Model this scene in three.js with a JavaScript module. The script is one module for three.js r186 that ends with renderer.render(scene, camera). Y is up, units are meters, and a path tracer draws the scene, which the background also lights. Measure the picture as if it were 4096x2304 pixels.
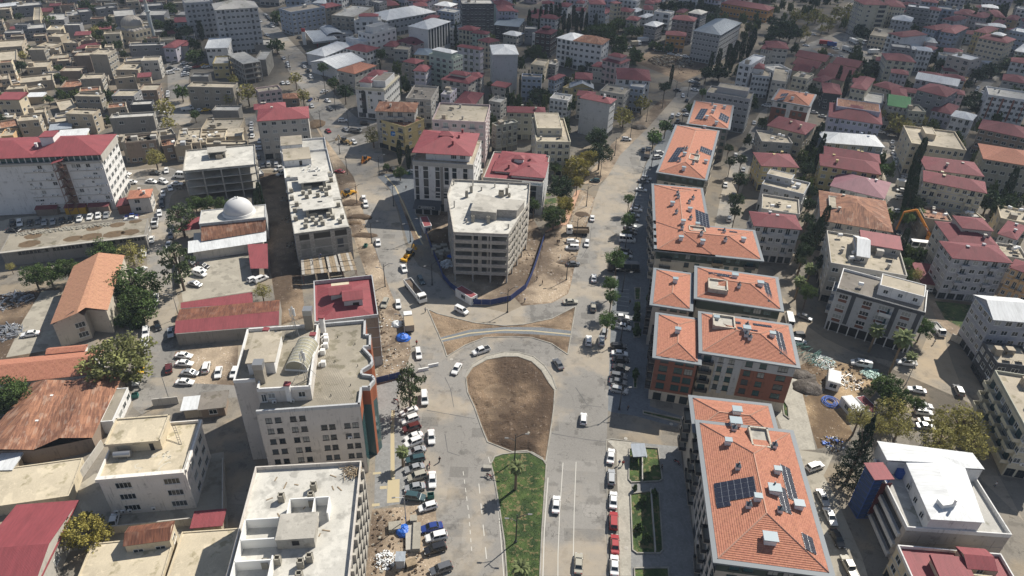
import * as THREE from 'three';
import { mergeGeometries } from 'three/addons/utils/BufferGeometryUtils.js';

// ---------------------------------------------------------------- camera, sky, sun, exposure
const scene = new THREE.Scene();
const camera = new THREE.PerspectiveCamera(45.03, 16 / 9, 1, 6000);
camera.position.set(0, 120, 0);
camera.rotation.set(-0.587, 0, 0.03597, 'YXZ');
camera.updateMatrixWorld(true);
const SUN = new THREE.Vector3(0.5, 0.707, -0.5).normalize();
{ // hazy autumn sky: deeper blue overhead, pale towards the horizon and round the sun
  const W = 256, H = 128, d = new Float32Array(W * H * 4);
  for (let y = 0; y < H; y++) for (let x = 0; x < W; x++) { const el = ((y + .5) / H - .5) * Math.PI, az = ((x + .5) / W - .5) * 2 * Math.PI, c = Math.cos(el) * Math.cos(az) * SUN.x + Math.sin(el) * SUN.y + Math.cos(el) * Math.sin(az) * SUN.z, t = Math.max(0, Math.sin(el)), h = Math.pow(1 - t, 3), g = .25 * Math.pow(Math.max(0, c), 12), k = (y * W + x) * 4; d[k] = .105 + .175 * h + g; d[k + 1] = .145 + .175 * h + g * .95; d[k + 2] = .225 + .165 * h + g * .85; d[k + 3] = 1; }
  const t = new THREE.DataTexture(d, W, H, THREE.RGBAFormat, THREE.FloatType); t.mapping = THREE.EquirectangularReflectionMapping; t.needsUpdate = true; scene.background = t; scene.environment = t;
}
const sun = new THREE.DirectionalLight(new THREE.Color(1, 0.94, 0.84), 5);
sun.position.copy(SUN).multiplyScalar(1500).add(new THREE.Vector3(0, 0, -250)); sun.target.position.set(0, 0, -250);
sun.castShadow = true; sun.shadow.mapSize.set(4096, 4096);
Object.assign(sun.shadow.camera, { left: -520, right: 520, top: 520, bottom: -520, near: 100, far: 3000 });
scene.add(sun, sun.target); sun.name = 'sun';
scene.fog = new THREE.FogExp2(new THREE.Color(0.7, 0.83, 1), 0.00013);
const renderer = new THREE.WebGLRenderer({ antialias: true });
renderer.setSize(1024, 576); renderer.shadowMap.enabled = true;
renderer.toneMapping = THREE.LinearToneMapping; renderer.toneMappingExposure = 1.34;

// ---------------------------------------------------------------- helpers
let seed = 7;
const R = () => { seed = (seed * 1664525 + 1013904223) >>> 0; return seed / 4294967296; };
const RR = (a, b) => a + (b - a) * R();
const reseed = (s) => { seed = (s * 2654435761) >>> 0; R(); };
const used = new Map();
const numbered = (n) => { const k = used.get(n) ?? 0; used.set(n, k + 1); return k ? n + '_' + String(k).padStart(3, '0') : n; };
const LAB = [];                                       // labels are completed at the end from what stands nearby
function shadows(o) { o.castShadow = o.receiveShadow = true; return o; }
function thing(name, cat, x, z, rot = 0, label, group, y = 0) {
  const o = new THREE.Group(); o.name = numbered(name); o.position.set(x, y, z); o.rotation.y = rot;
  o.userData.category = cat; if (group) o.userData.group = group;
  scene.add(o); if (label) LAB.push([o, label]); return o;
}
function part(parent, name, geo, mat, x = 0, y = 0, z = 0, ry = 0) {
  const m = shadows(new THREE.Mesh(geo, mat)); m.name = name; m.position.set(x, y, z); m.rotation.y = ry; parent.add(m); return m;
}
function single(name, cat, geo, mat, x, z, rot, label, group, y = 0) {
  const m = shadows(new THREE.Mesh(geo, mat)); m.name = numbered(name); m.position.set(x, y, z); m.rotation.y = rot;
  m.userData.category = cat; if (group) m.userData.group = group; scene.add(m); LAB.push([m, label]); return m;
}
function struct(name, geo, mat, kind = 'structure') { const m = shadows(new THREE.Mesh(geo, mat)); m.name = numbered(name); m.userData.kind = kind; scene.add(m); return m; }
const V = (x, y, z) => new THREE.Vector3(x, y, z);
// geometry collector: flat faces with uv in metres
class GB {
  constructor() { this.p = []; this.u = []; this.c = null; this.m = null; this.col = null; }
  at(x, y, z, ry = 0) { this.m = new THREE.Matrix4().makeRotationY(ry).setPosition(x, y, z); return this; }
  v(a) { const q = this.m ? a.clone().applyMatrix4(this.m) : a; this.p.push(q.x, q.y, q.z); if (this.col) { (this.c ??= []).push(...this.col); } }
  tri(a, b, c, ua, ub, uc) { this.v(a); this.v(b); this.v(c); this.u.push(...ua, ...ub, ...uc); return this; }
  quad(a, b, c, d, u0 = 0, v0 = 0) {                    // a b c d counter-clockwise, a-b along u
    const ab = b.clone().sub(a), L = ab.length() || 1, ux = ab.clone().divideScalar(L), f = (q) => { const e = q.clone().sub(a), s = e.dot(ux); return [u0 + s, v0 + Math.sqrt(Math.max(0, e.lengthSq() - s * s))]; };
    const A = [u0, v0], B = f(b), C = f(c), D = f(d);
    this.tri(a, b, c, A, B, C); if (c.distanceToSquared(d) > 1e-9) this.tri(a, c, d, A, C, D); return this;
  }
  box(x0, y0, z0, x1, y1, z1) {
    const q = (x, y, z) => V(x, y, z);
    this.quad(q(x0, y0, z1), q(x1, y0, z1), q(x1, y1, z1), q(x0, y1, z1), x0, y0);
    this.quad(q(x1, y0, z0), q(x0, y0, z0), q(x0, y1, z0), q(x1, y1, z0), x0 + 3.3, y0);
    this.quad(q(x0, y0, z0), q(x0, y0, z1), q(x0, y1, z1), q(x0, y1, z0), z0 + 7.1, y0);
    this.quad(q(x1, y0, z1), q(x1, y0, z0), q(x1, y1, z0), q(x1, y1, z1), z0 + 1.7, y0);
    this.quad(q(x0, y1, z1), q(x1, y1, z1), q(x1, y1, z0), q(x0, y1, z0), x0, z0);
    this.quad(q(x0, y0, z0), q(x1, y0, z0), q(x1, y0, z1), q(x0, y0, z1), x0, z0);
    return this;
  }
  cbox(x, y, z, w, h, d, ry = 0) {                      // centred in x and z, standing on y
    const keep = this.m, l = new THREE.Matrix4().makeRotationY(ry).setPosition(x, y, z);
    this.m = keep ? keep.clone().multiply(l) : l; this.box(-w / 2, 0, -d / 2, w / 2, h, d / 2); this.m = keep; return this;
  }
  bar(a, b, t) {                                        // square bar between two points
    const d = b.clone().sub(a), L = d.length(); if (L < 1e-4) return this;
    const keep = this.m, l = new THREE.Matrix4().compose(a, new THREE.Quaternion().setFromUnitVectors(V(0, 1, 0), d.divideScalar(L)), V(1, 1, 1));
    this.m = keep ? keep.clone().multiply(l) : l; this.box(-t / 2, 0, -t / 2, t / 2, L, t / 2); this.m = keep; return this;
  }
  poly(pts, y, up = true) {                             // flat polygon [[x, z], ...]
    const f = THREE.ShapeUtils.triangulateShape(pts.map((p) => new THREE.Vector2(p[0], p[1])), []);
    for (const t of f) {
      let [a, b, c] = t.map((k) => pts[k]);
      if (((b[0] - a[0]) * (c[1] - a[1]) - (b[1] - a[1]) * (c[0] - a[0]) < 0) !== up) [b, c] = [c, b];
      this.tri(V(a[0], y, a[1]), V(b[0], y, b[1]), V(c[0], y, c[1]), [a[0], -a[1]], [b[0], -b[1]], [c[0], -c[1]]);
    }
    return this;
  }
  prism(pts, y0, y1, top = true) {
    const q = area(pts) > 0 ? pts.slice().reverse() : pts; let u = 0;
    for (let i = 0; i < q.length; i++) { const a = q[i], b = q[(i + 1) % q.length]; this.quad(V(a[0], y0, a[1]), V(b[0], y0, b[1]), V(b[0], y1, b[1]), V(a[0], y1, a[1]), u, y0); u += Math.hypot(b[0] - a[0], b[1] - a[1]); }
    if (top) this.poly(pts, y1); return this;
  }
  walls(pts, y0, y1, t, closed = true) {                // thin wall along a polyline, inside the edge
    const n = closed ? pts.length : pts.length - 1, s = area(pts) > 0 ? 1 : -1;
    for (let i = 0; i < n; i++) { const a = pts[i], b = pts[(i + 1) % pts.length], L = Math.hypot(b[0] - a[0], b[1] - a[1]); if (L < .05) continue; const keep = this.m, l = new THREE.Matrix4().makeRotationY(Math.atan2(-(b[1] - a[1]), b[0] - a[0])).setPosition(a[0], 0, a[1]); this.m = keep ? keep.clone().multiply(l) : l; this.box(-.02, y0, s > 0 ? 0 : -t, L + .02, y1, s > 0 ? t : 0); this.m = keep; }
    return this;
  }
  get n() { return this.p.length; }
  build() {
    const g = new THREE.BufferGeometry(); g.setAttribute('position', new THREE.Float32BufferAttribute(this.p, 3)); g.setAttribute('uv', new THREE.Float32BufferAttribute(this.u, 2));
    if (this.c) g.setAttribute('color', new THREE.Float32BufferAttribute(this.c, 3)); g.computeVertexNormals(); return g;
  }
}
const area = (p) => { let s = 0; for (let i = 0; i < p.length; i++) { const a = p[i], b = p[(i + 1) % p.length]; s += a[0] * b[1] - a[1] * b[0]; } return s / 2; };
const cyl = (r0, r1, h, n = 10) => new THREE.CylinderGeometry(r1, r0, h, n).translate(0, h / 2, 0);
const shrink = (p, k) => { const c = p.reduce((s, a) => [s[0] + a[0] / p.length, s[1] + a[1] / p.length], [0, 0]); return p.map((a) => [c[0] + (a[0] - c[0]) * k, c[1] + (a[1] - c[1]) * k]); };

// ---------------------------------------------------------------- procedural textures (tileable value noise)
const LAT = new Float32Array(65536); reseed(11); for (let i = 0; i < 65536; i++) LAT[i] = R();
function vn(x, y, n, s) {                               // x, y in 0..1, n cells around
  x *= n; y *= n; const ix = Math.floor(x), iy = Math.floor(y); let fx = x - ix, fy = y - iy; fx = fx * fx * (3 - 2 * fx); fy = fy * fy * (3 - 2 * fy);
  const x0 = ((ix % n) + n) % n, x1 = (x0 + 1) % n, y0 = ((iy % n) + n) % n, y1 = (y0 + 1) % n, h = (a, b) => LAT[(a * 157 + b * 2399 + s * 7919 + a * b * 13) & 65535];
  return (h(x0, y0) * (1 - fx) + h(x1, y0) * fx) * (1 - fy) + (h(x0, y1) * (1 - fx) + h(x1, y1) * fx) * fy;
}
function fbm(x, y, n, oct, s) { let a = .5, v = 0, w = 0; for (let i = 0; i < oct; i++) { v += a * vn(x, y, n, s + i); w += a; a *= .55; n *= 2; } return v / w; }
const sm = THREE.MathUtils.smoothstep, lerp = THREE.MathUtils.lerp;
function tex(size, metres, fn, srgb = true) {
  const d = new Uint8Array(size * size * 4), o = [0, 0, 0];
  for (let y = 0; y < size; y++) for (let x = 0; x < size; x++) { fn(x / size, y / size, o); const k = (y * size + x) * 4; for (let c = 0; c < 3; c++) { let t = Math.min(1, Math.max(0, o[c])); if (srgb) t = t <= .0031308 ? t * 12.92 : 1.055 * Math.pow(t, 1 / 2.4) - .055; d[k + c] = t * 255; } d[k + 3] = 255; }
  const t = new THREE.DataTexture(d, size, size); t.wrapS = t.wrapT = THREE.RepeatWrapping; t.magFilter = THREE.LinearFilter; t.minFilter = THREE.LinearMipmapLinearFilter; t.generateMipmaps = true;
  if (srgb) t.colorSpace = THREE.SRGBColorSpace; t.repeat.set(1 / metres, 1 / metres); t.needsUpdate = true; return t;
}
const g3 = (o, v) => { o[0] = o[1] = o[2] = v; };
const mix3 = (o, a, b, t) => { for (let c = 0; c < 3; c++) o[c] = a[c] + (b[c] - a[c]) * t; };
const T = {};
T.plaster = tex(1024, 14, (x, y, o) => { const s = fbm(x, y, 5, 5, 3), st = fbm(x, y * .12, 60, 3, 9), f = fbm(x, y, 90, 2, 4); g3(o, .8 + .2 * s + .1 * (f - .5) - .26 * sm(st, .58, .8) * sm(fbm(x, y, 4, 3, 21), .4, .65) - .2 * sm(fbm(x, y, 9, 4, 31), .66, .76)); });
T.flat = tex(1024, 26, (x, y, o) => { const a = fbm(x, y, 5, 6, 40), b = fbm(x, y, 13, 4, 52), f = fbm(x, y, 140, 2, 60); const v = .72 + .4 * (a - .5) + .12 * (f - .5) - .26 * sm(b, .56, .72) + .12 * sm(fbm(x, y, 7, 4, 77), .58, .7) - (Math.abs(fbm(x, y, 6, 4, 91) - .5) < .006 ? -.1 : 0); o[0] = v * 1.01; o[1] = v; o[2] = v * (.97 - .1 * sm(b, .55, .75)); });
T.conc = tex(1024, 22, (x, y, o) => { const a = fbm(x, y, 6, 6, 140), f = fbm(x, y, 120, 2, 160), p = sm(fbm(x, y, 5, 5, 177), .52, .62); const v = .72 + .22 * (a - .5) + .1 * (f - .5) + .13 * p - .2 * sm(fbm(x, y, 9, 4, 199), .58, .74) - .1 * sm(fbm(x, y, 40, 3, 210), .66, .78); o[0] = v; o[1] = v * .985; o[2] = v * .95; });
T.board = tex(512, 6, (x, y, o) => { const k = Math.floor(y * 12), a = vn(x, k / 12, 12, 5), l = Math.abs((y * 12) % 1 - .5) > .46 ? .75 : 1; g3(o, (.7 + .3 * a + .3 * (fbm(x, y, 20, 3, 8) - .5)) * l); });
T.asph = tex(2048, 95, (x, y, o) => { const a = fbm(x, y, 6, 6, 240), d = sm(fbm(x, y, 9, 6, 250), .44, .66), f = fbm(x, y, 500, 2, 260), c1 = Math.abs(fbm(x, y, 14, 6, 270) - .5), c2 = Math.abs(fbm(x, y, 33, 5, 290) - .5), st = sm(fbm(x, y, 46, 4, 281), .6, .74), pt = vn(Math.floor(x * 23) / 23, Math.floor(y * 31) / 31, 31, 17); let v = .215 + .1 * (a - .5) + .05 * (f - .5) - .06 * st + (pt > .86 ? -.05 : pt < .1 ? .03 : 0); if (c1 < .0035 || c2 < .0022) v *= .6; mix3(o, [v * 1.03, v * .98, v * .9], [.38, .32, .24], d * (.35 + .4 * fbm(x, y, 60, 3, 299))); });
T.dirt = tex(2048, 70, (x, y, o) => { const a = fbm(x, y, 7, 7, 340), b = fbm(x, y, 24, 5, 350), f = fbm(x, y, 330, 2, 360), w = sm(fbm(x, y, 150, 2, 370), .74, .8) * sm(b, .4, .6); mix3(o, [.12, .088, .062], [.36, .285, .205], sm(a, .3, .68)); const m = .72 + .55 * b * f * 2 * .9; for (let c = 0; c < 3; c++) o[c] = Math.min(.6, o[c] * m + w * .16); });
T.rubble = tex(1024, 26, (x, y, o) => { const a = fbm(x, y, 8, 6, 440), c = vn(x, y, 170, 441), k = sm(fbm(x, y, 60, 3, 442), .5, .62); mix3(o, [.13, .11, .09], [.42, .39, .34], sm(a, .3, .7)); const m = .6 + .8 * c; for (let i = 0; i < 3; i++) o[i] = Math.min(.7, o[i] * m + k * .08); });
T.pave = tex(1024, 12, (x, y, o) => { const r = Math.floor(y * 30), u = x * 30 + (r % 2) * .5, k = vn((Math.floor(u) % 30) / 30, r / 30, 30, 3), e = (u % 1 < .07 || (y * 30) % 1 < .07) ? .8 : 1; g3(o, (.78 + .2 * k + .3 * (fbm(x, y, 6, 5, 17) - .5)) * e); });
T.grass = tex(1024, 16, (x, y, o) => { const a = fbm(x, y, 8, 6, 540), f = fbm(x, y, 130, 3, 541), d = sm(fbm(x, y, 22, 4, 545), .55, .7); mix3(o, [.02, .042, .012], [.075, .115, .03], sm(a * .6 + f * .4, .3, .7)); mix3(o, o.slice(), [.19, .15, .075], d * .75); });
T.metal = tex(1024, 14, (x, y, o) => { const s = fbm(x * 1, y * .15, 50, 3, 640), a = fbm(x, y, 6, 5, 641), j = Math.floor(x * 14) , k = vn(j / 14, .5, 14, 9); g3(o, .84 + .16 * (s - .5) * 2 + .2 * (a - .5) + .08 * (k - .5)); });
T.rib = tex(256, 2, (x, y, o) => { const t = (x * 8) % 1; g3(o, t < .22 ? sm(t, 0, .06) : t < .34 ? 1 - sm(t, .24, .34) : 0); }, false);
T.rust = tex(1024, 17, (x, y, o) => { const s = fbm(x, y * .12, 70, 3, 740), a = fbm(x, y, 7, 5, 741), r = Math.floor(y * 5), j = Math.floor(x * 20), k = vn(j / 20, r / 20, 20, 12), p = sm(fbm(x, y * .3, 22, 3, 750), .62, .74); mix3(o, [.15, .066, .042], [.32, .155, .09], sm(a * .4 + s * .6, .3, .7)); for (let c = 0; c < 3; c++) o[c] *= (.85 + .3 * k) * ((x * 20) % 1 < .06 || (y * 5) % 1 < .03 ? 1.35 : 1); mix3(o, o.slice(), [.5, .4, .32], p * .25); });
T.tile = tex(512, 4.4, (x, y, o) => { const i = Math.floor(x * 20), j = Math.floor(y * 12), k = vn(i / 20, j / 20, 20, 5), a = fbm(x, y, 4, 4, 840), e = (x * 20) % 1 < .12 || (y * 12) % 1 < .14 ? .7 : 1; const m = (.8 + .3 * k + .35 * (a - .5)) * e; o[0] = m; o[1] = m * (.94 + .1 * k); o[2] = m * .95; });
T.tileb = tex(256, 2.2, (x, y, o) => { const t = (x * 10) % 1, j = (y * 6) % 1; g3(o, .6 * Math.sin(t * Math.PI) + .4 * j); }, false);
T.noise = tex(512, 3, (x, y, o) => g3(o, fbm(x, y, 12, 5, 900)), false);
T.solar = tex(128, 1, (x, y, o) => { const e = (x * 6) % 1 < .08 || (y * 10) % 1 < .07; mix3(o, [.012, .014, .028], [.1, .11, .13], e ? .6 : 0); });
const lin = (r, g, b) => new THREE.Color().setRGB(r, g, b);
const std = (c, rough, o = {}) => new THREE.MeshStandardMaterial({ color: lin(...c), roughness: rough, ...o });
const WALL = { ta: [.41, .35, .265], cr: [.6, .52, .38], gr: [.25, .25, .26], gt: [.32, .29, .24], bk: [.27, .21, .165], dg: [.075, .08, .09], lg: [.46, .47, .48], be: [.47, .445, .4], bg: [.28, .265, .24], wh: [.72, .715, .7], li: [.5, .48, .55], ye: [.56, .46, .23], pe: [.58, .38, .2], or: [.58, .3, .1], pi: [.56, .44, .43], gn: [.42, .5, .44], gc: [.4, .4, .33], bl: [.34, .39, .47], br: [.06, .04, .036], co: [.34, .33, .305], tq: [.3, .42, .42], cy: [.58, .54, .42], cyy: [.6, .55, .4], go: [.34, .33, .27], pb: [.46, .41, .37], gw: [.38, .38, .38], gm: [.38, .39, .43], st: [.5, .5, .51], sg: [.4, .4, .42], te: [.26, .105, .07], bi: [.6, .56, .51], oc: [.52, .47, .39], cw: [.8, .76, .7], ds: [.055, .075, .06] };
const CN = { ta: 'tan', cr: 'cream', gr: 'grey', gt: 'grey-brown', bk: 'brown', dg: 'dark grey', lg: 'light grey', be: 'beige', bg: 'drab grey', wh: 'white', li: 'lilac', ye: 'yellow', pe: 'peach', or: 'orange', pi: 'pink', gn: 'pale green', gc: 'olive-grey', bl: 'blue-grey', br: 'black-brown', co: 'raw concrete', tq: 'teal', cy: 'cream', cyy: 'cream and yellow', go: 'grey-beige', pb: 'pinkish beige', gw: 'grey', gm: 'grey', st: 'white and grey', sg: 'grey and white', te: 'terracotta', bi: 'beige', oc: 'cream', cw: 'cream', ds: 'dark green' };
const M = { wall: {}, roof: {} };
for (const k in WALL) M.wall[k] = std(WALL[k], .9, { map: T.plaster, bumpMap: T.noise, bumpScale: .012 });
M.wall.co.map = T.conc;
const rm = (c, o = {}) => std(c, .68, { map: T.metal, bumpMap: T.rib, bumpScale: .04, ...o });
M.roof = {
  R: rm([.28, .058, .068]), D: rm([.2, .045, .055], { roughness: .8 }), V: rm([.27, .11, .14]), W: rm([.76, .78, .79], { roughness: .6 }), G: rm([.36, .4, .45], { roughness: .5 }), N: rm([.03, .25, .06]), B: rm([.12, .17, .23], { roughness: .5 }),
  O: std([.47, .2, .13], .85, { map: T.tile, bumpMap: T.tileb, bumpScale: .05 }), o: std([.46, .24, .15], .85, { map: T.tile, bumpMap: T.tileb, bumpScale: .05 }), U: std([1, 1, 1], .85, { map: T.rust, bumpMap: T.rib, bumpScale: .035 }), u: std([.62, .5, .47], .8, { map: T.rust, bumpMap: T.rib, bumpScale: .03 }),
  F: std([.5, .445, .36], .95, { map: T.flat, bumpMap: T.noise, bumpScale: .02 }), C: std([.58, .57, .55], .95, { map: T.flat, bumpMap: T.noise, bumpScale: .02 }), K: std([.26, .235, .21], .95, { map: T.flat }), S: std([.66, .65, .615], .95, { map: T.conc }), E: std([.68, .6, .46], .95, { map: T.flat }), T: std([.37, .335, .275], .95, { map: T.flat }),
};
const RN = { R: 'red metal', D: 'dull red', V: 'faded mauve', W: 'white metal', G: 'grey metal', N: 'green', B: 'dark blue', O: 'orange tile', o: 'orange tile', U: 'rusty brown', u: 'brown', F: 'flat', C: 'flat grey', K: 'flat dark', S: 'flat concrete', T: 'flat', E: 'flat' };
M.dark = std([.012, .013, .015], .35); M.glass = new THREE.MeshPhysicalMaterial({ color: lin(.02, .028, .034), roughness: .07, specularIntensity: 1 }); M.glassg = new THREE.MeshPhysicalMaterial({ color: lin(.035, .085, .09), roughness: .08 });
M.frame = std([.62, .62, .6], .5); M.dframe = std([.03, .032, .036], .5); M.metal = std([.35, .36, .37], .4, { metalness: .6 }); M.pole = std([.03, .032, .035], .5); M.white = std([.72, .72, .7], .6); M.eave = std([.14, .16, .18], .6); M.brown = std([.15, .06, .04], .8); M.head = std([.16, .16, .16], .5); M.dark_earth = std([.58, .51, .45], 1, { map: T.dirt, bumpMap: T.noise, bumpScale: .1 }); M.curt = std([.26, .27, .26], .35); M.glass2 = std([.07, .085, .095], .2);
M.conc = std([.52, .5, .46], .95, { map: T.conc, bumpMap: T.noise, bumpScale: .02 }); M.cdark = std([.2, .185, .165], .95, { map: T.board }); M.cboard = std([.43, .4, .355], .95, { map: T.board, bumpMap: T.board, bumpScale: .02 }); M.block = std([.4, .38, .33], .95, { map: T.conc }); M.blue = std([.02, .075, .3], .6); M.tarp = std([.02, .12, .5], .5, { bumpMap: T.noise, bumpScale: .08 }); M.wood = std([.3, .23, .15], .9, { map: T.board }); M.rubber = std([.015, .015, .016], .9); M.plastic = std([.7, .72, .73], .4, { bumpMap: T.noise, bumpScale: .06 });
M.solar = new THREE.MeshPhysicalMaterial({ color: lin(1, 1, 1), map: T.solar, roughness: .16 }); M.alu = std([.55, .56, .58], .35, { metalness: .7 }); M.brick = std([.3, .13, .08], .9); M.stairs = std([.19, .1, .075], .6); M.green = std([.02, .13, .11], .6);
M.red = std([.4, .03, .03], .5); M.yellow = std([.62, .33, .02], .5); M.orange = std([.55, .2, .02], .5);
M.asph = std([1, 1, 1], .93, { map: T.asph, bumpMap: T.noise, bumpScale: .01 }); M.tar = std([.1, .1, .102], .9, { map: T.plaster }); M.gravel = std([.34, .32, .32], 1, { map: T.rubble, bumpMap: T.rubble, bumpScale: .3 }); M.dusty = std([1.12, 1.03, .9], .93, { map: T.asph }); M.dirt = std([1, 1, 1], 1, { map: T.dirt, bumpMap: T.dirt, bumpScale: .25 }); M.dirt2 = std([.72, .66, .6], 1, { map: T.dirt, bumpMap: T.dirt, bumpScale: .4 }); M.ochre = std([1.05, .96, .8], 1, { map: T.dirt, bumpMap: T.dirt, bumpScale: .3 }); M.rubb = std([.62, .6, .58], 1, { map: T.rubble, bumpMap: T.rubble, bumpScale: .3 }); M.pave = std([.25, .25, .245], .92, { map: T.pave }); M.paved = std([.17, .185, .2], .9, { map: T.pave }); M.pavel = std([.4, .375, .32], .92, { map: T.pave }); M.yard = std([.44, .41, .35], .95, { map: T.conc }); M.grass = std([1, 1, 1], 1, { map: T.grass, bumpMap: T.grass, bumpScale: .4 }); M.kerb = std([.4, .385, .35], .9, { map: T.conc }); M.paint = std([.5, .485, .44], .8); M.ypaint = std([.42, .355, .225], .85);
// ---------------------------------------------------------------- windows and roofs
const WC = new Map();
function winGeo(w, h, grid) {
  w = Math.round(w * 5) / 5; h = Math.round(h * 5) / 5; const key = w + '/' + h + grid;
  if (!WC.has(key)) {
    const f = new GB(), p = new GB(), n = Math.max(2, Math.round(w / .75)), t = .07;
    f.box(-w / 2, -h / 2, 0, -w / 2 + t, h / 2, .07).box(w / 2 - t, -h / 2, 0, w / 2, h / 2, .07).box(-w / 2 + t, h / 2 - t, 0, w / 2 - t, h / 2, .07).box(-w / 2 + t, -h / 2, 0, w / 2 - t, -h / 2 + t, .07);
    for (let i = 1; i < n; i++) { const x = -w / 2 + w * i / n; f.box(x - .035, -h / 2 + t, 0, x + .035, h / 2 - t, .06); }
    if (grid) f.box(-w / 2 + t, h * .18, .001, w / 2 - t, h * .18 + .05, .058);
    f.box(-w / 2 - .1, -h / 2 - .09, 0, w / 2 + .1, -h / 2, .14);
    p.box(-w / 2 + t, -h / 2 + t, .002, w / 2 - t, h / 2 - t, .022);
    const fg = f.build(), pg = p.build(), both = mergeGeometries([fg, pg], true);
    WC.set(key, { f: fg, p: pg, both });
  }
  return WC.get(key);
}
const GV = (g) => { const r = R(); return r < .58 ? g : r < .8 ? M.glass2 : M.curt; };
const STY = { w: [M.frame, M.glass], d: [M.dframe, M.glassg], k: [M.dframe, M.glass] };
// one face of a building: centre x, z, turn and width, in the building's own axes
function faces(w, d) { return { F: [0, d / 2, 0, w], R: [w / 2, 0, Math.PI / 2, d], L: [-w / 2, 0, -Math.PI / 2, d], B: [0, -d / 2, Math.PI, w] }; }
const onFace = (f, u, out = 0) => [f[0] + Math.cos(f[2]) * u + Math.sin(f[2]) * out, f[1] - Math.sin(f[2]) * u + Math.cos(f[2]) * out];
function win(root, f, u, y, w, h, sty = 'w', near = 1, out = 0) {
  const g = winGeo(w, h, sty !== 'w'), s = STY[sty], [x, z] = onFace(f, u, out);
  if (near === 1) { const m = part(root, 'window', g.f, s[0], x, y, z, f[2]); part(m, 'pane', g.p, GV(s[1])); }
  else part(root, 'window', g.both, [s[0], GV(s[1])], x, y, z, f[2]);
}
function hip(gb, w, d, y, rise, ov, ox = 0, oz = 0) {    // hipped roof over a w x d rectangle
  const a = w / 2 + ov, b = d / 2 + ov, k = Math.min(a, b), r = a > b ? [V(ox - a + k, y + rise, oz), V(ox + a - k, y + rise, oz)] : [V(ox, y + rise, oz + b - k), V(ox, y + rise, oz - b + k)];
  const c = [V(ox - a, y, oz + b), V(ox + a, y, oz + b), V(ox + a, y, oz - b), V(ox - a, y, oz - b)];
  if (a > b) { gb.quad(c[0], c[1], r[1], r[0]); gb.quad(c[1], c[2], r[1], r[1]); gb.quad(c[2], c[3], r[0], r[1]); gb.quad(c[3], c[0], r[0], r[0]); }
  else { gb.quad(c[0], c[1], r[0], r[0]); gb.quad(c[1], c[2], r[1], r[0]); gb.quad(c[2], c[3], r[1], r[1]); gb.quad(c[3], c[0], r[0], r[1]); }
  gb.box(ox - a, y - .16, oz - b, ox + a, y - .004, oz + b);
}
function roofOn(root, code, w, d, h, ov = .55, ox = 0, oz = 0, wallMat, inM) {
  const shape = code[0], mat = M.roof[code[1]], gb = new GB(); if (inM) gb.m = inM;
  if (shape === 'h') hip(gb, w, d, h, Math.min(w, d) * .16 + .3, ov, ox, oz);
  else if (shape === 's') { const a = w / 2 + ov, b = d / 2 + ov, s = Math.min(1, d * .09); gb.quad(V(ox - a, h + .1, oz + b), V(ox + a, h + .1, oz + b), V(ox + a, h + .1 + s, oz - b), V(ox - a, h + .1 + s, oz - b)); gb.box(ox - a, h - .1, oz - b, ox + a, h + .09, oz + b); gb.quad(V(ox - a, h, oz - b + .01), V(ox + a, h, oz - b + .01), V(ox + a, h + .1 + s, oz - b), V(ox - a, h + .1 + s, oz - b)); }
  else {
    const gab = shape === 'G', a = w / 2 + ov, b = d / 2 + ov, rise = Math.min(2.6, (gab ? w : d) * .2 + .2), y = h;
    if (!gab) { gb.quad(V(ox - a, y, oz + b), V(ox + a, y, oz + b), V(ox + a, y + rise, oz), V(ox - a, y + rise, oz)); gb.quad(V(ox + a, y, oz - b), V(ox - a, y, oz - b), V(ox - a, y + rise, oz), V(ox + a, y + rise, oz)); }
    else { gb.quad(V(ox + a, y, oz + b), V(ox + a, y, oz - b), V(ox, y + rise, oz - b), V(ox, y + rise, oz + b)); gb.quad(V(ox - a, y, oz - b), V(ox - a, y, oz + b), V(ox, y + rise, oz + b), V(ox, y + rise, oz - b)); }
    gb.box(ox - a, y - .12, oz - b, ox + a, y - .004, oz + b);
    if (wallMat) { const g2 = new GB(); if (inM) g2.m = inM; if (gab) for (const s of [1, -1]) g2.tri(V(ox - s * w / 2, y, oz + s * d / 2), V(ox + s * w / 2, y, oz + s * d / 2), V(ox, y + rise * .93, oz + s * d / 2), [0, 0], [w, 0], [w / 2, rise]); else for (const s of [1, -1]) g2.tri(V(ox + s * w / 2, y, oz + s * d / 2), V(ox + s * w / 2, y, oz - s * d / 2), V(ox + s * w / 2, y + rise * .93, oz), [0, 0], [d, 0], [d / 2, rise]); part(root, 'gable', g2.build(), wallMat); }
  }
  return part(root, 'roof', gb.build(), mat);
}
function flatRoof(root, code, w, d, h, wallMat, ox = 0, oz = 0, par = .75, inM) {
  const g = new GB(); if (inM) g.m = inM; const a = w / 2, b = d / 2; g.box(ox - a + .2, h - par + .002, oz - b + .2, ox + a - .2, h - par + .05, oz + b - .2); part(root, 'roof', g.build(), M.roof[code[1]]);
  if (par > .1) { const p = new GB(); if (inM) p.m = inM; p.box(ox - a - .05, h - par, oz + b - .2, ox + a + .05, h, oz + b + .05).box(ox - a - .05, h - par, oz - b - .05, ox + a + .05, h, oz - b + .2).box(ox - a - .05, h - par, oz - b + .2, ox - a + .2, h, oz + b - .2).box(ox + a - .2, h - par, oz - b + .2, ox + a + .05, h, oz + b - .2); part(root, 'parapet', p.build(), wallMat); }
}
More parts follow.
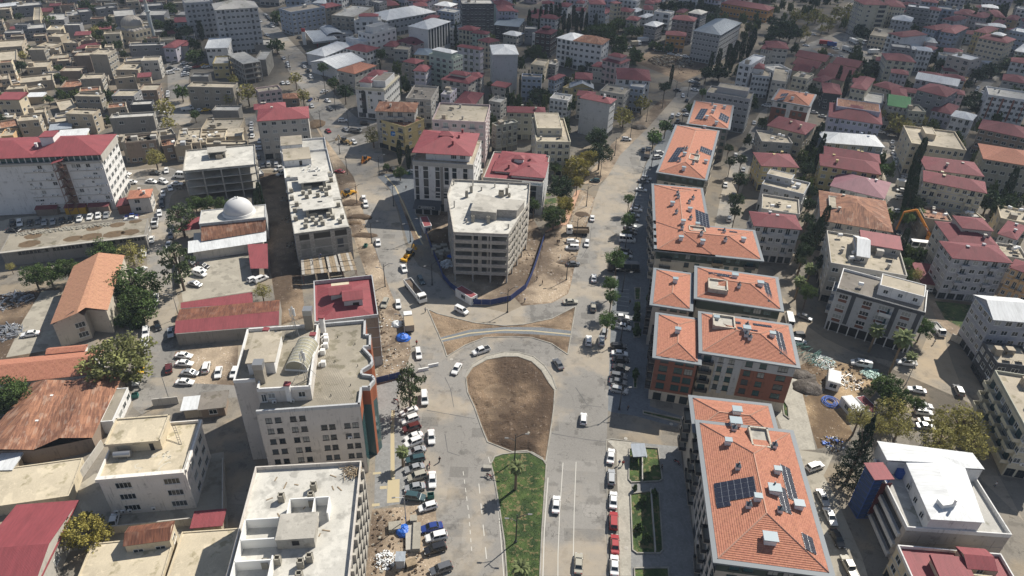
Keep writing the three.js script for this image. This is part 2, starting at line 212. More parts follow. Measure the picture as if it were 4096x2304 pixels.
// roof furniture, shared geometries
const bars = (list, t) => { const g = new GB(); for (const [a, b] of list) g.bar(V(...a), V(...b), t); return g.build(); };
const FG = {
  dish: (() => { const g = new THREE.SphereGeometry(.9, 14, 5, 0, Math.PI * 2, 0, .62).translate(0, -.9, 0).rotateX(.9).translate(0, 1.05, .1); const p = new THREE.CylinderGeometry(.04, .05, 1.1, 6).translate(0, .5, 0); return mergeGeometries([g.toNonIndexed(), p.toNonIndexed()]); })(),
  tank: (() => { const a = new THREE.CylinderGeometry(.55, .55, 1.3, 14).rotateZ(Math.PI / 2).translate(0, 1.25, 0).toNonIndexed(); const f = new GB(); for (const [x, z] of [[-.5, .35], [.5, .35], [-.5, -.35], [.5, -.35]]) f.bar(V(x, 0, z), V(x, .9, z * .8), .06); return mergeGeometries([a, f.build()]); })(),
  panel: (() => { const g = new GB(); g.quad(V(-.95, .15, .8), V(.95, .15, .8), V(.95, 1.25, -.5), V(-.95, 1.25, -.5)); g.bar(V(-.9, 0, -.5), V(-.9, 1.2, -.5), .05).bar(V(.9, 0, -.5), V(.9, 1.2, -.5), .05); return g.build(); })(),
  ac: new GB().box(-.42, 0, -.17, .42, .62, .17).build(), fan: new THREE.CircleGeometry(.22, 14).translate(.12, .31, .175),
  chim: new GB().box(-.35, 0, -.35, .35, 1.3, .35).box(-.45, 1.3, -.45, .45, 1.4, .45).build(),
  vent: mergeGeometries([new GB().box(-.4, 0, -.4, .4, .75, .4).build(), new THREE.ConeGeometry(.62, .55, 4, 1).rotateY(Math.PI / 4).translate(0, 1.02, 0).toNonIndexed(), new THREE.CylinderGeometry(.16, .16, .5, 8).translate(0, 1.5, 0).toNonIndexed()]),
};
function acUnit(root, x, y, z, ry) { const m = part(root, 'air_conditioner', FG.ac, M.white, x, y, z, ry); part(m, 'fan_grille', FG.fan, M.dark); }
function clutter(root, w, d, y, n) {
  for (let i = 0; i < n; i++) {
    const x = RR(-.42, .42) * w, z = RR(-.42, .42) * d, k = R(), ry = RR(-.6, .6);
    if (k < .3) part(root, 'satellite_dish', FG.dish, M.metal, x, y, z, Math.PI + ry); else if (k < .5) part(root, 'water_tank', FG.tank, M.white, x, y, z, ry); else if (k < .68) part(root, 'solar_heater', FG.panel, M.solar, x, y, z, Math.PI + ry * .3); else if (k < .85) part(root, 'chimney', FG.chim, M.conc, x, y, z, 0); else part(root, 'roof_hut', new GB().cbox(0, 0, 0, RR(1.6, 2.6), RR(1.4, 2.2), RR(1.6, 2.4)).build(), M.wall[['ta', 'be', 'gt', 'lg'][i % 4]], x, y, z, 0);
  }
}
const NUM = ['', 'single', 'two', 'three', 'four', 'five', 'six', 'seven', 'eight', 'nine'];
const OCC = [];
const KIND = { H: ['house', 'house', 'house'], A: ['apartment_building', 'apartment building', 'block'], O: ['office_building', 'building', 'building'], S: ['shed', 'shed', 'shed'] };
function B(kind, wall, roof, st, x, z, rot, w, d, h, nF, nS, o = {}) {
  reseed(Math.round(x * 31 + z * 17) + 5000);
  const [nm, cat, word] = KIND[kind], root = thing(o.name ?? nm, o.cat ?? cat, x, z, rot, o.label ?? [CN[wall] + ' ' + NUM[st] + '-storey ' + word + ' with ' + RN[roof[1]] + ' roof']);
  const dist = Math.hypot(x, z), near = dist < 200 ? 1 : dist < 330 ? 2 : 3, flat = roof[0] === 'f', top = flat ? h - (o.par ?? .75) : h, wm = M.wall[wall];
  OCC.push([x, z, Math.hypot(w, d) * .46]);
  part(root, 'wall', new GB().box(-w / 2, -.4, -d / 2, w / 2, top, d / 2).build(), wm);
  if (flat) flatRoof(root, roof, w, d, h, o.parm ?? wm, 0, 0, o.par ?? .75); else roofOn(root, roof, w, d, h, o.eave ?? .55, 0, 0, wm);
  for (const [u0, u1, v0, v1, ph, pr, pw] of o.pent ?? []) {
    const px = (u0 + u1 - 1) * w / 2, pz = (1 - v0 - v1) * d / 2, pw_ = (u1 - u0) * w, pd = (v1 - v0) * d, y0 = top, m = M.wall[pw ?? wall];
    part(root, 'penthouse', new GB().box(px - pw_ / 2, y0, pz - pd / 2, px + pw_ / 2, y0 + ph, pz + pd / 2).build(), m);
    if (pr[0] === 'f') flatRoof(root, pr, pw_, pd, y0 + ph + .25, m, px, pz, .25); else roofOn(root, pr, pw_, pd, y0 + ph, .35, px, pz, m);
    const f = [px, pz + pd / 2, 0, pw_], n = Math.max(1, Math.round(pw_ / 3.5)); if (near < 3) for (let i = 0; i < n; i++) win(root, f, (i + .5 - n / 2) * pw_ / n, y0 + ph * .52, 1.2, 1.1, 'w', near);
  }
  const fs = faces(w, d), sh = top / st, farW = [new GB(), new GB()];
  for (const key of ['F', 'R', 'L']) {
    const f = fs[key], n = key === 'F' ? nF : nS, a = rot + f[2], wx = x + Math.cos(rot) * f[0] + Math.sin(rot) * f[1], wz = z - Math.sin(rot) * f[0] + Math.cos(rot) * f[1];
    if (!n || (o.skip ?? '').includes(key) || Math.sin(a) * -wx + Math.cos(a) * -wz < -dist * .12) continue;
    const col = f[3] / n, ww = Math.min(o.ww ?? 1.7, col * .6), hh = Math.min(o.wh ?? 1.45, sh * .5), bal = kind === 'A' && h > 9 && near < 4 && !o.nobalc ? new Set(n > 3 ? [1, n - 2] : n > 1 ? [o.balc ? 0 : n - 1] : []) : new Set();
    if (!(o.balc || (key === 'F' && R() < .75))) bal.clear();
    if (o.stripe && key === 'R') for (let i = 0; i < n; i++) { const [sx, sz] = onFace(f, (i + .5 - n / 2) * col, .02); part(root, 'glass_strip', new GB().box(-col * .3, sh * .7, -.05, col * .3, top - .6, .05).build(), i % 2 ? M.glass : M.wall.dg, sx, 0, sz, f[2]); }
    if (o.terra && key === 'F') for (let i = 0; i < n; i += 2) { const [sx, sz] = onFace(f, (i + 1 - n / 2) * col, .02); part(root, 'facade_panel', new GB().box(-col * .2, sh * 1.05, -.04, col * .2, top - .3, .05).build(), M.wall.te, sx, 0, sz, f[2]); }
    if (o.band) for (let s = 1; s < st; s++) { const [sx, sz] = onFace(f, 0, .04); part(root, 'floor_band', new GB().box(-f[3] / 2, s * sh - .12, -.05, f[3] / 2, s * sh + .12, .05).build(), M.wall.bl, sx, 0, sz, f[2]); }
    for (let s = 0; s < st; s++) for (let i = 0; i < n; i++) {
      if (o.stripe && key === 'R') continue;
      const u = (i + .5 - n / 2) * col + (kind === 'H' ? RR(-.15, .15) * col : 0), y = (s + .56) * sh;
      if (kind === 'H' && R() < .18) continue;
      const shop = s === 0 && kind !== 'H' && st > 2;
      const W1 = shop ? col * .78 : bal.has(i) ? col * .55 : ww, H1 = shop ? sh * .66 : bal.has(i) ? sh * .66 : hh, y1 = shop ? sh * .42 : y;
      if (near < 3) win(root, f, u, y1, W1, H1, shop ? 'k' : o.sty ?? 'w', near);
      else { const g = winGeo(W1, H1, false), [sx, sz] = onFace(f, u), mm = new THREE.Matrix4().makeRotationY(f[2]).setPosition(sx, y1, sz); farW[0].p.push(...new THREE.BufferGeometry().copy(g.f).applyMatrix4(mm).attributes.position.array); farW[1].p.push(...new THREE.BufferGeometry().copy(g.p).applyMatrix4(mm).attributes.position.array); }
      if (bal.has(i) && s > 0) {
        const bw = col * .86, [sx, sz] = onFace(f, u, .55), g = new GB().box(-bw / 2, s * sh - .1, -.55, bw / 2, s * sh + .06, .55).box(-bw / 2, s * sh + .06, .45, bw / 2, s * sh + .95, .55).box(-bw / 2, s * sh + .06, -.55, -bw / 2 + .1, s * sh + .95, .45).box(bw / 2 - .1, s * sh + .06, -.55, bw / 2, s * sh + .95, .45);
        part(root, 'balcony', g.build(), o.balm ?? wm, sx, 0, sz, f[2]);
      } else if (s > 0 && near < 3 && R() < (o.ac ? .25 : .07)) { const [sx, sz] = onFace(f, u + ww * .5 + .6, .2); acUnit(root, sx, y - hh / 2 - .3, sz, f[2]); }
    }
  }
  if (kind !== 'H' && kind !== 'S' && near < 3 && st > 2) { const g = new GB(); for (let s = 1; s < st; s++) g.box(-w / 2 - .07, s * sh - .14, -d / 2 - .07, w / 2 + .07, s * sh + .1, d / 2 + .07); part(root, 'floor_bands', g.build(), o.bandm ?? (R() < .5 ? M.wall.lg : wm)); }
  if (farW[0].p.length) { const gs = farW.map((g) => { g.u = new Array(g.p.length / 3 * 2).fill(0); return g.build(); }); part(root, 'windows', mergeGeometries(gs, true), STY.w).userData.kind = 'stuff'; }
  if (flat && !o.bare) clutter(root, w * .9, d * .9, top + .05, o.n ?? (kind === 'S' ? 0 : near === 1 ? 6 : near === 2 ? 5 : kind === 'H' ? (R() < .6 ? 1 : 0) : 2));
  else if (roof[0] === 'h' && near < 3 && kind !== 'O') { const c = new GB().box(-.35, -.6, -.35, .35, 1.1, .35).box(-.5, 1.1, -.5, .5, 1.22, .5).build(); for (let i = 0; i < 2; i++) part(root, 'chimney', c, wm, RR(-.3, .3) * w, h + Math.min(w, d) * .08, RR(-.3, .3) * d); }
  return Object.assign(root, { w, d, h, top, fs, sh });
}
// ---------------------------------------------------------------- vehicles
const PAINT = { w: [[.72, .72, .71], 'white'], s: [[.4, .41, .42], 'silver'], g: [[.14, .145, .155], 'grey'], k: [[.012, .012, .014], 'black'], r: [[.32, .018, .02], 'red'], m: [[.09, .014, .012], 'dark red'], b: [[.015, .04, .2], 'blue'], d: [[.03, .07, .08], 'dark green'], y: [[.7, .42, .02], 'yellow'], e: [[.36, .34, .28], 'champagne'] };
for (const k in PAINT) PAINT[k].m = new THREE.MeshPhysicalMaterial({ color: lin(...PAINT[k][0]), roughness: .35, metalness: k === 's' || k === 'g' ? .4 : 0, clearcoat: .8, clearcoatRoughness: .08 });
// length, width, height, belt, bonnet, boot, windscreen rake, rear rake
const CT = { s: ['sedan', 4.6, 1.78, 1.45, .92, 1.15, .75, .75, .6], h: ['hatchback', 4.05, 1.73, 1.48, .95, .95, .08, .7, .35], u: ['suv', 4.5, 1.85, 1.66, 1.05, 1.1, .08, .65, .35], w: ['estate_car', 4.5, 1.72, 1.45, .92, 1.15, .06, .65, .25], v: ['van', 4.6, 1.85, 1.85, 1.1, .8, .05, .75, .12], V: ['van', 5.4, 1.95, 1.95, 1.15, .75, .05, .85, .12], m: ['minibus', 5.9, 2.05, 2.6, 1.3, .7, .05, .9, .1], M: ['minibus', 7, 2.1, 2.7, 1.35, .7, .05, .9, .1], p: ['pickup_truck', 5.2, 1.85, 1.78, 1.05, 1.15, 1.7, .6, .2], k: ['small_truck', 5.9, 2.05, 2.2, 1.2, .25, 3.6, .5, .1], B: ['bus', 10.5, 2.5, 3.2, 1.3, .12, .05, .25, .08] };
const CW = { s: 'sedan', h: 'hatchback', u: 'SUV', w: 'estate car', v: 'van', V: 'van', m: 'minibus', M: 'long minibus', p: 'pickup truck', k: 'small flatbed truck', B: 'bus' };
const CARS = new Map();
function carGeo(t) {
  if (CARS.has(t)) return CARS.get(t);
  const [, L, W, H, belt, hood, boot, rw, rr] = CT[t], hw = W / 2, z1 = L / 2, z0 = -L / 2, b = new GB(), y0 = .3, open = t === 'p' || t === 'k';
  const cb = z1 - hood, ce = z0 + boot, hd = belt - (hood > .5 ? .14 : 0), bt = boot > .3 ? belt - (open ? .1 : .06) : belt;
  const st = [[z1, y0 + .08, hd - .22, .86], [z1 - .18, y0, hd - .06, .95], [cb + rw * .1, y0, hd + .06, 1], [cb - .1, y0, belt, 1], [ce + .1, y0, belt, 1], [ce - (boot > .3 ? .05 : -.02), y0, bt, 1], [z0 + .16, y0, bt - .02, .96], [z0, y0 + .1, bt - .14, .88]];
  const ring = (s) => [V(-hw * s[3] * .94, s[1], s[0]), V(-hw * s[3], s[1] + (s[2] - s[1]) * .5, s[0]), V(-hw * s[3] * .9, s[2], s[0]), V(hw * s[3] * .9, s[2], s[0]), V(hw * s[3], s[1] + (s[2] - s[1]) * .5, s[0]), V(hw * s[3] * .94, s[1], s[0])];
  for (let i = 0; i < st.length - 1; i++) { const p = ring(st[i]), q = ring(st[i + 1]); for (let k = 0; k < 5; k++) b.quad(p[k], p[k + 1], q[k + 1], q[k]); }
  for (const [s, f] of [[st[0], 1], [st[7], -1]]) { const p = ring(s); if (f > 0) { b.quad(p[5], p[4], p[1], p[0]); b.quad(p[4], p[3], p[2], p[1]); b.quad(p[0], p[5], p[4], p[1]); } else { b.quad(p[0], p[1], p[4], p[5]); b.quad(p[1], p[2], p[3], p[4]); } }
  const bw = hw * .88, tw = t === 'm' || t === 'M' || t === 'B' || t === 'k' ? hw * .84 : hw * .7, yb = belt - .01, cab0 = t === 'k' ? cb - 1.5 : t === 'p' ? Math.min(ce, cb - 2) : ce, A = [V(-bw, yb, cb), V(bw, yb, cb), V(bw, yb, cab0), V(-bw, yb, cab0)], C = [V(-tw, H, cb - rw), V(tw, H, cb - rw), V(tw, H, cab0 + rr), V(-tw, H, cab0 + rr)];
  b.quad(C[0], C[1], C[2], C[3]);
  for (let i = 0; i < 4; i++) b.quad(A[i], A[(i + 1) % 4], C[(i + 1) % 4], C[i]);
  const glass = {}, pane = (i, u0, u1, v0 = .1, v1 = .9) => { const j = (i + 1) % 4, q = (u, v) => A[i].clone().lerp(A[j], u).lerp(C[i].clone().lerp(C[j], u), v), n = q(1, 0).sub(q(0, 0)).cross(q(0, 1).sub(q(0, 0))).normalize(); if (n.dot(V(0, .2, 0).add(q(.5, .5)).sub(V(0, 1, (cb + cab0) / 2))) < 0) n.negate(); const g = new GB(), o = (u, v) => q(u, v).addScaledVector(n, .012); g.quad(o(u0, v0), o(u1, v0), o(u1, v1), o(u0, v1)); return g; };
  glass.windscreen = [pane(0, .06, .94)]; glass.rear_window = [pane(2, .08, .92, .15, .88)]; glass.side_window = [];
  const sides = t === 'V' || t === 'v' ? [[.05, .4], [.46, .72]] : t === 'm' || t === 'M' || t === 'B' ? [[.03, .24], [.27, .48], [.51, .72], [.75, .97]] : open ? [[.1, .9]] : [[.08, .48], [.52, .92]];
  for (const [u0, u1] of sides) { glass.side_window.push(pane(1, u0, u1)); glass.side_window.push(pane(3, 1 - u1, 1 - u0)); }
  const wr = t === 'B' || t === 'k' ? .42 : .33, wz = t === 'k' ? [z1 - 1, z0 + 1.2] : [z1 - L * .19, z0 + L * .19], wheel = new THREE.CylinderGeometry(wr, wr, .24, 16).rotateZ(Math.PI / 2), rim = new THREE.CylinderGeometry(wr * .6, wr * .6, .25, 10).rotateZ(Math.PI / 2);
  const hl = new GB(), tl = new GB();
  const out = { L, W, H, body: b, glass, wheel, rim, wz, wr, hw, hl: new GB().box(-.2, -.07, -.04, .2, .07, .03).build(), tl: new GB().box(-.16, -.1, -.03, .16, .1, .03).build(), hy: hd - .28, ty: bt - .26, z0, z1, tops: { C, ce, cab0, bt } };
  b.cbox(-hw * 1.02, belt - .06, cb - rw * .5, .16, .12, .1).cbox(hw * 1.02, belt - .06, cb - rw * .5, .16, .12, .1);
  if (open) { const be = t === 'k' ? cab0 - .15 : cab0, g = new GB(), fl = t === 'k' ? 1 : .75, wt = t === 'k' ? 1.5 : bt + .12, bwid = t === 'k' ? hw : hw * .92; g.box(-bwid, fl, z0, bwid, fl + .06, be).box(-bwid, fl + .06, z0, -bwid + .07, wt, be).box(bwid - .07, fl + .06, z0, bwid, wt, be).box(-bwid + .07, fl + .06, z0, bwid - .07, wt, z0 + .07).box(-bwid + .07, fl + .06, be - .07, bwid - .07, wt, be); out.bed = g.build(); out.floor = new GB().box(-bwid + .07, fl + .06, z0 + .07, bwid - .07, Math.max(fl + .09, bt + .03), be - .07).build(); }
  out.bodyG = b.build();
  const gl = []; for (const k in glass) for (const g of glass[k]) gl.push(g.build());
  const dark = []; for (const s of [-1, 1]) for (const z of wz) dark.push(wheel.clone().translate(s * (hw - .1), wr, z).toNonIndexed());
  const uvless = (g) => { const c = new THREE.BufferGeometry(); c.setAttribute('position', g.attributes.position); c.setAttribute('normal', g.attributes.normal); return c; };
  out.far = mergeGeometries([mergeGeometries([out.bodyG, ...(out.bed ? [out.bed] : [])].map(uvless)), mergeGeometries(gl.map(uvless)), mergeGeometries(dark.map(uvless))], true);
  CARS.set(t, out); return out;
}
const CTPL = new Map();
function car(code, x, z, rot, label) {
  const t = code[0], p = PAINT[code[1]], g = carGeo(t), far = Math.hypot(x, z) > 270, name = CT[t][0]; let o;
  if (far) { o = shadows(new THREE.Mesh(g.far, [p.m, M.glass, M.rubber])); }
  else {
    if (!CTPL.has(code)) {
      const r = new THREE.Group(); part(r, 'body', g.bodyG, p.m);
      for (const k in g.glass) for (const q of g.glass[k]) part(r, k, q.build(), M.glass);
      for (const s of [-1, 1]) for (const wz of g.wz) { const w = part(r, 'wheel', g.wheel, M.rubber, s * (g.hw - .1), g.wr, wz); part(w, 'rim', g.rim, M.alu); }
      for (const s of [-1, 1]) { part(r, 'headlight', g.hl, M.white, s * g.hw * .6, g.hy + .1, g.z1 - .02); part(r, 'taillight', g.tl, M.red, s * g.hw * .66, g.ty + .1, g.z0 + .03); }
      if (g.bed) { part(r, 'cargo_bed', g.bed, p.m); part(r, 'bed_floor', g.floor, M.dark); }
      CTPL.set(code, r);
    }
    o = CTPL.get(code).clone();
  }
  OCC.push([x, z, 2.5]); o.name = numbered(name); o.position.set(x, .012, z); o.rotation.y = rot; o.userData = { category: CW[t] === 'small flatbed truck' ? 'truck' : name.replace('_', ' '), group: 'vehicles ' + label };
  scene.add(o); LAB.push([o, [p[1] + ' ' + CW[t]], label]); return o;
}
function row(label, ...cars) { for (const c of cars) car(c[0], c[1], c[2], c[3], label); }
// ---------------------------------------------------------------- trees
const SP = { g: [[.075, .115, .035], 'green broad-crowned tree'], G: [[.09, .15, .045], 'fresh green street tree'], o: [[.2, .21, .08], 'olive-green spreading tree'], y: [[.27, .235, .06], 'yellow-green tree'], a: [[.29, .265, .09], 'thin browning tree'], d: [[.04, .066, .03], 'dark evergreen tree'], p: [[.08, .11, .05], 'tall open pine'], c: [[.032, .055, .028], 'dark narrow cypress'], C: [[.03, .052, .03], 'big dark conifer'], b: [[.07, .12, .04], 'round green shrub'], l: [[.16, .19, .08], 'fan palm'] };
const BARK = std([.13, .1, .075], .95); const PALMB = std([.2, .15, .1], .95, { bumpMap: T.noise, bumpScale: .06 });
for (const k in SP) SP[k].m = new THREE.MeshPhysicalMaterial({ color: lin(1, 1, 1), vertexColors: true, roughness: .85, side: THREE.DoubleSide, specularIntensity: .3, transmission: .25, thickness: 0 });
const CRN = new Map();
function crown(sp, far, v) {
  const key = sp + far + v; if (CRN.has(key)) return CRN.get(key);
  reseed(900 + v * 13 + sp.charCodeAt(0)); const P = [], C = [], col = SP[sp][0];
  const leaf = (x, y, z, s, sh) => { const n = V(RR(-1, 1), RR(-.2, 1.2), RR(-1, 1)).normalize(), a = V(RR(-1, 1), RR(-1, 1), RR(-1, 1)).cross(n).normalize().multiplyScalar(s), b = n.clone().cross(a).multiplyScalar(RR(.5, .9)); const q = [V(x, y, z).sub(a), V(x, y, z).add(b), V(x, y, z).add(a), V(x, y, z).sub(b)]; for (const k of [0, 1, 2, 0, 2, 3]) P.push(q[k].x, q[k].y, q[k].z); const c = RR(.75, 1.25) * sh; for (let i = 0; i < 6; i++) C.push(col[0] * c, col[1] * c, col[2] * c); };
  const N = far ? 700 : 4200, ls = far ? .14 : .055;
  if (sp === 'c' || sp === 'C') { const n = N; for (let i = 0; i < n; i++) { const y = Math.pow(R(), sp === 'C' ? 1.4 : 1), a = R() * 6.283, tier = sp === 'C' ? .75 + .25 * Math.sin(y * 44 + a * 2) : .88 + .12 * Math.sin(a * 3 + y * 9), r = (sp === 'C' ? Math.pow(1 - y, .8) : Math.pow(Math.sin(Math.PI * (.12 + .86 * (1 - y) * .95)), .7)) * tier * Math.sqrt(RR(.45, 1)); leaf(Math.cos(a) * r, y, Math.sin(a) * r, ls * (sp === 'C' ? 1 : 1.5) * .8, RR(.8, 1.1)); const k = P.length; for (let q = k - 17; q < k; q += 3) P[q] = y + (P[q] - y) * .35; } }
  else {
    const nc = sp === 'p' ? 30 : sp === 'a' ? 34 : 30, cs = []; for (let i = 0; i < nc; i++) { const a = i * 2.39996, u = 1 - 2 * (i + .5) / nc, y = sp === 'p' ? u : Math.max(-.55, u), r = Math.sqrt(1 - u * u), k = RR(.42, .98); cs.push([Math.cos(a) * r * k, y * k * .95, Math.sin(a) * r * k, RR(.15, .4), RR(.65, 1.4)]); }
    for (let i = 0; i < N * (sp === 'a' ? .42 : sp === 'p' ? .5 : 1); i++) { const c = cs[i % nc], d = V(RR(-1, 1), RR(-1, 1), RR(-1, 1)).normalize().multiplyScalar(Math.pow(R(), .4) * c[3]); if (sp === 'p') d.y *= .5; leaf(c[0] + d.x, c[1] + d.y, c[2] + d.z, ls * (sp === 'b' ? 1.5 : 1) * RR(.7, 1.2), c[4]); }
  }
  const g = new THREE.BufferGeometry(); g.setAttribute('position', new THREE.Float32BufferAttribute(P, 3)); g.setAttribute('color', new THREE.Float32BufferAttribute(C, 3)); g.computeVertexNormals(); CRN.set(key, g); return g;
}
const TRK = [0, 1].map((v) => { reseed(77 + v); const l = [new THREE.CylinderGeometry(.035, .065, 1, 8).translate(0, .5, 0).toNonIndexed()]; for (let i = 0; i < 6; i++) { const a = i * 1.05 + v, b = new THREE.CylinderGeometry(.012, .028, .55, 5).translate(0, .27, 0).rotateX(RR(.5, .95)).rotateY(a).translate(0, RR(.45, .75), 0); l.push(b.toNonIndexed()); } return mergeGeometries(l); });
const FROND = [0, 1].map((v) => { reseed(31 + v); const g = new GB(); for (let i = 0; i < 46; i++) { const a = i * 2.4, e = 1.25 - i * .052, dir = V(Math.cos(a), 0, Math.sin(a)), sd = V(-Math.sin(a), 0, Math.cos(a)); let p = V(0, 0, 0), el = e; const c = RR(.7, 1.25) * (i > 36 ? .75 : 1); g.col = (i > 38 ? [.16, .11, .06] : SP.l[0]).map((q) => q * c); for (let k = 0; k < 4; k++) { const n = p.clone().addScaledVector(dir, Math.cos(el) * .27).add(V(0, Math.sin(el) * .27, 0)), w0 = [.03, .16, .24, .17][k], w1 = [.16, .24, .17, .02][k]; for (const s of [1, -1]) g.quad(p, n, n.clone().addScaledVector(sd, s * w1).add(V(0, -w1 * .5, 0)), p.clone().addScaledVector(sd, s * w0).add(V(0, -w0 * .5, 0))); p = n; el -= .36; } } return g.build(); });
let tk = 0;
function tree(sp, x, z, h, r) {
  const v = tk++ % 3, far = Math.hypot(x, z) > 300 || r < 1.2, rot = tk * 1.7, name = sp === 'l' ? 'palm_tree' : sp === 'p' ? 'pine_tree' : sp === 'c' ? 'cypress_tree' : sp === 'C' ? 'conifer_tree' : sp === 'b' ? 'shrub' : 'tree';
  const o = thing(name, sp === 'b' ? 'shrub' : sp === 'l' ? 'palm tree' : 'tree', x, z, rot, [SP[sp][1]]);
  let tr, cr;
  if (sp === 'l') { tr = part(o, 'trunk', cyl(.34, .24, h - r * .5, 10), PALMB); cr = part(o, 'crown', FROND[v % 2], SP.l.m, 0, h - r * .55, 0); cr.scale.setScalar(r * 1.05); return o; }
  tr = part(o, 'trunk', TRK[v % 2], BARK); { const k = Math.min(h * .55, r * 1.4); tr.scale.set(k, h * .78, k); }
  cr = part(o, 'crown', crown(sp, far ? 1 : 0, v), SP[sp].m);
  if (sp === 'c') r *= .72; if (sp === 'c' || sp === 'C') { cr.scale.set(r, h * .96, r); cr.position.y = h * .04; } else { const hv = sp === 'p' ? h * .42 : sp === 'b' ? h * .6 : Math.min(h * .46, r * .95); cr.scale.set(r * 1.12, hv * 1.1, r * 1.12); cr.position.y = sp === 'b' ? h * .45 : h - hv; }
  return o;
}
// ---------------------------------------------------------------- ground
{
  const g = new THREE.PlaneGeometry(3600, 3600, 180, 180).rotateX(-Math.PI / 2).translate(0, 0, -600), p = g.attributes.position, uv = g.attributes.uv, c = new Float32Array(p.count * 3);
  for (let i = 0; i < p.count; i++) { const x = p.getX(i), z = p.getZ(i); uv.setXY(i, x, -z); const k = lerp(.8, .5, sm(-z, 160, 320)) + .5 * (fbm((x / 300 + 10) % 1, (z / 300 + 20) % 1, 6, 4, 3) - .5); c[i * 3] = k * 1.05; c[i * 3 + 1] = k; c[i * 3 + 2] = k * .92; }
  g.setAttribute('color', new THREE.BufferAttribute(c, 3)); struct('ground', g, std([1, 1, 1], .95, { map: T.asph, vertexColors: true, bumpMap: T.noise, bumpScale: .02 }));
}
const shr = (p, k) => shrink(p, k);
const sheet = (name, layer, mat, pts, kind) => struct(name, new GB().poly(pts, layer * .005).build(), mat, kind);
const kerb = (pts, closed = true, h = .13, w = .22) => { const g = new GB(); const n = closed ? pts.length : pts.length - 1; for (let i = 0; i < n; i++) { const a = pts[i], b = pts[(i + 1) % pts.length], L = Math.hypot(b[0] - a[0], b[1] - a[1]); g.at(a[0], 0, a[1], Math.atan2(-(b[1] - a[1]), b[0] - a[0])).box(-w * .5, .001, -w / 2, L + w * .499, h + (i % 2) * .003, w / 2); } g.m = null; return struct('kerb', g.build(), M.kerb); };
function relief(name, pts, mat, h, n, cell = .55, y0 = .03) { // uneven earth inside an outline
  const xs = pts.map((p) => p[0]), zs = pts.map((p) => p[1]), x0 = Math.min(...xs), z0 = Math.min(...zs), nx = Math.ceil((Math.max(...xs) - x0) / cell), nz = Math.ceil((Math.max(...zs) - z0) / cell), Y = [], g = new GB();
  const ed = (x, z) => { let c = false, m = 1e9; for (let i = 0, j = pts.length - 1; i < pts.length; j = i++) { const [ax, az] = pts[j], [bx, bz] = pts[i]; if ((bz > z) !== (az > z) && x < (ax - bx) * (z - bz) / (az - bz) + bx) c = !c; const t = Math.min(1, Math.max(0, ((x - ax) * (bx - ax) + (z - az) * (bz - az)) / ((bx - ax) ** 2 + (bz - az) ** 2 + 1e-9))); m = Math.min(m, Math.hypot(x - ax - t * (bx - ax), z - az - t * (bz - az))); } return c ? m : -m; };
  for (let j = 0; j <= nz; j++) for (let i = 0; i <= nx; i++) { const x = x0 + i * cell, z = z0 + j * cell, e = ed(x, z), f = (q, s) => fbm(((x / 97 + 50) % 1), ((z / 97 + 50) % 1), q, 3, s); Y.push(e < 0 ? -1 : y0 + h * Math.min(1, e / 1.6) * (Math.pow(f(n, 41), 2) * 1.3 + .55 * Math.abs(f(n * 5, 47) - .5))); }
  const W = nx + 1, P = (i, j) => V(x0 + i * cell, Y[j * W + i], z0 + j * cell), U = (i, j) => [x0 + i * cell, -(z0 + j * cell)];
  for (let j = 0; j < nz; j++) for (let i = 0; i < nx; i++) if (Y[j * W + i] >= 0 && Y[j * W + i + 1] >= 0 && Y[(j + 1) * W + i] >= 0 && Y[(j + 1) * W + i + 1] >= 0) { g.tri(P(i, j), P(i, j + 1), P(i + 1, j), U(i, j), U(i, j + 1), U(i + 1, j)); g.tri(P(i + 1, j), P(i, j + 1), P(i + 1, j + 1), U(i + 1, j), U(i, j + 1), U(i + 1, j + 1)); }
  return struct(name, g.build(), mat);
}
const strip = (name, pts, w, mat, layer, kind) => { const g = new GB(); for (let i = 0; i < pts.length - 1; i++) { const a = pts[i], b = pts[i + 1], L = Math.hypot(b[0] - a[0], b[1] - a[1]); g.at(a[0], layer * .005, a[1], Math.atan2(-(b[1] - a[1]), b[0] - a[0])).quad(V(0, 0, w / 2), V(L, 0, w / 2), V(L, 0, -w / 2), V(0, 0, -w / 2)); } g.m = null; return struct(name, g.build(), mat, kind); };
sheet('road', 1, M.asph, [[-11.3,-80],[20.6,-81.3],[23.6,-117.1],[24.9,-127.2],[27.6,-150.5],[29.9,-169],[36.6,-210.2],[41.4,-229.6],[46,-247.4],[54,-275.6],[60.1,-296.9],[67.6,-313.1],[78,-341],[87.6,-360],[99.6,-382.7],[103.3,-395.5],[91.1,-390.5],[82.9,-369.1],[73.3,-349.3],[63.3,-325.6],[52.3,-303.2],[45.8,-289.9],[37.9,-266.1],[33.7,-256.3],[31.3,-246.2],[28.2,-231],[23.8,-212.7],[20.8,-197.8],[18.2,-181.6],[17.3,-178.2],[12.2,-173],[3.2,-170.9],[-1.1,-167],[-9.5,-169.6],[-14.9,-174.5],[-19.3,-179.1],[-23.9,-187.4],[-30.4,-191.2],[-37,-204.9],[-42.8,-227.1],[-48.9,-245.8],[-55.8,-258.1],[-55.1,-268],[-64.7,-310.3],[-85.3,-290.2],[-79.9,-283.9],[-72.3,-267.5],[-65.6,-257.3],[-62.4,-247.4],[-58.4,-237.2],[-52.2,-215],[-47.7,-204.1],[-43.2,-192.2],[-37.9,-177.9],[-34.8,-170.1],[-29.1,-157.1],[-26.8,-147.4],[-27.4,-136.7],[-30.7,-133.4],[-28.9,-113.3],[-15,-97.5],[-13.7,-92.4]]);
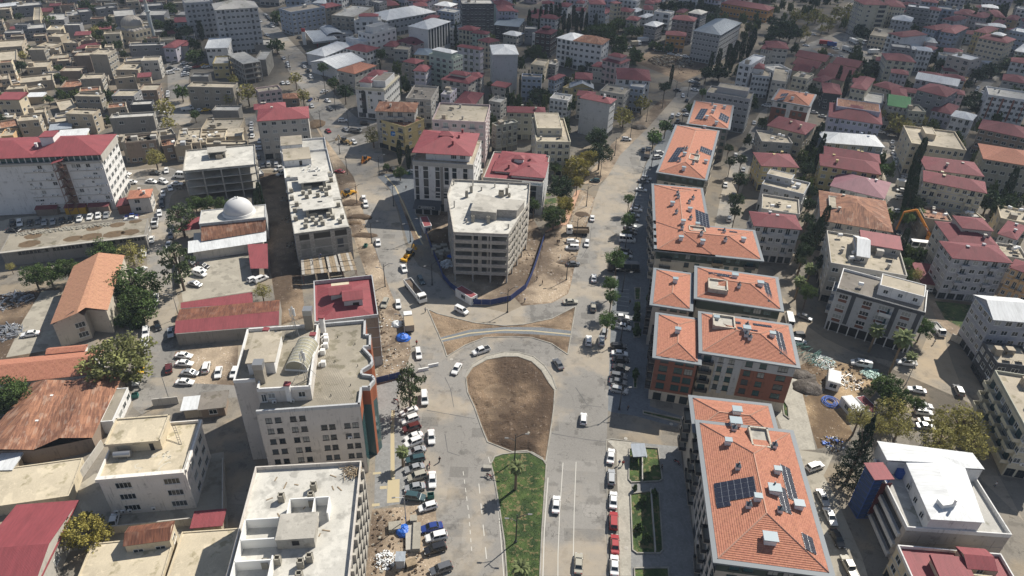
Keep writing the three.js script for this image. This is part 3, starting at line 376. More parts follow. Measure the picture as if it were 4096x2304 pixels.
sheet('road', 2, M.asph, [[-65.8,-319.4],[-78.4,-324.9],[-86.7,-338.3],[-101.8,-368.4],[-118.2,-403.2],[-132.2,-429.8],[-149.9,-461.7],[-180.4,-518.6],[-197.9,-548.4],[-231.3,-594.5],[-225,-550.8],[-180.6,-494.8],[-152.9,-441.8],[-131,-393.8],[-115.4,-363.4],[-102.3,-329.4],[-92.5,-310.1],[-85.6,-291.2]]);
sheet('lane', 1, M.asph, [[73.4,-225.9],[82.9,-255.7],[93.4,-284.3],[105.2,-308.2],[116.6,-335.1],[126,-354.8],[131.9,-361.6],[126.6,-346],[112.8,-308.9],[102.3,-285.1],[88,-249],[79.3,-224.8]]);
sheet('road', 1, M.dusty, [[84.5,-180.3],[86.6,-172.5],[87.7,-165],[90.2,-160.4],[96.1,-154.4],[105.6,-150.6],[111.3,-149.2],[124.4,-167.2],[128.2,-166],[125,-159.7],[122.4,-151.1],[119.7,-140.7],[120.4,-133.2],[118.6,-124.4],[112.6,-111.6],[110.7,-97.8],[122.5,-109.1],[129.9,-125],[99.4,-123.5],[101.9,-132.3],[104.9,-143.9],[97.3,-146.3],[90.5,-150.6],[85,-152],[81.1,-157.1],[81.8,-163.7],[82.5,-172.7]]);
sheet('street', 2, M.yard, [[66.9,-116.4],[76.4,-115],[71.8,-108.5],[72.3,-101.3],[72.1,-87.3],[71.5,-83.3],[64.5,-83],[65.2,-97.6],[65.1,-103.7]]);
sheet('street', 1, M.asph, [[172.6,-320.7],[186.4,-319.5],[181.1,-305.7],[178.6,-312.7],[169.1,-291],[154.9,-254.4],[145,-225.9],[135.4,-201.2],[137.9,-218.1],[140.4,-227.8],[148.7,-253.9],[161.7,-290.4],[172.4,-314.5]]);
sheet('lane', 1, M.asph, [[-90.7,-122.3],[-96,-133],[-98.7,-145],[-104.6,-160.2],[-118.3,-190.1],[-124.9,-206],[-129.3,-220.4],[-135.6,-237.8],[-139.3,-242.8],[-152.3,-243.5],[-158.4,-255],[-141.6,-260.4],[-130.3,-252.7],[-129.3,-243.6],[-129.8,-234.9],[-124.5,-219.2],[-119,-211.4],[-114.4,-196.7],[-102.4,-173.7],[-97.9,-166.1],[-96.3,-158.7],[-90.9,-145.4],[-68.3,-131.4],[-66.8,-127.1],[-86.5,-124.3],[-87.3,-119.8]]);
sheet('yard', 2, M.yard, [[-105.3,-189.7],[-87.2,-194.1],[-78.4,-175.3],[-78.2,-173.7],[-97,-166.7],[-104.6,-182]]);
sheet('yard', 2, M.yard, [[-174.6,-203.8],[-131.4,-218.7],[-143.2,-222.4],[-176,-213.7],[-181.3,-208.9]]);
sheet('dirt_lot', 2, M.dirt, [[-89.6,-143.8],[-74.1,-148.1],[-68.8,-131.4],[-79.7,-131.6],[-88.9,-141.3]]);
sheet('yard', 2, M.dirt2, [[-155.8,-165],[-136.5,-172.1],[-119,-142.9],[-131.9,-136.5],[-139.7,-138.4]]);
sheet('yard', 3, M.yard, [[-140.5,-169.7],[-135.6,-170.5],[-119.5,-143.8],[-131.9,-138.9],[-137.1,-154.8]]);
sheet('yard', 2, M.yard, [[-89.3,-101.6],[-63.9,-109.2],[-55.3,-88.2],[-84.1,-82.4],[-93.4,-94]]);
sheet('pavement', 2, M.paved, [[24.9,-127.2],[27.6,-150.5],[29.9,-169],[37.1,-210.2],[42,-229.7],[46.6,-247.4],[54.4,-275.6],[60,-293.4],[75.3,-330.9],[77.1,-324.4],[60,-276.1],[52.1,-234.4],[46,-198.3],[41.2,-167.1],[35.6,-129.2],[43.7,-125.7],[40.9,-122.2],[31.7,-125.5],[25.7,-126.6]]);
sheet('pavement', 2, M.pavel, [[23.7,-117.1],[29.4,-116.8],[25,-81.5],[22.9,-81.4],[25.6,-114.1],[23.8,-116.8]]);
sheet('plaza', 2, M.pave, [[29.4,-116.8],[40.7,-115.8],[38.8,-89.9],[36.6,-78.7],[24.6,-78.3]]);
{ const e = [[20.3,-78.1],[23.5,-117],[24.8,-117.5],[29.4,-116.9]]; kerb(e, false, .1); }
for (const p of [[[28.6,-114.4],[30.1,-115.2],[35.4,-114.9],[34.9,-105.7],[34.1,-105.1],[27.9,-104.5],[27.4,-105.3]], [[27.3,-101.3],[31.5,-102.2],[33.6,-102],[32.1,-87.5],[31.4,-86.7],[26.8,-86.5],[26,-87.2]], [[25.8,-83.1],[32.5,-83.5],[32,-78.6],[25.4,-78.3]], [[38.6,-182.9],[40.4,-183],[39.3,-176.3],[37.9,-176.2]], [[36,-164.3],[37.7,-164.4],[36.6,-157.3],[35.1,-157.2]], [[33,-142],[34.1,-142],[33.1,-135.7],[32.3,-135.7]], [[33.6,-127.3],[42.6,-125],[42.3,-123.6],[33.5,-126.3]], [[70.1,-133.9],[70.6,-130.6],[69.5,-126.4],[68.7,-127.7]]]) { sheet('planting_bed', 4, M.grass, p); kerb(p, true, .3, .25); }
{ const p = [[-3.3,-108.5],[-2.6,-110.6],[-.8,-111.5],[1.8,-112],[5.9,-112.4],[8.2,-110.8],[9.2,-108.8],[7.9,-90.9],[7.2,-77.6],[1.3,-77.4],[.3,-88.2],[-1,-96.5],[-2.3,-104]]; sheet('grass_median', 3, M.grass, p); kerb(p, true, .15, .28);
  const d = new GB(); reseed(5); // lawn tufts
  for (let i = 0; i < 9000; i++) { const t = R(), a = p[1], q = p[12], x = lerp(lerp(p[0][0], p[9][0], t), lerp(p[5][0], p[8][0], t), R()), z = lerp(p[5][1], p[8][1], t), h = RR(.04, .13), an = R() * 6.28; d.tri(V(x - Math.cos(an) * .06, .015, z - Math.sin(an) * .06), V(x + Math.cos(an) * .06, .015, z + Math.sin(an) * .06), V(x + RR(-.05, .05), .015 + h, z + RR(-.05, .05)), [x, z], [x + .1, z], [x, z + .1]); }
  struct('grass', d.build(), M.grass, 'stuff'); }
{ const p = [[-11.2,-137.6],[-9.7,-141.6],[-5.9,-145.2],[-1.4,-146.7],[2.3,-146.9],[6.1,-145],[8.7,-141.4],[10.4,-136.8],[11.9,-133.8],[11.4,-126.9],[10.3,-118.4],[9.1,-109.7],[4.8,-112.8],[1.4,-112.3],[-4.4,-115.1],[-6.1,-119.9],[-8.2,-126.6],[-10.3,-131.9]]; sheet('roundabout_earth', 3, M.dark_earth, p); relief('churned_earth', shr(p, .97), M.dark_earth, .9, 22, .45); kerb(p, true, .14, .3);
  const o = [[-11.2,-137.6],[-10,-142.9],[-6.2,-146.8],[-1.4,-148.8],[2.3,-148.8],[6.6,-147.1],[9.5,-143.5],[11.5,-138.8],[12.3,-134.6]]; kerb(o, false, .1, .3); sheet('sidewalk', 2, M.pavel, [[-11.4,-138],[-10.2,-143],[-6.3,-147],[-1.4,-149],[2.3,-149],[6.7,-147.4],[9.7,-143.7],[11.6,-139],[12.4,-134.6],[11.9,-133.1],[9.9,-136.8],[6.1,-145],[2.3,-146.5],[-5.9,-144.7],[-9.7,-141.2]]);
  relief('bare_earth', [[-7.4,-133.5],[-3.6,-135.7],[.5,-134.3],[2,-127.8],[2.6,-121],[-1,-118.8],[-4.8,-122.3],[-6.7,-127.4]], M.dirt2, .3, 14, .5, .3); }
{ const p = [[-24.7,-167.4],[-21.5,-165.3],[-10.4,-161.5],[-1.8,-160.6],[3.3,-161.4],[12,-164.9],[19.4,-171.6],[15.9,-148.5],[11.6,-153.1],[6.1,-155.5],[.5,-155.6],[-7.2,-154.7],[-12.5,-150.8],[-16.9,-145.8],[-18.6,-151.3],[-21.7,-159.4]]; sheet('traffic_island', 3, M.dirt2, p); for (const q of [[[-23.6,-166.2],[-10.4,-161.1],[-2.3,-160.2],[-11.7,-158.4],[-19.7,-154.4]], [[3.8,-161],[12,-164.1],[18.9,-170.8],[17.5,-159.9],[9,-161]], [[-18.6,-151.3],[-12.7,-154.1],[-4.5,-156.5],[-7.2,-154.9],[-12.5,-151.2],[-16.9,-146.4]], [[3.3,-156.7],[8.9,-156.6],[17.1,-156.1],[15.9,-149.4],[11.7,-153.5],[6.1,-155.9]]]) relief('churned_earth', q, M.dirt2, .45, 18); kerb(p, true, .14, .3);
  sheet('cobble_path', 4, M.paved, [[-19.7,-154],[-11.6,-158.1],[-1.8,-160],[9,-160.5],[17.7,-159.3],[17.1,-156.5],[8.9,-157],[.5,-157.2],[-4.5,-156.9],[-12.8,-154.6],[-18.9,-152]]); strip('tactile_strip', [[-19.1,-153.1],[-11.5,-156.5],[-1.7,-158.5],[6.1,-158.7],[17.1,-157.6]], .5, M.ypaint, 6); }
{ const p = [[-36.7,-227.5],[-25.8,-228.4],[5.7,-230.8],[10.9,-212.5],[7.2,-186.5],[1,-175],[-2.1,-173.2],[-11.7,-171.5],[-17.5,-176.5],[-21.2,-182.9],[-24.6,-193.4],[-29.1,-209.6]]; sheet('building_plot', 2, M.dirt, p); relief('churned_earth', p, M.dirt, .6, 14, .7); }
sheet('bare_earth', 3, M.ochre, [[-29.8,-213],[-23.7,-218.6],[-21.6,-206.7],[-25.6,-209.1]]); sheet('bare_earth', 3, M.ochre, [[1.8,-182.1],[6.2,-184.7],[.7,-175.5],[-8.2,-173.9]]);
sheet('rubble_ground', 4, M.rubb, [[4.6,-217],[9.5,-213.8],[7.9,-198.8],[5.9,-187.6],[1.9,-180.5],[-.5,-180.4],[1.7,-192.1]]);
{ const p = [[11,-217.5],[19.4,-224.1],[25.9,-252.9],[31.3,-246.2],[28.2,-231],[23.8,-212.7],[20.8,-197.8],[18.2,-181.6],[17.3,-178.2],[12.2,-173],[3.2,-170.9],[1,-175],[7.2,-186.5]]; sheet('dug_up_verge', 2, M.dirt2, p); relief('churned_earth', p, M.dirt, .22, 17, .7); }
sheet('dug_up_verge', 2, M.dirt, [[26.7,-258.5],[33.1,-258.1],[37.9,-266.1],[45.8,-289.9],[52.3,-303.2],[63.3,-325.6],[82.9,-369.1],[76.4,-368.4],[58.3,-331.9],[43.1,-302.3],[39.1,-288.1],[31.8,-272.6]]);
for (const p of [[[26.5,-246.7],[31.4,-246.6],[29.1,-237.9],[24.2,-238]], [[23.4,-237.1],[28.9,-237.1],[26,-225.3],[20.5,-224.2]], [[16.4,-204],[22.2,-203.7],[20.8,-197.8],[15.5,-198.1]]]) { sheet('bare_earth', 3, M.dirt2, p); kerb(p, true, .1, .2); }
sheet('footpath', 3, std([.5, .3, .2], .9, { map: T.pave }), [[17.9,-221.7],[19.4,-224.1],[25.9,-252.9],[23.9,-251.8],[16.5,-223.9],[11,-217.5],[12.7,-216.2]]);
{ const p = [[-79.9,-283.9],[-65.6,-257.3],[-58.4,-237.2],[-52.2,-215],[-47.7,-204.1],[-43.2,-192.2],[-37.9,-177.9],[-34.8,-170.1],[-29.1,-157.1],[-26.8,-147.4],[-27.6,-137.9],[-33.8,-134.8],[-37.9,-162.3],[-46.8,-185.9],[-56.3,-211.1],[-73.4,-259.5],[-84.9,-290.2],[-102.8,-327.9],[-93.4,-310]]; sheet('dug_up_verge', 2, M.dirt, p); relief('churned_earth', p, M.dirt, .55, 17, .7); }
{ const p = [[-105.2,-257.7],[-93.5,-257.8],[-75.6,-209.7],[-65.2,-178.9],[-59.2,-161],[-65.7,-156.8],[-76.3,-183.9],[-98.7,-245.2]]; sheet('dirt_alley', 2, M.dirt2, p); relief('churned_earth', p, M.dirt2, .5, 16, .7); } sheet('bare_earth', 3, M.ochre, [[-101.1,-255.2],[-94,-256.8],[-91.4,-246.7],[-96.4,-242.8]]);
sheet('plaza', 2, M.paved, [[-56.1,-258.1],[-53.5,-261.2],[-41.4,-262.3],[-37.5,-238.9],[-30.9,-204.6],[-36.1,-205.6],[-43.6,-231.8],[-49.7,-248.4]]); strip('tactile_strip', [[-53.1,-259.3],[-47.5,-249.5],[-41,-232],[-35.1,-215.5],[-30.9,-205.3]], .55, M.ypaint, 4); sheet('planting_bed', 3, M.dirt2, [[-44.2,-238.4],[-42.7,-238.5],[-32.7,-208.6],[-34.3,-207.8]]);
sheet('parking_paving', 2, M.pave, [[-33.6,-133.1],[-27.1,-136.7],[-27.8,-129.1],[-24.3,-118.9],[-19.8,-97.2],[-27.2,-95.1]]); sheet('dirt_lot', 2, M.dirt, [[-27.6,-94.8],[-14.7,-96.9],[-11.1,-78.9],[-25.8,-78.4]]);
for (const [a, w] of [[[[-27,-117.2],[-24.6,-102.9]], .9], [[[-24.4,-103],[-23.5,-96.8]], 2.6], [[[-28.4,-104.9],[-28.3,-104.3]], 1.8], [[[-27.1,-96.4],[-27,-95.7]], 1.6], [[[-26.3,-101.1],[-26.2,-100.3]], 1.5], [[[-28,-124.5],[-27,-117.2]], .8]]) strip('tactile_strip', a, w, M.ypaint, 4);
sheet('building_site', 2, M.ochre, [[76.6,-145.6],[85.4,-151.6],[99.6,-146],[95.8,-137.5],[83.9,-126],[83.8,-122.7],[82.2,-119.7],[73.3,-116.7],[74.1,-123.9],[76.4,-138.4]]); sheet('gravel_heap_ground', 3, M.rubb, [[76.7,-145.2],[82.2,-143.9],[80.9,-138.6],[76.4,-134.6],[76.7,-140]]);
sheet('pavement', 3, M.pavel, [[75.8,-144.7],[76.7,-140],[74.4,-125.6],[73.8,-122.2],[72.7,-116.4],[67.3,-116.1],[66.7,-121.9],[66.7,-126.9]]);
sheet('scrap_field', 2, M.dirt2, [[70.3,-439.5],[85.8,-469.2],[108.9,-453.4],[119.3,-445.7],[108.2,-419],[92.8,-399.8],[88.6,-408.8]]); sheet('truck_yard', 1, M.asph, [[201.6,-502.9],[234.3,-538.6],[250.2,-523.5],[253,-491.7],[233.6,-451.3],[207.4,-466.1],[186.8,-482.8]]); sheet('dry_grass', 2, M.dirt, [[197.5,-486.7],[210.8,-493.6],[212.5,-476.3],[200.5,-472.3]]); sheet('avenue', 1, M.asph, [[196.5,-502.2],[216.1,-533],[250.6,-582.6],[284.2,-628],[307.4,-664.3],[293.2,-661.9],[242.2,-581.3],[212.6,-535.5],[192.9,-501.7]]); sheet('avenue', 1, M.asph, [[366,-683.1],[410.9,-637.1],[400.1,-624],[351.4,-663.4]]); sheet('street', 1, M.asph, [[242.1,-367.1],[272.2,-415.1],[290.9,-437],[297.5,-437.8],[277,-411.8],[247.2,-367.6]]); sheet('weed_lot', 2, M.dirt, [[130.8,-183.2],[146.8,-181],[133.5,-160.2],[129.2,-161.8],[127.9,-170.9]]); sheet('weeds', 3, M.grass, [[132.6,-181.7],[145.3,-179.8],[134.2,-166.8],[130.9,-172.1]]); sheet('lawn', 3, M.grass, [[10.7,-242.8],[15.7,-244.9],[16.4,-240.7],[11.4,-238.6]]); sheet('lawn', 3, M.grass, [[10.6,-248.9],[14.3,-249.2],[13.8,-246.5],[10.3,-245.4]]);
sheet('square', 1, M.asph, [[-203.1,-400.6],[-189.8,-400.2],[-179.4,-373.2],[-165.4,-338.8],[-155.7,-321],[-152.8,-307.9],[-165,-304.2],[-183.2,-355.7]]); sheet('bare_earth', 1, M.ochre, [[-279.8,-364.8],[-266,-366.5],[-257.3,-350.5],[-268.8,-347.6]]); sheet('street', 1, M.asph, [[-134.5,-324.6],[-126.8,-324],[-97,-261.4],[-105.3,-260.6]]);
// lane markings, worn paint
const LINES = [[[[13.5,-77.8],[14.8,-96.2],[16,-110]], .16], [[[10.7,-77.7],[11,-85.3],[11.7,-95.5],[13,-109.6]], .16], [[[7.8,-77.6],[8.4,-91],[9.5,-105.1]], .2], [[[20.3,-78.1],[23.5,-116.2]], .12], [[[.7,-77.3],[0,-84.8],[-1.1,-95.5],[-2.6,-105.6],[-4,-110.5]], .16]];
for (const [p, w] of LINES) strip('lane_line', p, w, M.paint, 3);
{ const dash = (a, n, w) => { const [p, q] = a; for (let i = 0; i < n; i++) { const t0 = i / n, t1 = (i + .5) / n; strip('lane_dash', [[lerp(p[0], q[0], t0), lerp(p[1], q[1], t0)], [lerp(p[0], q[0], t1), lerp(p[1], q[1], t1)]], w, M.paint, 3); } };
  dash([[-9.4,-106],[-7.3,-94.5]], 5, .16); dash([[-7.3,-94.5],[-6,-84.8]], 5, .16); dash([[-5.7,-102.7],[-2.7,-81.4]], 4, .18);
  for (let i = 0; i < 12; i++) { const a = [[45.8,-250],[47.7,-238.2]], b = [[30.7,-182.4],[36.5,-182.2]], t = i / 12, c = [[46.8,-250.1],[51.2,-249.5]]; } }
for (const a of [[[46.7,-249.6],[51.2,-249.4]], [[46.3,-246.9],[50.4,-246.4]], [[45.6,-244],[49.6,-243.5]], [[45.1,-241.3],[48.8,-240.7]], [[33,-182],[36.7,-181.7]], [[32.7,-180],[36.4,-179.7]], [[32.3,-177.9],[36.1,-177.6]], [[31.9,-175.6],[35.7,-175.1]], [[31.5,-173.2],[35.4,-172.6]]]) strip('bay_line', a, .12, M.paint, 4);
{ const g = new GB(), crk = [[[-19.8,-124.9],[-14.1,-123.8],[-7.9,-122.6]], [[-16.6,-137.3],[-14.7,-132.8],[-13.3,-126.3]], [[10.7,-118.6],[17.7,-117.2],[23.3,-116.5]], [[-14.6,-117.2],[-13.4,-111.6],[-10.5,-110.5]], [[-24,-142.5],[-21.3,-137],[-21.5,-134.7]], [[17.3,-135.2],[19.9,-128.7],[23.3,-128.2]], [[-46.6,-201.5],[-43.7,-193.4],[-42.1,-186.2]], [[22.9,-199.9],[26.4,-210.1],[28,-223.2]]]; for (const p of crk) for (let i = 0; i < p.length - 1; i++) { const [a, b] = [p[i], p[i + 1]], L = Math.hypot(b[0] - a[0], b[1] - a[1]); g.at(a[0], .018, a[1], Math.atan2(-(b[1] - a[1]), b[0] - a[0])).quad(V(0, 0, .09), V(L, 0, .05), V(L, 0, -.05), V(0, 0, -.09)); } g.m = null; struct('road_cracks', g.build(), M.tar, 'stuff');
  const mh = new THREE.CylinderGeometry(.42, .45, .03, 20); for (const [x, z, l] of [[-15.6,-144.7, 'beside the traffic island tip'], [28.2,-117.8, 'in the shaded side street'], [24.6,-116.5, 'at the kerb corner by the white sedan'], [24.8,-87.7, 'on the shaded paving by the red sedan'], [39.9,-123.2, 'before the terracotta block'], [68.3,-113.8, 'in the sunlit street by the white SUV'], [75.3,-141.1, 'on the pale footpath by the gravel']]) { const m = single('manhole_cover', 'manhole cover', mh, M.conc, x, z, 0, null, null, .03); LAB.pop(); m.userData.label = 'round manhole cover ' + l; } }
{ // scattered small debris on the earth surfaces: too small to count
  const g = new GB(), w = new GB(); reseed(99);
  const spots = [[[[-10.3,-139.6],[10.5,-131.1],[-5.4,-119.9],[9.4,-115.8]], 120], [[[-70.2,-259.8],[-48.8,-204.7],[-73.4,-259.5],[-55.3,-211.2]], 500], [[[-46.8,-185.9],[-28.1,-144.7],[-37.9,-162.3],[-32.3,-138.4]], 900], [[[4.6,-217],[9.5,-213.8],[-.5,-180.4],[5.9,-187.6]], 900], [[[84.7,-151.1],[98.7,-145.2],[80.9,-138.6],[93.4,-137.4]], 500], [[[-27.1,-94.4],[-18.6,-94.7],[-25.1,-79.6],[-14.7,-80.1]], 500], [[[-92.6,-255.9],[-84.4,-231.8],[-76.3,-209.6],[-68,-184.4]], 400], [[[81.1,-459],[111.2,-449.1],[88.6,-408.8],[106,-422.8]], 350], [[[19.3,-222.6],[26.9,-227.7],[9.4,-189.6],[17.5,-184.3]], 400], [[[-171.3,-204],[-144.8,-211.7],[-169.2,-202.8],[-143.6,-210.7]], 250]];
  for (const [q, n] of spots) for (let i = 0; i < n; i++) { const u = R(), v = R(), x = lerp(lerp(q[0][0], q[1][0], u), lerp(q[2][0], q[3][0], u), v), z = lerp(lerp(q[0][1], q[1][1], u), lerp(q[2][1], q[3][1], u), v), s = Math.pow(R(), 4) * .5 + .07; (R() < .12 ? w : g).cbox(x, -.02, z, s, s * RR(.3, .8), s * RR(.4, 1.4), R() * 3); }
  struct('debris', g.build(), M.dirt2, 'stuff'); struct('debris', w.build(), M.block, 'stuff'); }
// ---------------------------------------------------------------- the town: kind, wall, roof, storeys, x, z, turn, width, depth, height, windows on front and side
B('H','ta','fF',2,-295.4,-407.5,.43,13.3,16.7,6.5,3,2);
B('H','ta','fF',2,-283.5,-385,.55,9.3,22.3,6,2,2);
B('H','gt','fF',3,-268.6,-390.6,.21,7.7,5.9,9,0,3);
B('H','ta','fF',2,-273.4,-408.1,-.06,9,9.4,6.5,2,2);
B('H','gr','fC',3,-310.9,-445.3,.15,7.4,4.6,8,2,2);
B('H','gr','fC',2,-302.8,-445.8,.55,9.5,12.2,7,3,2);
B('H','cr','fF',2,-287.2,-440.1,.31,7.5,11.3,8,3,0);
B('H','gr','fC',3,-276.8,-442.3,.21,8.7,6.3,10,0,0);
B('H','ta','fF',2,-278.8,-427.5,-.01,7.5,9.1,7,2,2);
B('H','ta','fF',2,-263.8,-416.9,.09,8.4,8.9,6.5,2,2);
B('H','bk','fF',2,-259.7,-421.5,.78,9.5,7.7,6.5,2,0);
B('S','ta','sD',1,-255,-416,.51,11.9,7.2,4,0,0);
B('H','bk','fF',3,-239.3,-383.8,.26,7.6,8.2,9,0,2);
B('H','gt','fF',4,-223,-374.7,.07,8.9,11.1,13,0,4);
B('H','ta','fF',3,-232.1,-397.3,.4,4,6.6,10,2,2);
B('H','bk','fF',2,-236.3,-365.6,.17,10.6,8,6,0,2);
B('H','ta','fF',1,-247.4,-351.1,.53,14.3,11.3,5,2,2);
B('H','ta','fF',1,-240.6,-338.6,.71,6.9,5.8,4.5,2,2);
B('H','cr','sR',2,-236.9,-315.4,.11,9.3,7.8,7.5,3,2);
B('S','ta','sW',1,-235.4,-330,.22,6.5,4.6,3.5,0,0);
B('H','gt','fF',3,-214.5,-345.4,.29,9.4,8.6,9,0,3);
B('H','ta','fF',2,-203.4,-354.2,.48,9.4,3.9,6.5,2,3);
B('H','ta','fF',2,-207.7,-370.5,.12,11.2,12.8,7,2,2);
B('H','be','fF',3,-198.6,-375.9,.24,8.6,8.6,10,2,2, { ac: 1 });
B('H','gr','fC',2,-217.2,-410.5,.26,18.3,5.7,8,3,0);
B('H','li','hD',2,-201.7,-412.7,-.02,6.9,15.6,8,2,2);
B('H','be','sD',2,-199.3,-415.2,.3,6.5,5.6,7,2,1);
B('H','gt','fF',2,-203.4,-320.8,.05,11.6,5,8,4,2);
B('S','ta','fF',1,-214.9,-318.9,.63,6.8,15.8,3.5,0,0);
B('H','gr','fF',3,-187.2,-323.8,.11,10.1,9.6,8.5,3,2);
B('H','bk','fF',2,-182.6,-337.8,.2,8.4,10.3,7,2,2);
B('H','dg','fC',3,-174.8,-312.9,.26,8.9,6.3,8,0,2);
B('H','ta','fF',3,-192.9,-295.8,0,11.8,6.7,9,2,2);
B('H','bg','fC',2,-171.3,-296.4,.28,17.7,5.9,8,2,2);
B('H','gt','fF',3,-148.9,-332.7,.04,21.7,7.6,11,4,2);
B('H','ye','fC',2,-164.2,-385,.24,8.1,14.8,8,3,2);
B('H','wh','sW',3,-174.4,-408.8,.23,11.5,17.8,10,4,2);
B('A','lg','hC',8,-170.8,-433.9,.46,23.5,17,26,9,2);
B('A','lg','fC',7,-206.3,-464.3,.53,16.4,14,22,6,2);
B('H','bg','fC',2,-226.1,-495.1,.16,17.2,13.5,7,3,0);
B('H','tq','sD',2,-218.9,-472,.34,15,9.7,7.5,8,1);
B('S','wh','sW',1,-357,-504.9,.72,11.9,7,5.5,6,0);
B('S','ta','sD',1,-326.1,-495.4,.37,7.1,8.1,5,2,0);
B('H','gr','fC',2,-294.4,-486.8,.68,7.2,9.2,8,2,0);
B('H','gr','fC',2,-288.3,-502.8,.72,12.9,8,7,3,0);
B('H','gr','fC',3,-261.5,-475.9,.5,12.5,19.5,10,0,0);
B('H','gr','fC',3,-247.7,-487.9,.25,15,16.6,8,3,0);
B('H','gr','fC',2,-262.2,-515.9,.53,13.5,10.1,7,3,0);
B('H','cr','fF',2,-318.5,-473.9,.52,3.8,38.3,8,0,0);
B('H','bk','fF',2,-338.3,-460.5,.99,5.3,24.7,6,2,0);
B('H','gr','fC',2,-342.3,-504.1,.61,14.7,12.1,7,4,0);
B('H','gr','fC',2,-307.2,-476.1,.26,12.8,19.2,6,3,0);
B('H','ta','fC',2,-302.9,-486.7,.52,8.1,15.7,6,3,0);
B('H','ta','fF',2,-261.9,-348.7,.56,3.8,9.1,6,2,0);
B('H','ta','fF',1,-248.8,-336.5,.33,7.3,6.5,5,2,0);
B('H','bk','fU',1,-226.3,-346.5,.28,9.4,11.9,4.5,2,0);
B('H','gr','fF',1,-205.7,-296.4,.52,7.7,6.7,4.5,2,0);
B('S','lg','sG',1,-200.3,-288.9,.42,7.6,5.4,4,5,0);
B('S','ta','sW',1,-191.9,-283.4,.32,10.3,6.3,3.5,0,0);
B('H','ta','fU',2,-220.9,-286.2,.64,6.9,10,6,2,2);
B('H','pe','fF',2,-214.5,-276.3,.34,4.7,8.4,6,2,2);
B('H','ta','fF',1,-262.3,-378.2,.31,9.9,12,4,2,2);
B('H','ta','fF',1,-258.3,-390.6,.26,7.4,9.2,5,2,0);
B('H','ta','fF',1,-169.4,-278.3,.1,6.2,5.1,5,0,0);
B('H','gt','fF',3,-154.7,-269.3,.33,13.6,9.1,9,4,2);
B('H','bg','fF',2,-148.8,-278.3,.6,5.8,9,8,0,0);
B('H','ta','fF',2,-138.3,-277,.33,8.8,16.8,7,2,2);
B('H','cr','fF',2,-130.8,-281.9,.25,10.9,8.3,6,2,2);
B('H','cr','sF',1,-123,-286.7,.2,5.7,6.6,5,0,0);
B('H','ta','fF',1,-133.9,-301.6,.17,16.5,13.5,3.5,0,0);
B('H','ta','fF',1,-124.5,-276.2,.09,19.5,4.3,5,3,0);
B('H','bg','fC',1,-137.7,-317.7,.1,11.9,6.9,5,0,0);
B('H','bg','fC',1,-169.3,-366.3,.12,9.1,6.2,5,0,0);
B('H','ta','fF',2,-219.1,-273.2,.25,7.3,7.1,6,2,2);
B('H','bk','fF',3,-154.1,-267.7,.38,11.1,7.7,9,4,2);
B('H','bk','fU',2,-144.6,-270.4,.51,5.3,6.7,6.5,1,0);
B('H','ta','fF',2,-137.7,-269.5,.26,6.4,6.6,7,2,2);
B('H','ta','fF',2,-134,-276.3,.3,5.4,8,6,2,0);
B('O','bl','fK',5,-146.6,-486.2,.84,25.9,14.1,15,7,3);
B('A','gt','fC',4,-112.8,-486.8,-.2,15.9,33.4,14,5,4);
B('A','gt','hD',4,-132.9,-504.3,.91,13.7,9.2,13,4,2);
B('A','wh','fC',4,-100,-471.3,.15,17,12.5,13,4,2, { pent:[[.2,.9,.1,.6,3,'hR']] });
B('O','lg','hW',3,-82,-498.2,.81,41.6,21.4,11,12,4);
B('O','wh','fC',4,-87.9,-438.5,.95,21.8,10.7,14,5,3, { pent:[[.2,.8,.2,.8,3.5,'fC']] });
B('O','wh','hW',4,-57.1,-449.3,-.47,14.2,24.9,16,0,8, { stripe: 1 });
B('O','wh','hW',2,-112.7,-420.2,1.19,29.8,12.5,6.5,8,0);
B('O','wh','gW',2,-103.4,-397,1,21.4,20,6,7,0);
B('A','wh','hD',3,-92.5,-414.8,-.47,14.9,11.8,9,4,4);
B('O','wh','fW',3,-95.4,-436,-.59,15.6,16.7,10,0,0);
B('A','be','hO',3,-86,-368.7,-.48,10.8,17.7,11,2,5);
B('A','be','hU',5,-52.7,-293.6,.01,16.3,11.5,17,4,3);
B('A','ye','fU',4,-50.2,-289.7,-.58,14.2,12.7,13,3,2);
B('A','be','fK',4,-45.6,-323.7,-.07,11.8,19.5,14,4,4);
B('A','li','hD',4,-50.8,-365.5,-.17,6.1,10.6,13,2,4, { band: 1 });
B('A','gt','hD',4,-57.8,-381.7,-.5,8,7.5,12,2,2);
B('A','gn','fC',6,-39.5,-374.6,-.52,15.6,8.7,18,4,4, { pent:[[.1,.9,.1,.7,3,'hW']] });
B('A','cr','hB',4,-53.6,-396.5,-.09,8.9,11.9,13,3,2);
B('A','li','hD',5,-27.9,-394.5,-.4,14.1,4.1,17,4,3);
B('A','gn','hD',4,-24.9,-444.7,-.26,9.3,6.2,13,4,3);
B('A','cr','hD',5,-18.9,-419.2,-.74,8.7,8.8,15,3,5);
B('A','dg','fC',7,-29.3,-475.1,.17,20.7,13.6,25,8,2);
B('A','li','hD',4,-11.6,-505.1,.16,10.6,15.5,15,5,2);
B('H','dg','sB',3,-8.1,-490.8,-.19,16.3,19.4,9,3,2);
B('A','lg','hW',7,-8.8,-376.6,.13,12.8,17.6,21,0,5);
B('A','be','hD',4,-30.3,-353.6,-.4,14.9,11.4,12,4,3, { pent:[[.2,.8,.3,.8,2.5,'hD']] });
B('A','be','hD',4,-22,-360.4,-.13,5.5,7.4,12,2,3);
B('H','be','sD',3,-9.3,-354.7,-.42,7.6,5.9,9,2,1);
B('H','be','hD',2,-24.3,-335.5,-.2,9.4,18.2,8,3,3);
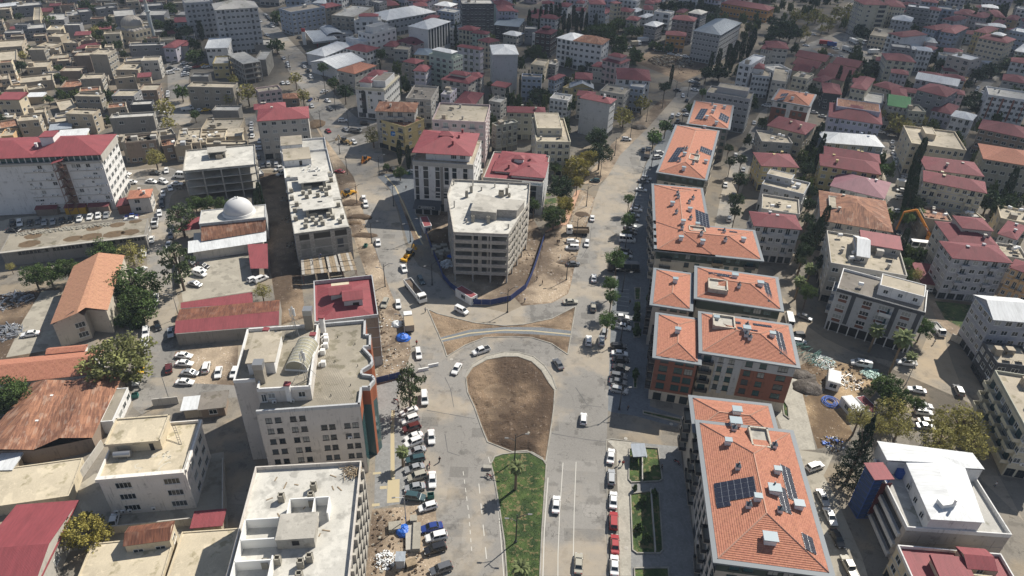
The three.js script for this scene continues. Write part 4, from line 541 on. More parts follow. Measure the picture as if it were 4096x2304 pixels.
B('H','be','fC',3,-10.3,-332.2,-.37,6.3,7.4,9,3,2);
B('A','pi','fF',6,-23.5,-281.6,-.04,21.7,21,20,6,5);
B('A','gc','fC',4,-5.6,-290.1,.56,10.8,3.8,13,4,1);
B('A','li','fC',4,-34,-332.6,-.22,4.5,10.8,12,2,3);
B('H','be','fF',2,-70.8,-429.2,-.11,9.1,13.5,7,3,2);
B('H','pi','hD',3,-66.7,-438.9,-.55,14.5,12.5,8,3,3);
B('H','be','hD',2,-77.9,-433.8,-.19,7,11.4,7,2,2);
B('A','gr','hD',4,-60.2,-484.2,-.26,7,12.5,12,2,2);
B('H','li','hD',3,-73.9,-532.1,.17,9.2,10,10,4,2);
B('H','bk','hD',2,-99.1,-540.9,.41,13.7,13.4,8,3,2);
B('A','wh','fC',4,-41.2,-466,-.47,4.5,11.6,11,2,3);
B('A','gn','hD',4,-13.9,-521.5,.45,11.5,15.2,15,5,2);
B('A','pi','fF',3,-123.2,-336,.54,11,7,9,4,2);
B('H','bk','hU',1,-114,-340.9,.21,7.9,7,4,2,1);
B('S','co','fC',3,-144,-393.4,.13,6.1,19.1,9,0,0);
B('H','bg','fC',1,-157,-435.9,.14,10.5,14,5,0,0);
B('A','be','hR',5,-98.1,-280.2,.28,19.6,13.7,17,5,0, { nobalc: 1 });
B('A','be','hR',5,-107.5,-291.7,.33,12.2,6.3,16,3,0, { nobalc: 1 });
B('A','wh','hW',5,31,-429.3,-.59,12.6,15.2,16,4,0);
B('A','wh','hU',5,41.6,-422,-.4,17.2,14.1,16.5,5,3, { ac: 1 });
B('A','br','hD',4,15.6,-449.5,-.36,10.1,12.1,14,3,4, { pent:[[.3,.7,.3,.7,2.5,'hD']] });
B('H','gr','fC',3,6.3,-475.5,-.02,7.8,7.2,10,3,2);
B('H','wh','fC',3,10.4,-461.9,-.79,3.1,6,10,1,0);
B('A','wh','hD',4,-6.6,-502.8,.16,6.9,6.1,14,3,4);
B('H','dg','sB',2,-5,-499,.15,12,5.2,7,3,0);
B('A','lg','hD',6,51.7,-511.6,.01,10.2,14.2,20,5,4);
B('A','cr','hD',6,66.3,-522.5,.45,5.8,4.9,18,2,5);
B('H','wh','hD',2,32.7,-558.7,-.32,7.4,13.1,8,3,2);
B('H','wh','hD',2,19.7,-564.3,-.04,8.7,8,8,3,2);
B('H','wh','hD',2,43.5,-545,-.17,7,10.6,8,3,2);
B('H','wh','hD',2,95.9,-559,-.11,6.3,14,8,3,2);
B('H','wh','hD',2,99.6,-578.3,-.11,6.5,9.2,8,3,2);
B('H','wh','hD',2,45.1,-570.7,-.17,5.4,8.9,8,3,2);
B('H','bg','fC',2,112,-576.1,-.13,6.1,8.7,7,2,2);
B('H','lg','hW',2,86.4,-559.3,-.61,7.2,11.6,6,2,2);
B('H','lg','hW',2,92.1,-541.3,-.63,5.8,13.1,6,2,2);
B('A','gr','hW',3,89.8,-492.8,-.57,8.3,12.4,11,3,4);
B('H','be','hD',3,79.1,-516.5,-.36,7.8,11,9,3,3);
B('A','wh','fC',4,100.6,-519.7,-.47,12,9.3,14,2,5);
B('A','gr','hD',5,110.1,-494.3,-.36,14.3,11.6,15,5,2);
B('A','gr','hC',5,121.1,-505.7,-.6,8.7,11.1,17,3,3);
B('A','or','hD',3,100.7,-470,-.21,12.3,9.5,10.5,4,2);
B('H','ye','hD',2,120.3,-552.3,-.5,5.4,13.4,8,2,2);
B('O','gw','hB',6,124.4,-460.5,-.55,16.7,41.3,18,8,14);
B('O','or','hD',2,175.6,-576.1,-.62,37.1,14,9,14,2);
B('H','be','hD',2,45.2,-398,-.42,5.9,9,9,3,2);
B('A','pi','hD',4,53.5,-394.3,-.62,11.4,10.7,13,4,3, { pent:[[.2,.9,.2,.8,2.6,'hD']] });
B('H','ye','fF',2,26.7,-362.7,-.55,5.3,6.5,7,1,1);
B('H','ye','GG',2,32.8,-364.3,-.03,11.7,7,7,3,2);
B('A','wh','hD',4,59.2,-364.6,-.09,16.4,18.6,14,5,5);
B('A','bl','fC',4,61,-353.9,-.3,7,14.4,13,3,4);
B('A','lg','hD',5,36.4,-314.5,-.47,14.4,7.2,17,0,4);
B('A','be','fF',4,48.3,-345.4,-.4,12.5,12.9,12,4,4);
B('A','be','hD',4,32.9,-336.4,-.18,7.8,6.8,12,3,2);
B('A','be','hD',3,34.2,-371.8,-.09,8.4,10.8,10,3,3);
B('A','wh','fC',4,20.6,-333.8,-.31,8.9,9,11,4,2);
B('A','gc','hD',4,3.5,-307.2,.03,16.5,7.2,13,5,3);
B('A','cy','fF',5,13.8,-278.6,.06,13.8,27,15,5,4, { pent:[[.05,.8,.3,.98,3,'fF']] });
B('A','bl','fK',4,6.4,-359.7,-.05,10.2,5.4,13,4,2);
B('H','cr','fF',3,11.3,-399,-.27,7.5,12.3,9,4,2);
B('H','gr','fC',2,19.3,-406.5,-.31,4.7,8.1,7,2,1);
B('A','bl','hD',4,19.5,-365.1,-.55,3.6,10.7,11,2,4);
B('A','wh','fW',5,127.6,-390.1,-.61,6.4,23.5,17,2,4);
B('A','wh','fF',4,132.3,-385.3,-.27,9.3,16.3,12,5,2, { pent:[[.0,.6,.3,.9,3,'hD']] });
B('A','be','hD',5,147.4,-425.7,-.47,5.7,18.4,16,4,2);
B('A','gw','fF',5,101.1,-330.9,-.41,20.4,11.4,17,8,4, { pent:[[.2,.9,.3,.9,2.8,'fF']] });
B('A','cy','hD',7,250.9,-533.9,.08,18.7,14.8,22,2,6);
B('A','cy','hD',6,271.7,-542.5,-.29,11.2,20.6,20,6,4);
B('A','gr','fW',6,293.2,-548.8,-.47,14.5,11.7,18,5,3, { balc: 1 });
B('A','lg','hW',4,271.3,-523.9,-.53,12.2,15.3,14,5,4, { balc: 1 });
B('S','bg','sD',1,261.7,-549.3,-.61,21.1,12,6,0,0);
B('A','cr','fF',3,249.3,-502.9,-.52,11.6,28.2,9,5,3);
B('A','wh','hD',5,251.4,-473,-1.14,10.6,22.4,15,3,0, { balc: 1 });
B('A','bl','hD',4,286.1,-501,-1.01,9,22.6,14,4,3);
B('A','bl','hD',5,290.9,-490.8,-.77,8.6,27,15,3,3, { balc: 1 });
B('A','lg','hD',4,315.1,-535.7,-.9,8.4,20.1,13,3,3);
B('A','lg','hD',3,350.8,-565.3,-.87,11.4,18.5,10,5,4);
B('A','ye','hD',5,310.6,-488,-.83,7.3,22.5,16,4,3);
B('A','cr','hD',6,298.6,-455.6,-.83,15.6,15.9,18,6,4, { pent:[[.3,.7,.3,.7,2.6,'hW']] });
B('O','bl','fW',4,343.3,-500.7,-.82,10.9,16,14,5,2);
B('A','cy','hD',5,218.5,-412.6,-.22,14.8,13.9,15,4,5);
B('H','lg','hW',2,256.9,-471.1,-.63,6.8,20.7,8,3,2);
B('H','li','hD',3,259.7,-457.7,-.76,6,11.7,10,3,3);
B('H','pi','hB',3,268.5,-475.2,-.29,5.9,12.8,11,3,3);
B('H','lg','fC',3,261.1,-480.4,-.41,5.3,13.8,11,3,2);
B('A','pb','fW',4,264.7,-426.3,-.96,13.5,13.7,14,3,2);
B('S','lg','gW',1,295.6,-451.4,-1.29,7.8,8,5,0,0);
B('A','lg','gW',3,228.9,-384.7,-.57,20,11,11,7,2);
B('H','pe','fF',2,254.6,-409.3,-.66,9.9,8.9,6,2,1);
B('H','be','hD',2,258.4,-426.3,-.33,6.4,9.6,6,2,2);
B('A','be','hD',5,150.9,-423.6,-.19,11.4,14.4,17,4,0);
B('A','wh','fC',4,142.1,-390.4,-1.26,11.4,11.5,13,2,3);
B('A','be','fF',4,139.2,-374.5,-.35,7.4,25.8,14,3,3);
B('A','cy','fF',4,152.8,-378.2,-.61,7.9,11.6,13,3,3);
B('H','dg','hD',3,165.6,-369.1,-.29,8.3,17.6,9,2,3);
B('A','cy','hD',4,178.8,-363.8,-.56,6.9,24,14,3,0);
B('H','lg','fC',3,183,-356.4,-.43,8.8,17.4,9,4,2);
B('H','be','hD',3,199.2,-377.8,-.94,9.7,11.5,9,4,2);
B('A','be','gN',4,188.2,-342.3,-.39,9.1,19,12,4,2);
B('A','gr','hD',5,210,-349.6,-.81,13.5,16.4,16,3,3);
B('H','be','hD',3,200.2,-366,-.37,6.8,14.8,9,3,2);
B('A','gc','fF',4,191.8,-333,-.13,7.7,10.6,12,3,2);
B('A','li','hD',4,155.8,-315.8,-.37,21.7,21.3,14,9,3, { pent:[[.1,.95,.35,.95,2.8,'fU']] });
B('A','li','hD',3,211.4,-340.2,-.65,8.6,16.6,10,4,2);
B('A','wh','hW',3,213.3,-327,-.68,8.5,10.1,11,3,1);
B('A','wh','fC',5,247.2,-352,-.44,18.5,16,15,8,2, { terra: 1 });
B('A','bk','hD',4,221.5,-307.5,-.61,19,15,12,6,2);
B('H','be','hD',2,286.1,-406.7,-.57,11.5,14,7,4,2);
B('S','cr','gD',1,184.5,-448.9,-.64,18.1,13,4.5,0,0);
B('S','cr','gD',1,176.1,-432.2,-.68,14.3,13,4.5,0,0);
B('S','cr','gD',1,169,-420.4,-.62,8.8,13,4.5,0,0);
B('S','cr','gD',1,202.1,-437,-.65,14.2,13,4.5,0,0);
B('S','cr','gD',1,192,-421.4,-.68,15.1,13,4.5,0,0);
B('S','cr','gD',1,182.3,-408.5,-.6,14.2,13,4.5,0,0);
B('H','be','hD',2,171.4,-396.4,-.81,5.6,12.2,6,2,2);
B('H','be','hD',3,357.7,-528.7,-1.13,3,18.6,9,3,2);
B('H','lg','hD',3,354.2,-546.3,-.73,5.9,20.4,9,3,2);
B('H','pe','hD',3,376.1,-565,-.67,6.6,17.6,9,3,2);
B('H','bl','hW',3,329.7,-471.5,-.73,6.2,26.4,9,3,2);
B('H','ye','hD',3,370.8,-577.4,-.35,6.7,26.9,9,3,2);
B('O','go','hO',4,200.9,-270.4,-.39,18.2,16.3,14,6,3, { eave: 1.2,balc: 1 });
B('A','be','hD',5,168.7,-254.8,-.25,19.4,13.5,15,6,3);
B('A','cyy','hD',5,162.6,-239.9,-.44,19.8,10.5,15,8,3);
B('A','ye','hD',4,137.1,-270,-.34,20.4,9.6,12,6,2);
B('A','ye','hD',4,132.4,-260.2,-.32,21.4,11.9,12,6,2);
B('H','wh','hV',3,132.9,-247.8,-.54,18.4,16.5,9,6,3);
B('A','be','hU',4,118.2,-219.1,-.31,21.6,24,12,6,3, { pent:[[.1,.65,.3,.7,1.6,'fF']] });
B('A','be','fF',4,108.3,-186.5,-.29,21,21.2,14,6,4, { n: 18,pent:[[.45,.98,.6,.95,2.4,'sR'],[.35,.5,.2,.8,2.4,'gW']] });
B('A','ye','hD',3,104.4,-264.1,-.03,14,12.9,11,4,3);
B('A','lg','fF',3,101.8,-241.8,-.52,15.2,11.8,11,4,2, { pent:[[.0,.6,.5,.95,2.5,'fF']] });
B('A','be','fF',4,93.5,-222.1,-.29,12.5,12.1,12,4,2);
B('A','st','hD',4,86.5,-206.4,-.11,14.4,9.5,13.5,6,4, { balc: 1 });
B('A','be','hD',4,148.3,-202.7,-.14,13.8,14,13,5,4, { pent:[[.3,.95,.35,.95,3,'hD']] });
B('A','sg','hD',5,142.2,-187.3,-.1,16.4,9.8,15,6,3);
B('H','lg','hD',3,170.4,-212.3,-.75,4.9,12.9,10,2,2);
B('H','be','fF',3,161.7,-197.8,-.28,7.2,8.9,10,3,2);
B('A','pe','hD',4,154.5,-180.2,-.75,7,6.3,14,4,3);
B('H','cr','fF',3,178.1,-224.7,-.42,9.2,11.6,10,3,2);
B('H','gt','fU',2,151.9,-227.2,-.22,9.1,10.3,8,2,2);
B('H','cr','fF',2,164.7,-227.8,.08,9.5,5.4,7,3,2);
B('S','be','sD',1,134.5,-192,-.14,6.8,10.7,3,0,0);
B('A','cr','fF',4,178.9,-288.2,-.28,20.8,22.5,14,9,3, { pent:[[.3,.5,.4,.8,2.4,'fF']] });
B('A','bl','hW',3,144.8,-290.5,-.11,23.6,13,11,7,3);
B('H','cr','hD',3,123.9,-305.2,-.62,16.5,15.4,11,4,3);
B('H','be','fF',3,113.5,-295.6,-.08,13.1,13.8,9,4,3);
B('A','gm','gW',5,134.1,-156.4,-.08,11.1,10.9,15,4,4);
B('O','dg','fF',3,130.7,-144.2,-.14,9.7,9.1,9,3,3);
// ---------------------------------------------------------------- orange-tiled apartment blocks
const lo = (o, x, z) => { const p = o.worldToLocal(V(x, o.position.y, z)); return [p.x, p.z]; };
function slope(root, a, b, c, d, mat) {                  // eave a-b, top d-c, laid in stepped courses
  const g = new GB(), n = Math.max(3, Math.round(a.clone().add(b).multiplyScalar(.5).distanceTo(c.clone().add(d).multiplyScalar(.5)) / .42)), ux = b.clone().sub(a).normalize(), up = c.clone().add(d).sub(a).sub(b).multiplyScalar(.5), nn = ux.clone().cross(up).normalize(), L = up.length();
  for (let k = 0; k < n; k++) { const t0 = k / n, t1 = (k + 1) / n, p = a.clone().lerp(d, t0), q = b.clone().lerp(c, t0), r = b.clone().lerp(c, t1), s = a.clone().lerp(d, t1), P = p.clone().addScaledVector(nn, .07), Q = q.clone().addScaledVector(nn, .07); const u = (e) => e.clone().sub(a).dot(ux); g.tri(P, Q, r, [u(P), t0 * L], [u(Q), t0 * L], [u(r), t1 * L]); if (r.distanceTo(s) > .01) g.tri(P, r, s, [u(P), t0 * L], [u(r), t1 * L], [u(s), t1 * L]); g.quad(p, q, Q, P, u(p), t0 * L); }
  part(root, 'roof_tiles', g.build(), mat).userData.kind = 'stuff';
}
const RCAP = std([.5, .3, .22], .9, { bumpMap: T.noise, bumpScale: .05 });
function tiledHip(root, ox, oz, w, d, y, rise, mat) {
  const a = w / 2, b = d / 2, k = Math.min(a, b), c = [V(ox - a, y, oz + b), V(ox + a, y, oz + b), V(ox + a, y, oz - b), V(ox - a, y, oz - b)], long = a > b;
  const r = long ? [V(ox - a + k, y + rise, oz), V(ox + a - k, y + rise, oz)] : [V(ox, y + rise, oz + b - k), V(ox, y + rise, oz - b + k)];
  const S = long ? [[c[0], c[1], r[1], r[0]], [c[1], c[2], r[1], r[1]], [c[2], c[3], r[0], r[1]], [c[3], c[0], r[0], r[0]]] : [[c[0], c[1], r[0], r[0]], [c[1], c[2], r[1], r[0]], [c[2], c[3], r[1], r[1]], [c[3], c[0], r[0], r[1]]];
  for (const s of S) slope(root, ...s, mat);
  const g = new GB(), up = V(0, .05, 0), seg = (p, q) => { const n = Math.round(p.distanceTo(q) / .45); for (let i = 0; i < n; i++) g.bar(p.clone().lerp(q, i / n).add(up), p.clone().lerp(q, (i + .9) / n).add(up).add(V(0, .03, 0)), .2); };
  seg(r[0], r[1]); if (long) { seg(c[0], r[0]); seg(c[3], r[0]); seg(c[1], r[1]); seg(c[2], r[1]); } else { seg(c[0], r[0]); seg(c[1], r[0]); seg(c[2], r[1]); seg(c[3], r[1]); }
  part(root, 'ridge_caps', g.build(), RCAP);
}
const VB = new GB().box(-.45, -.4, -.45, .45, .8, .45).build(), VC = mergeGeometries([new GB().box(-.52, .8, -.52, .52, .9, .52).build(), new THREE.ConeGeometry(.72, .6, 4, 1).rotateY(Math.PI / 4).translate(0, 1.2, 0).toNonIndexed(), new THREE.CylinderGeometry(.17, .17, .45, 8).translate(0, 1.6, 0).toNonIndexed()]);
const WB = new GB().box(-.6, -.4, -.5, .6, 1.1, .5).build(), WCAP = new GB().box(-.75, 1.1, -.62, .75, 1.3, .62).build(), slate = std([.05, .07, .09], .5), capM = std([.22, .29, .33], .5);
function orangeBlock(label, wings, o) {
  const [x0, z0, r0] = wings[0], root = thing('apartment_building', 'apartment building', x0, z0, r0, null); root.userData.label = label; root.userData.group = 'orange-tiled blocks along the boulevard';
  const W = wings.map(([x, z, r, w, d, h, wm, tm]) => { const [ox, oz] = lo2(root, x, z); return { ox, oz, w, d, h, wm, tm, iw: w - 1.9, id: d - 1.9, rise: (Math.min(w, d) - 1.9) / 2 * .23 }; });
  for (const q of W) {
    const a = q.iw / 2 + .05, b = q.id / 2 + .05, t = q.h - 3.3, g = new GB();
    part(root, 'wall', new GB().box(q.ox - a, -.4, q.oz - b, q.ox + a, t, q.oz + b).build(), M.wall[q.wm]);
    part(root, 'upper_wall', new GB().box(q.ox - a, t, q.oz - b, q.ox + a, q.h - .3, q.oz + b).build(), M.wall[q.tm]);
    const A = q.w / 2, Bb = q.d / 2, e = 1; g.box(q.ox - A, q.h - .38, q.oz + Bb - e, q.ox + A, q.h, q.oz + Bb).box(q.ox - A, q.h - .38, q.oz - Bb, q.ox + A, q.h, q.oz - Bb + e).box(q.ox - A, q.h - .38, q.oz - Bb + e, q.ox - A + e, q.h, q.oz + Bb - e).box(q.ox + A - e, q.h - .38, q.oz - Bb + e, q.ox + A, q.h, q.oz + Bb - e);
    part(root, 'eave', g.build(), M.eave);
    tiledHip(root, q.ox, q.oz, q.iw, q.id, q.h - .02, q.rise, M.roof.O);
    q.f = {}; for (const [k, f] of Object.entries(faces(a * 2, b * 2))) q.f[k] = [f[0] + q.ox, f[1] + q.oz, f[2], f[3]];
  }
  const roofY = (x, z) => Math.max(...W.map((q) => { const dx = q.iw / 2 - Math.abs(x - q.ox), dz = q.id / 2 - Math.abs(z - q.oz), k = Math.min(q.iw, q.id) / 2; return q.h + q.rise * Math.max(0, Math.min(dx, dz, k)) / k; }));
  for (const [x, z] of o.cone ?? []) { const [lx, lz] = lo2(root, x, z), m = part(root, 'chimney', VB, M.white, lx, roofY(lx, lz), lz); part(m, 'chimney_cap', VC, slate); }
  for (const [x, z, s = 1] of o.box ?? []) { const [lx, lz] = lo2(root, x, z), m = part(root, 'roof_vent', WB, M.white, lx, roofY(lx, lz), lz); m.scale.set(s, 1, s); part(m, 'vent_lid', WCAP, capM); }
  for (const [p0, p1, p2, nx, ny] of o.solar ?? []) { const a = lo2(root, ...p0), b = lo2(root, ...p1), c = lo2(root, ...p2), P = (q) => V(q[0], roofY(q[0], q[1]) + .16, q[1]), A = P(a), u = P(b).sub(A).divideScalar(nx), v = P(c).sub(A).divideScalar(ny), n = u.clone().cross(v).normalize(); if (n.y < 0) n.negate(); const g = new GB(), f = new GB(), k = .025, c4 = [[k, k], [1 - k, k], [1 - k, 1 - k], [k, 1 - k]].map(([s, t]) => u.clone().multiplyScalar(s).addScaledVector(v, t).addScaledVector(n, .03)); g.quad(...c4); const c5 = [[0, 0], [1, 0], [1, 1], [0, 1]].map(([s, t]) => u.clone().multiplyScalar(s).addScaledVector(v, t)); f.quad(...c5); const gg = g.build(), fg = f.build(); for (let i = 0; i < nx; i++) for (let j = 0; j < ny; j++) { const p = A.clone().addScaledVector(u, i).addScaledVector(v, j), m = part(root, 'solar_panel', gg, M.solar, p.x, p.y, p.z); part(m, 'panel_frame', fg, M.alu); } }
  for (const [p0, p1, p2, hh = 1.5] of o.well ?? []) { const a = lo2(root, ...p0), b = lo2(root, ...p1), c = lo2(root, ...p2), x0 = Math.min(a[0], c[0]), x1 = b[0], z0 = Math.min(a[1], b[1]), z1 = c[1], y = roofY((x0 + x1) / 2, (z0 + z1) / 2) + hh * .4, pts = [[x0, z0], [x1, z0], [x1, z1], [x0, z1]]; part(root, 'light_well', new GB().walls(pts, y - hh, y, .35).build(), M.wall.oc); part(root, 'light_well_floor', new GB().box(x0 + .35, y - .7, z0 + .35, x1 - .35, y - .55, z1 - .35).build(), M.conc); }
  return { root, W, roofY };
}
const lo2 = (o, x, z) => { const dx = x - o.position.x, dz = z - o.position.z, c = Math.cos(o.rotation.y), s = Math.sin(o.rotation.y); return [dx * c - dz * s, dx * s + dz * c]; };
const grid = (root, f, us, y0, sh, n, w, h, sty = 'd', near = 1) => { for (let s = 0; s < n; s++) for (const u of us) win(root, f, u * f[3], y0 + s * sh, w, h, sty, near, .052); };
const panelOn = (root, f, u0, u1, y0, y1, mat, name = 'facade_panel', out = .05) => { const w = (u1 - u0) * f[3], [x, z] = onFace(f, (u0 + u1) / 2 * f[3]); return part(root, name, new GB().box(-w / 2, y0, -.05, w / 2, y1, out).build(), mat, x, 0, z, f[2]); };
function balcony(root, f, u, y, w, dp, mat, rail = mat, glassM) { const [x, z] = onFace(f, u * f[3], dp / 2), m = part(root, 'balcony', new GB().box(-w / 2, y - .12, -dp / 2, w / 2, y + .06, dp / 2).build(), mat, x, 0, z, f[2]); part(m, 'railing', new GB().box(-w / 2, y + .06, dp / 2 - .08, w / 2, y + 1, dp / 2).box(-w / 2, y + .06, -dp / 2, -w / 2 + .08, y + 1, dp / 2 - .08).box(w / 2 - .08, y + .06, -dp / 2, w / 2, y + 1, dp / 2 - .08).build(), rail); win(root, f, u * f[3], y + 1.15, w * .62, 2, 'd', 1); return m; }
const seq = (n) => Array.from({ length: n }, (_, i) => (i + .5) / n - .5);
{ // nearest block
  const b = orangeBlock('orange-tiled block with four separate solar arrays, tallest beside the planted beds', [[48.38, -90.41, -.109, 20.52, 35.07, 15.5, 'oc', 'ds'], [48.95, -110.86, -.1, 18.32, 11.76, 14.6, 'oc', 'ds']], {
    solar: [[[40.1,-91.2], [47.6,-91.9], [39.5,-86.5], 6, 4], [[39.5,-86.5], [42,-86.7], [39.5,-85.4], 2, 1], [[54.2,-96.2], [56,-95.4], [53.3,-87.8], 2, 7], [[51.6,-90.5], [53.3,-89.9], [51,-84.5], 2, 5], [[53.3,-80.3], [55.1,-79.5], [52.9,-76.8], 2, 3]],
    cone: [[45.3,-94.3], [44.9,-85], [50.4,-84.2], [47.6,-105.8], [54.4,-100.7], [50.8,-89.5]], box: [[45,-101.1], [46.8,-86.4], [52.8,-93.8], [54.6,-86.1, 1.3], [49.5,-111.3, 1.4], [46.9,-78.2, 1.7], [48.4,-107.9, 1.7], [50.6,-88.7, 1.6]], well: [[[50.6,-105.8], [54.4,-105.7], [49.8,-100.5], 1.6]] });
  const q = b.W[0], L = q.f.L, F = q.f.F;
  for (const u of seq(13)) panelOn(b.root, L, u - .012, u + .012, 3.2, 12.2, M.wall.bi, 'pilaster', .3);
  for (let s = 1; s < 5; s++) { grid(b.root, L, seq(13).map((u) => u + .038), 1.7 + s * 3, 1, 1, 1.5, 1.7); panelOn(b.root, L, -.49, .49, s * 3 + .02, s * 3 + .5, M.wall.bi, 'floor_band', .22); }
  for (const [u, s] of [[.28, 1], [.28, 2], [.28, 3], [.28, 4], [-.2, 1], [-.2, 2], [-.2, 3], [-.2, 4], [-.38, 1], [-.38, 2], [-.38, 3], [-.38, 4]]) balcony(b.root, L, u, s * 3, 3.4, 1.3, M.wall.oc, M.dframe);
  grid(b.root, F, [-.33, -.2, .02, .16, .36], 13.8, 1, 1, 1.8, 1.6); grid(b.root, F, [-.33, -.2, .02, .16, .36], 1.8, 3, 4, 1.8, 1.6); grid(b.root, q.f.R, seq(7), 1.8, 3, 5, 1.7, 1.6);
  const p = b.W[1]; for (let s = 1; s < 5; s++) balcony(b.root, p.f.L, -.2, s * 2.85, 4, 1.6, M.wall.oc, M.dframe);
  for (const u of [-.3, 0, .3]) panelOn(b.root, L, u - .04, u + .04, .05, 2.9, M.glass, 'shop_window', .03);
}
function terracotta(root, F, G) {                       // front of the terracotta block: F main wing, G side wing
  panelOn(root, G, -.5, .5, 3.1, 13.5, M.wall.te); grid(root, G, [-.28, .08, .33], 5, 2.75, 4, 2, 1.7); for (const u of [-.3, .05, .36]) panelOn(root, G, u - .1, u + .1, .1, 2.5, M.glass, 'shop_window', .02);
  for (let s = 1; s < 5; s++) balcony(root, F, -.43, s * 2.95 + .2, 3, 1.2, M.wall.oc, M.dframe);
  panelOn(root, F, -.335, -.31, 3, 14.4, M.wall.lg, 'pilaster', .16); panelOn(root, F, -.255, -.2, 3, 14.4, M.wall.lg, 'pilaster', .16); panelOn(root, F, -.135, -.06, 3, 14.4, M.wall.lg, 'pilaster', .16); panelOn(root, F, -.05, .5, 3, 11.6, M.wall.te); panelOn(root, F, -.05, .5, 11.62, 14.5, M.wall.lg, 'upper_panel');
  grid(root, F, [-.283, -.168, .02, .17], 4.9, 2.85, 4, 1.5, 1.6); grid(root, F, [.38], 4.9, 2.85, 4, 2.2, 1.6);
}
{ const b = orangeBlock('terracotta-walled block with orange tiled roof, white pilasters and corner balconies', [[59.05, -138.8, -.19, 23.7, 18.06, 15.2, 'oc', 'lg'], [42.08, -139.68, -.148, 11.74, 19.48, 14, 'oc', 'te']], {
    solar: [[[66.5,-141.3], [68.3,-140.4], [65.2,-132.2], 2, 7], [[57,-144.8], [58.8,-144.6], [56.8,-143.5], 2, 1], [[61.9,-144.4], [66.4,-143.6], [61.8,-143.2], 4, 1], [[57,-141.5], [58.1,-141.2], [56.9,-140.1], 1, 1], [[59.5,-140.6], [61.7,-140], [59.5,-139.9], 2, 1]],
    cone: [[58.2,-137.6], [58.9,-136.6], [59.6,-141.9]], box: [[42,-140.2], [58.7,-139.4, 1.3], [64.9,-138.3], [52.6,-144.9]], well: [[[51.8,-145.4], [57.3,-145.4], [50.9,-141.1], 2]] });
  terracotta(b.root, b.W[0].f.F, b.W[1].f.F); for (let s = 1; s < 5; s++) for (const u of [-.3, .1, .38]) balcony(b.root, b.W[1].f.L, u, s * 2.75, 2.8, 1.3, M.wall.bg, M.dframe); grid(b.root, b.W[0].f.R, seq(5), 1.8, 3, 5, 1.6, 1.6); }
{ const b = orangeBlock('orange-tiled block with dark green top floor, just behind the terracotta-walled one', [[62.46, -161.87, -.204, 23.49, 17.56, 15.2, 'be', 'ds'], [44.68, -162.03, -.078, 11.53, 19.61, 14, 'be', 'be']], {
    solar: [[[55.7,-168.3], [62,-166.9], [55.6,-167.1], 5, 1], [[57.8,-167], [61.1,-166.2], [57.6,-165.7], 3, 1], [[69.9,-164.2], [71.5,-163.5], [68.8,-154.7], 2, 6]], cone: [[62.1,-159.9]], box: [[45.5,-163.6], [62.3,-165.2, 1.2], [68.4,-161.5, 1.2]], well: [[[54.4,-163.3], [59.6,-162.6], [53.5,-158.2], 1.6]] });
  const F = b.W[0].f.F, G = b.W[1].f.F; panelOn(b.root, F, -.48, -.02, 11.8, 14.6, M.wall.ds, 'facade_panel', .3); grid(b.root, F, [.12, .24, .36], 4.8, 2.9, 4, 1.9, 1.6); grid(b.root, G, [-.2, .08, .34], 4.8, 2.8, 4, 1.7, 1.6); for (let s = 1; s < 5; s++) for (const u of [-.3, .1, .38]) balcony(b.root, b.W[1].f.L, u, s * 2.75, 2.6, 1.3, M.wall.bg, M.dframe); }
{ const b = orangeBlock('long L-shaped orange-tiled block with many small roof chimneys', [[54.26, -203.25, -.13, 18.07, 47.83, 15.2, 'oc', 'ds'], [59.42, -188.28, -.127, 32.23, 19.4, 15.2, 'oc', 'ds']], {
    solar: [[[59.7,-207.2], [63.7,-205.3], [58.1,-197.1], 4, 7], [[64.3,-194.6], [66.7,-194.2], [64.1,-193.4], 2, 1], [[67.6,-193.3], [69.9,-192.8], [67.5,-192], 2, 1], [[54.6,-224], [63.6,-222.9], [54.5,-223.2], 5, 1]],
    cone: [[55.3,-216.3], [55.1,-213.6], [60.4,-214.8], [58.3,-210.9], [52.5,-202.6], [56.5,-199.2], [52.2,-191.3], [57.5,-187.9], [64.3,-185.3], [65.3,-191]], box: [[52.3,-208.9], [57.4,-205.1], [53.2,-195], [58,-195.5], [50.9,-185.7], [57.2,-184.2], [70.2,-186.5]], well: [[[55.1,-194.3], [60,-193.8], [54.5,-191], 1.4]] });
  const F = b.W[1].f.F; panelOn(b.root, F, -.44, -.22, .5, 11.6, M.wall.oc, 'facade_panel', .25); grid(b.root, F, [-.3, -.19, -.09, .02, .2, .29], 13.6, 1, 1, 1.4, 1.6); for (let s = 1; s < 5; s++) for (const u of [-.4, .1, .41]) balcony(b.root, F, u, s * 3, 3.2, 1.2, M.wall.ds, s === 4 && u === .1 ? M.wood : M.dframe); grid(b.root, F, [-.3, -.19, -.09, .2, .29], 1.8, 3, 4, 1.4, 1.6); for (let s = 1; s < 5; s++) for (const u of seq(6)) balcony(b.root, b.W[0].f.L, u, s * 3, 2.6, 1.2, M.wall.bg, M.wall.oc); }
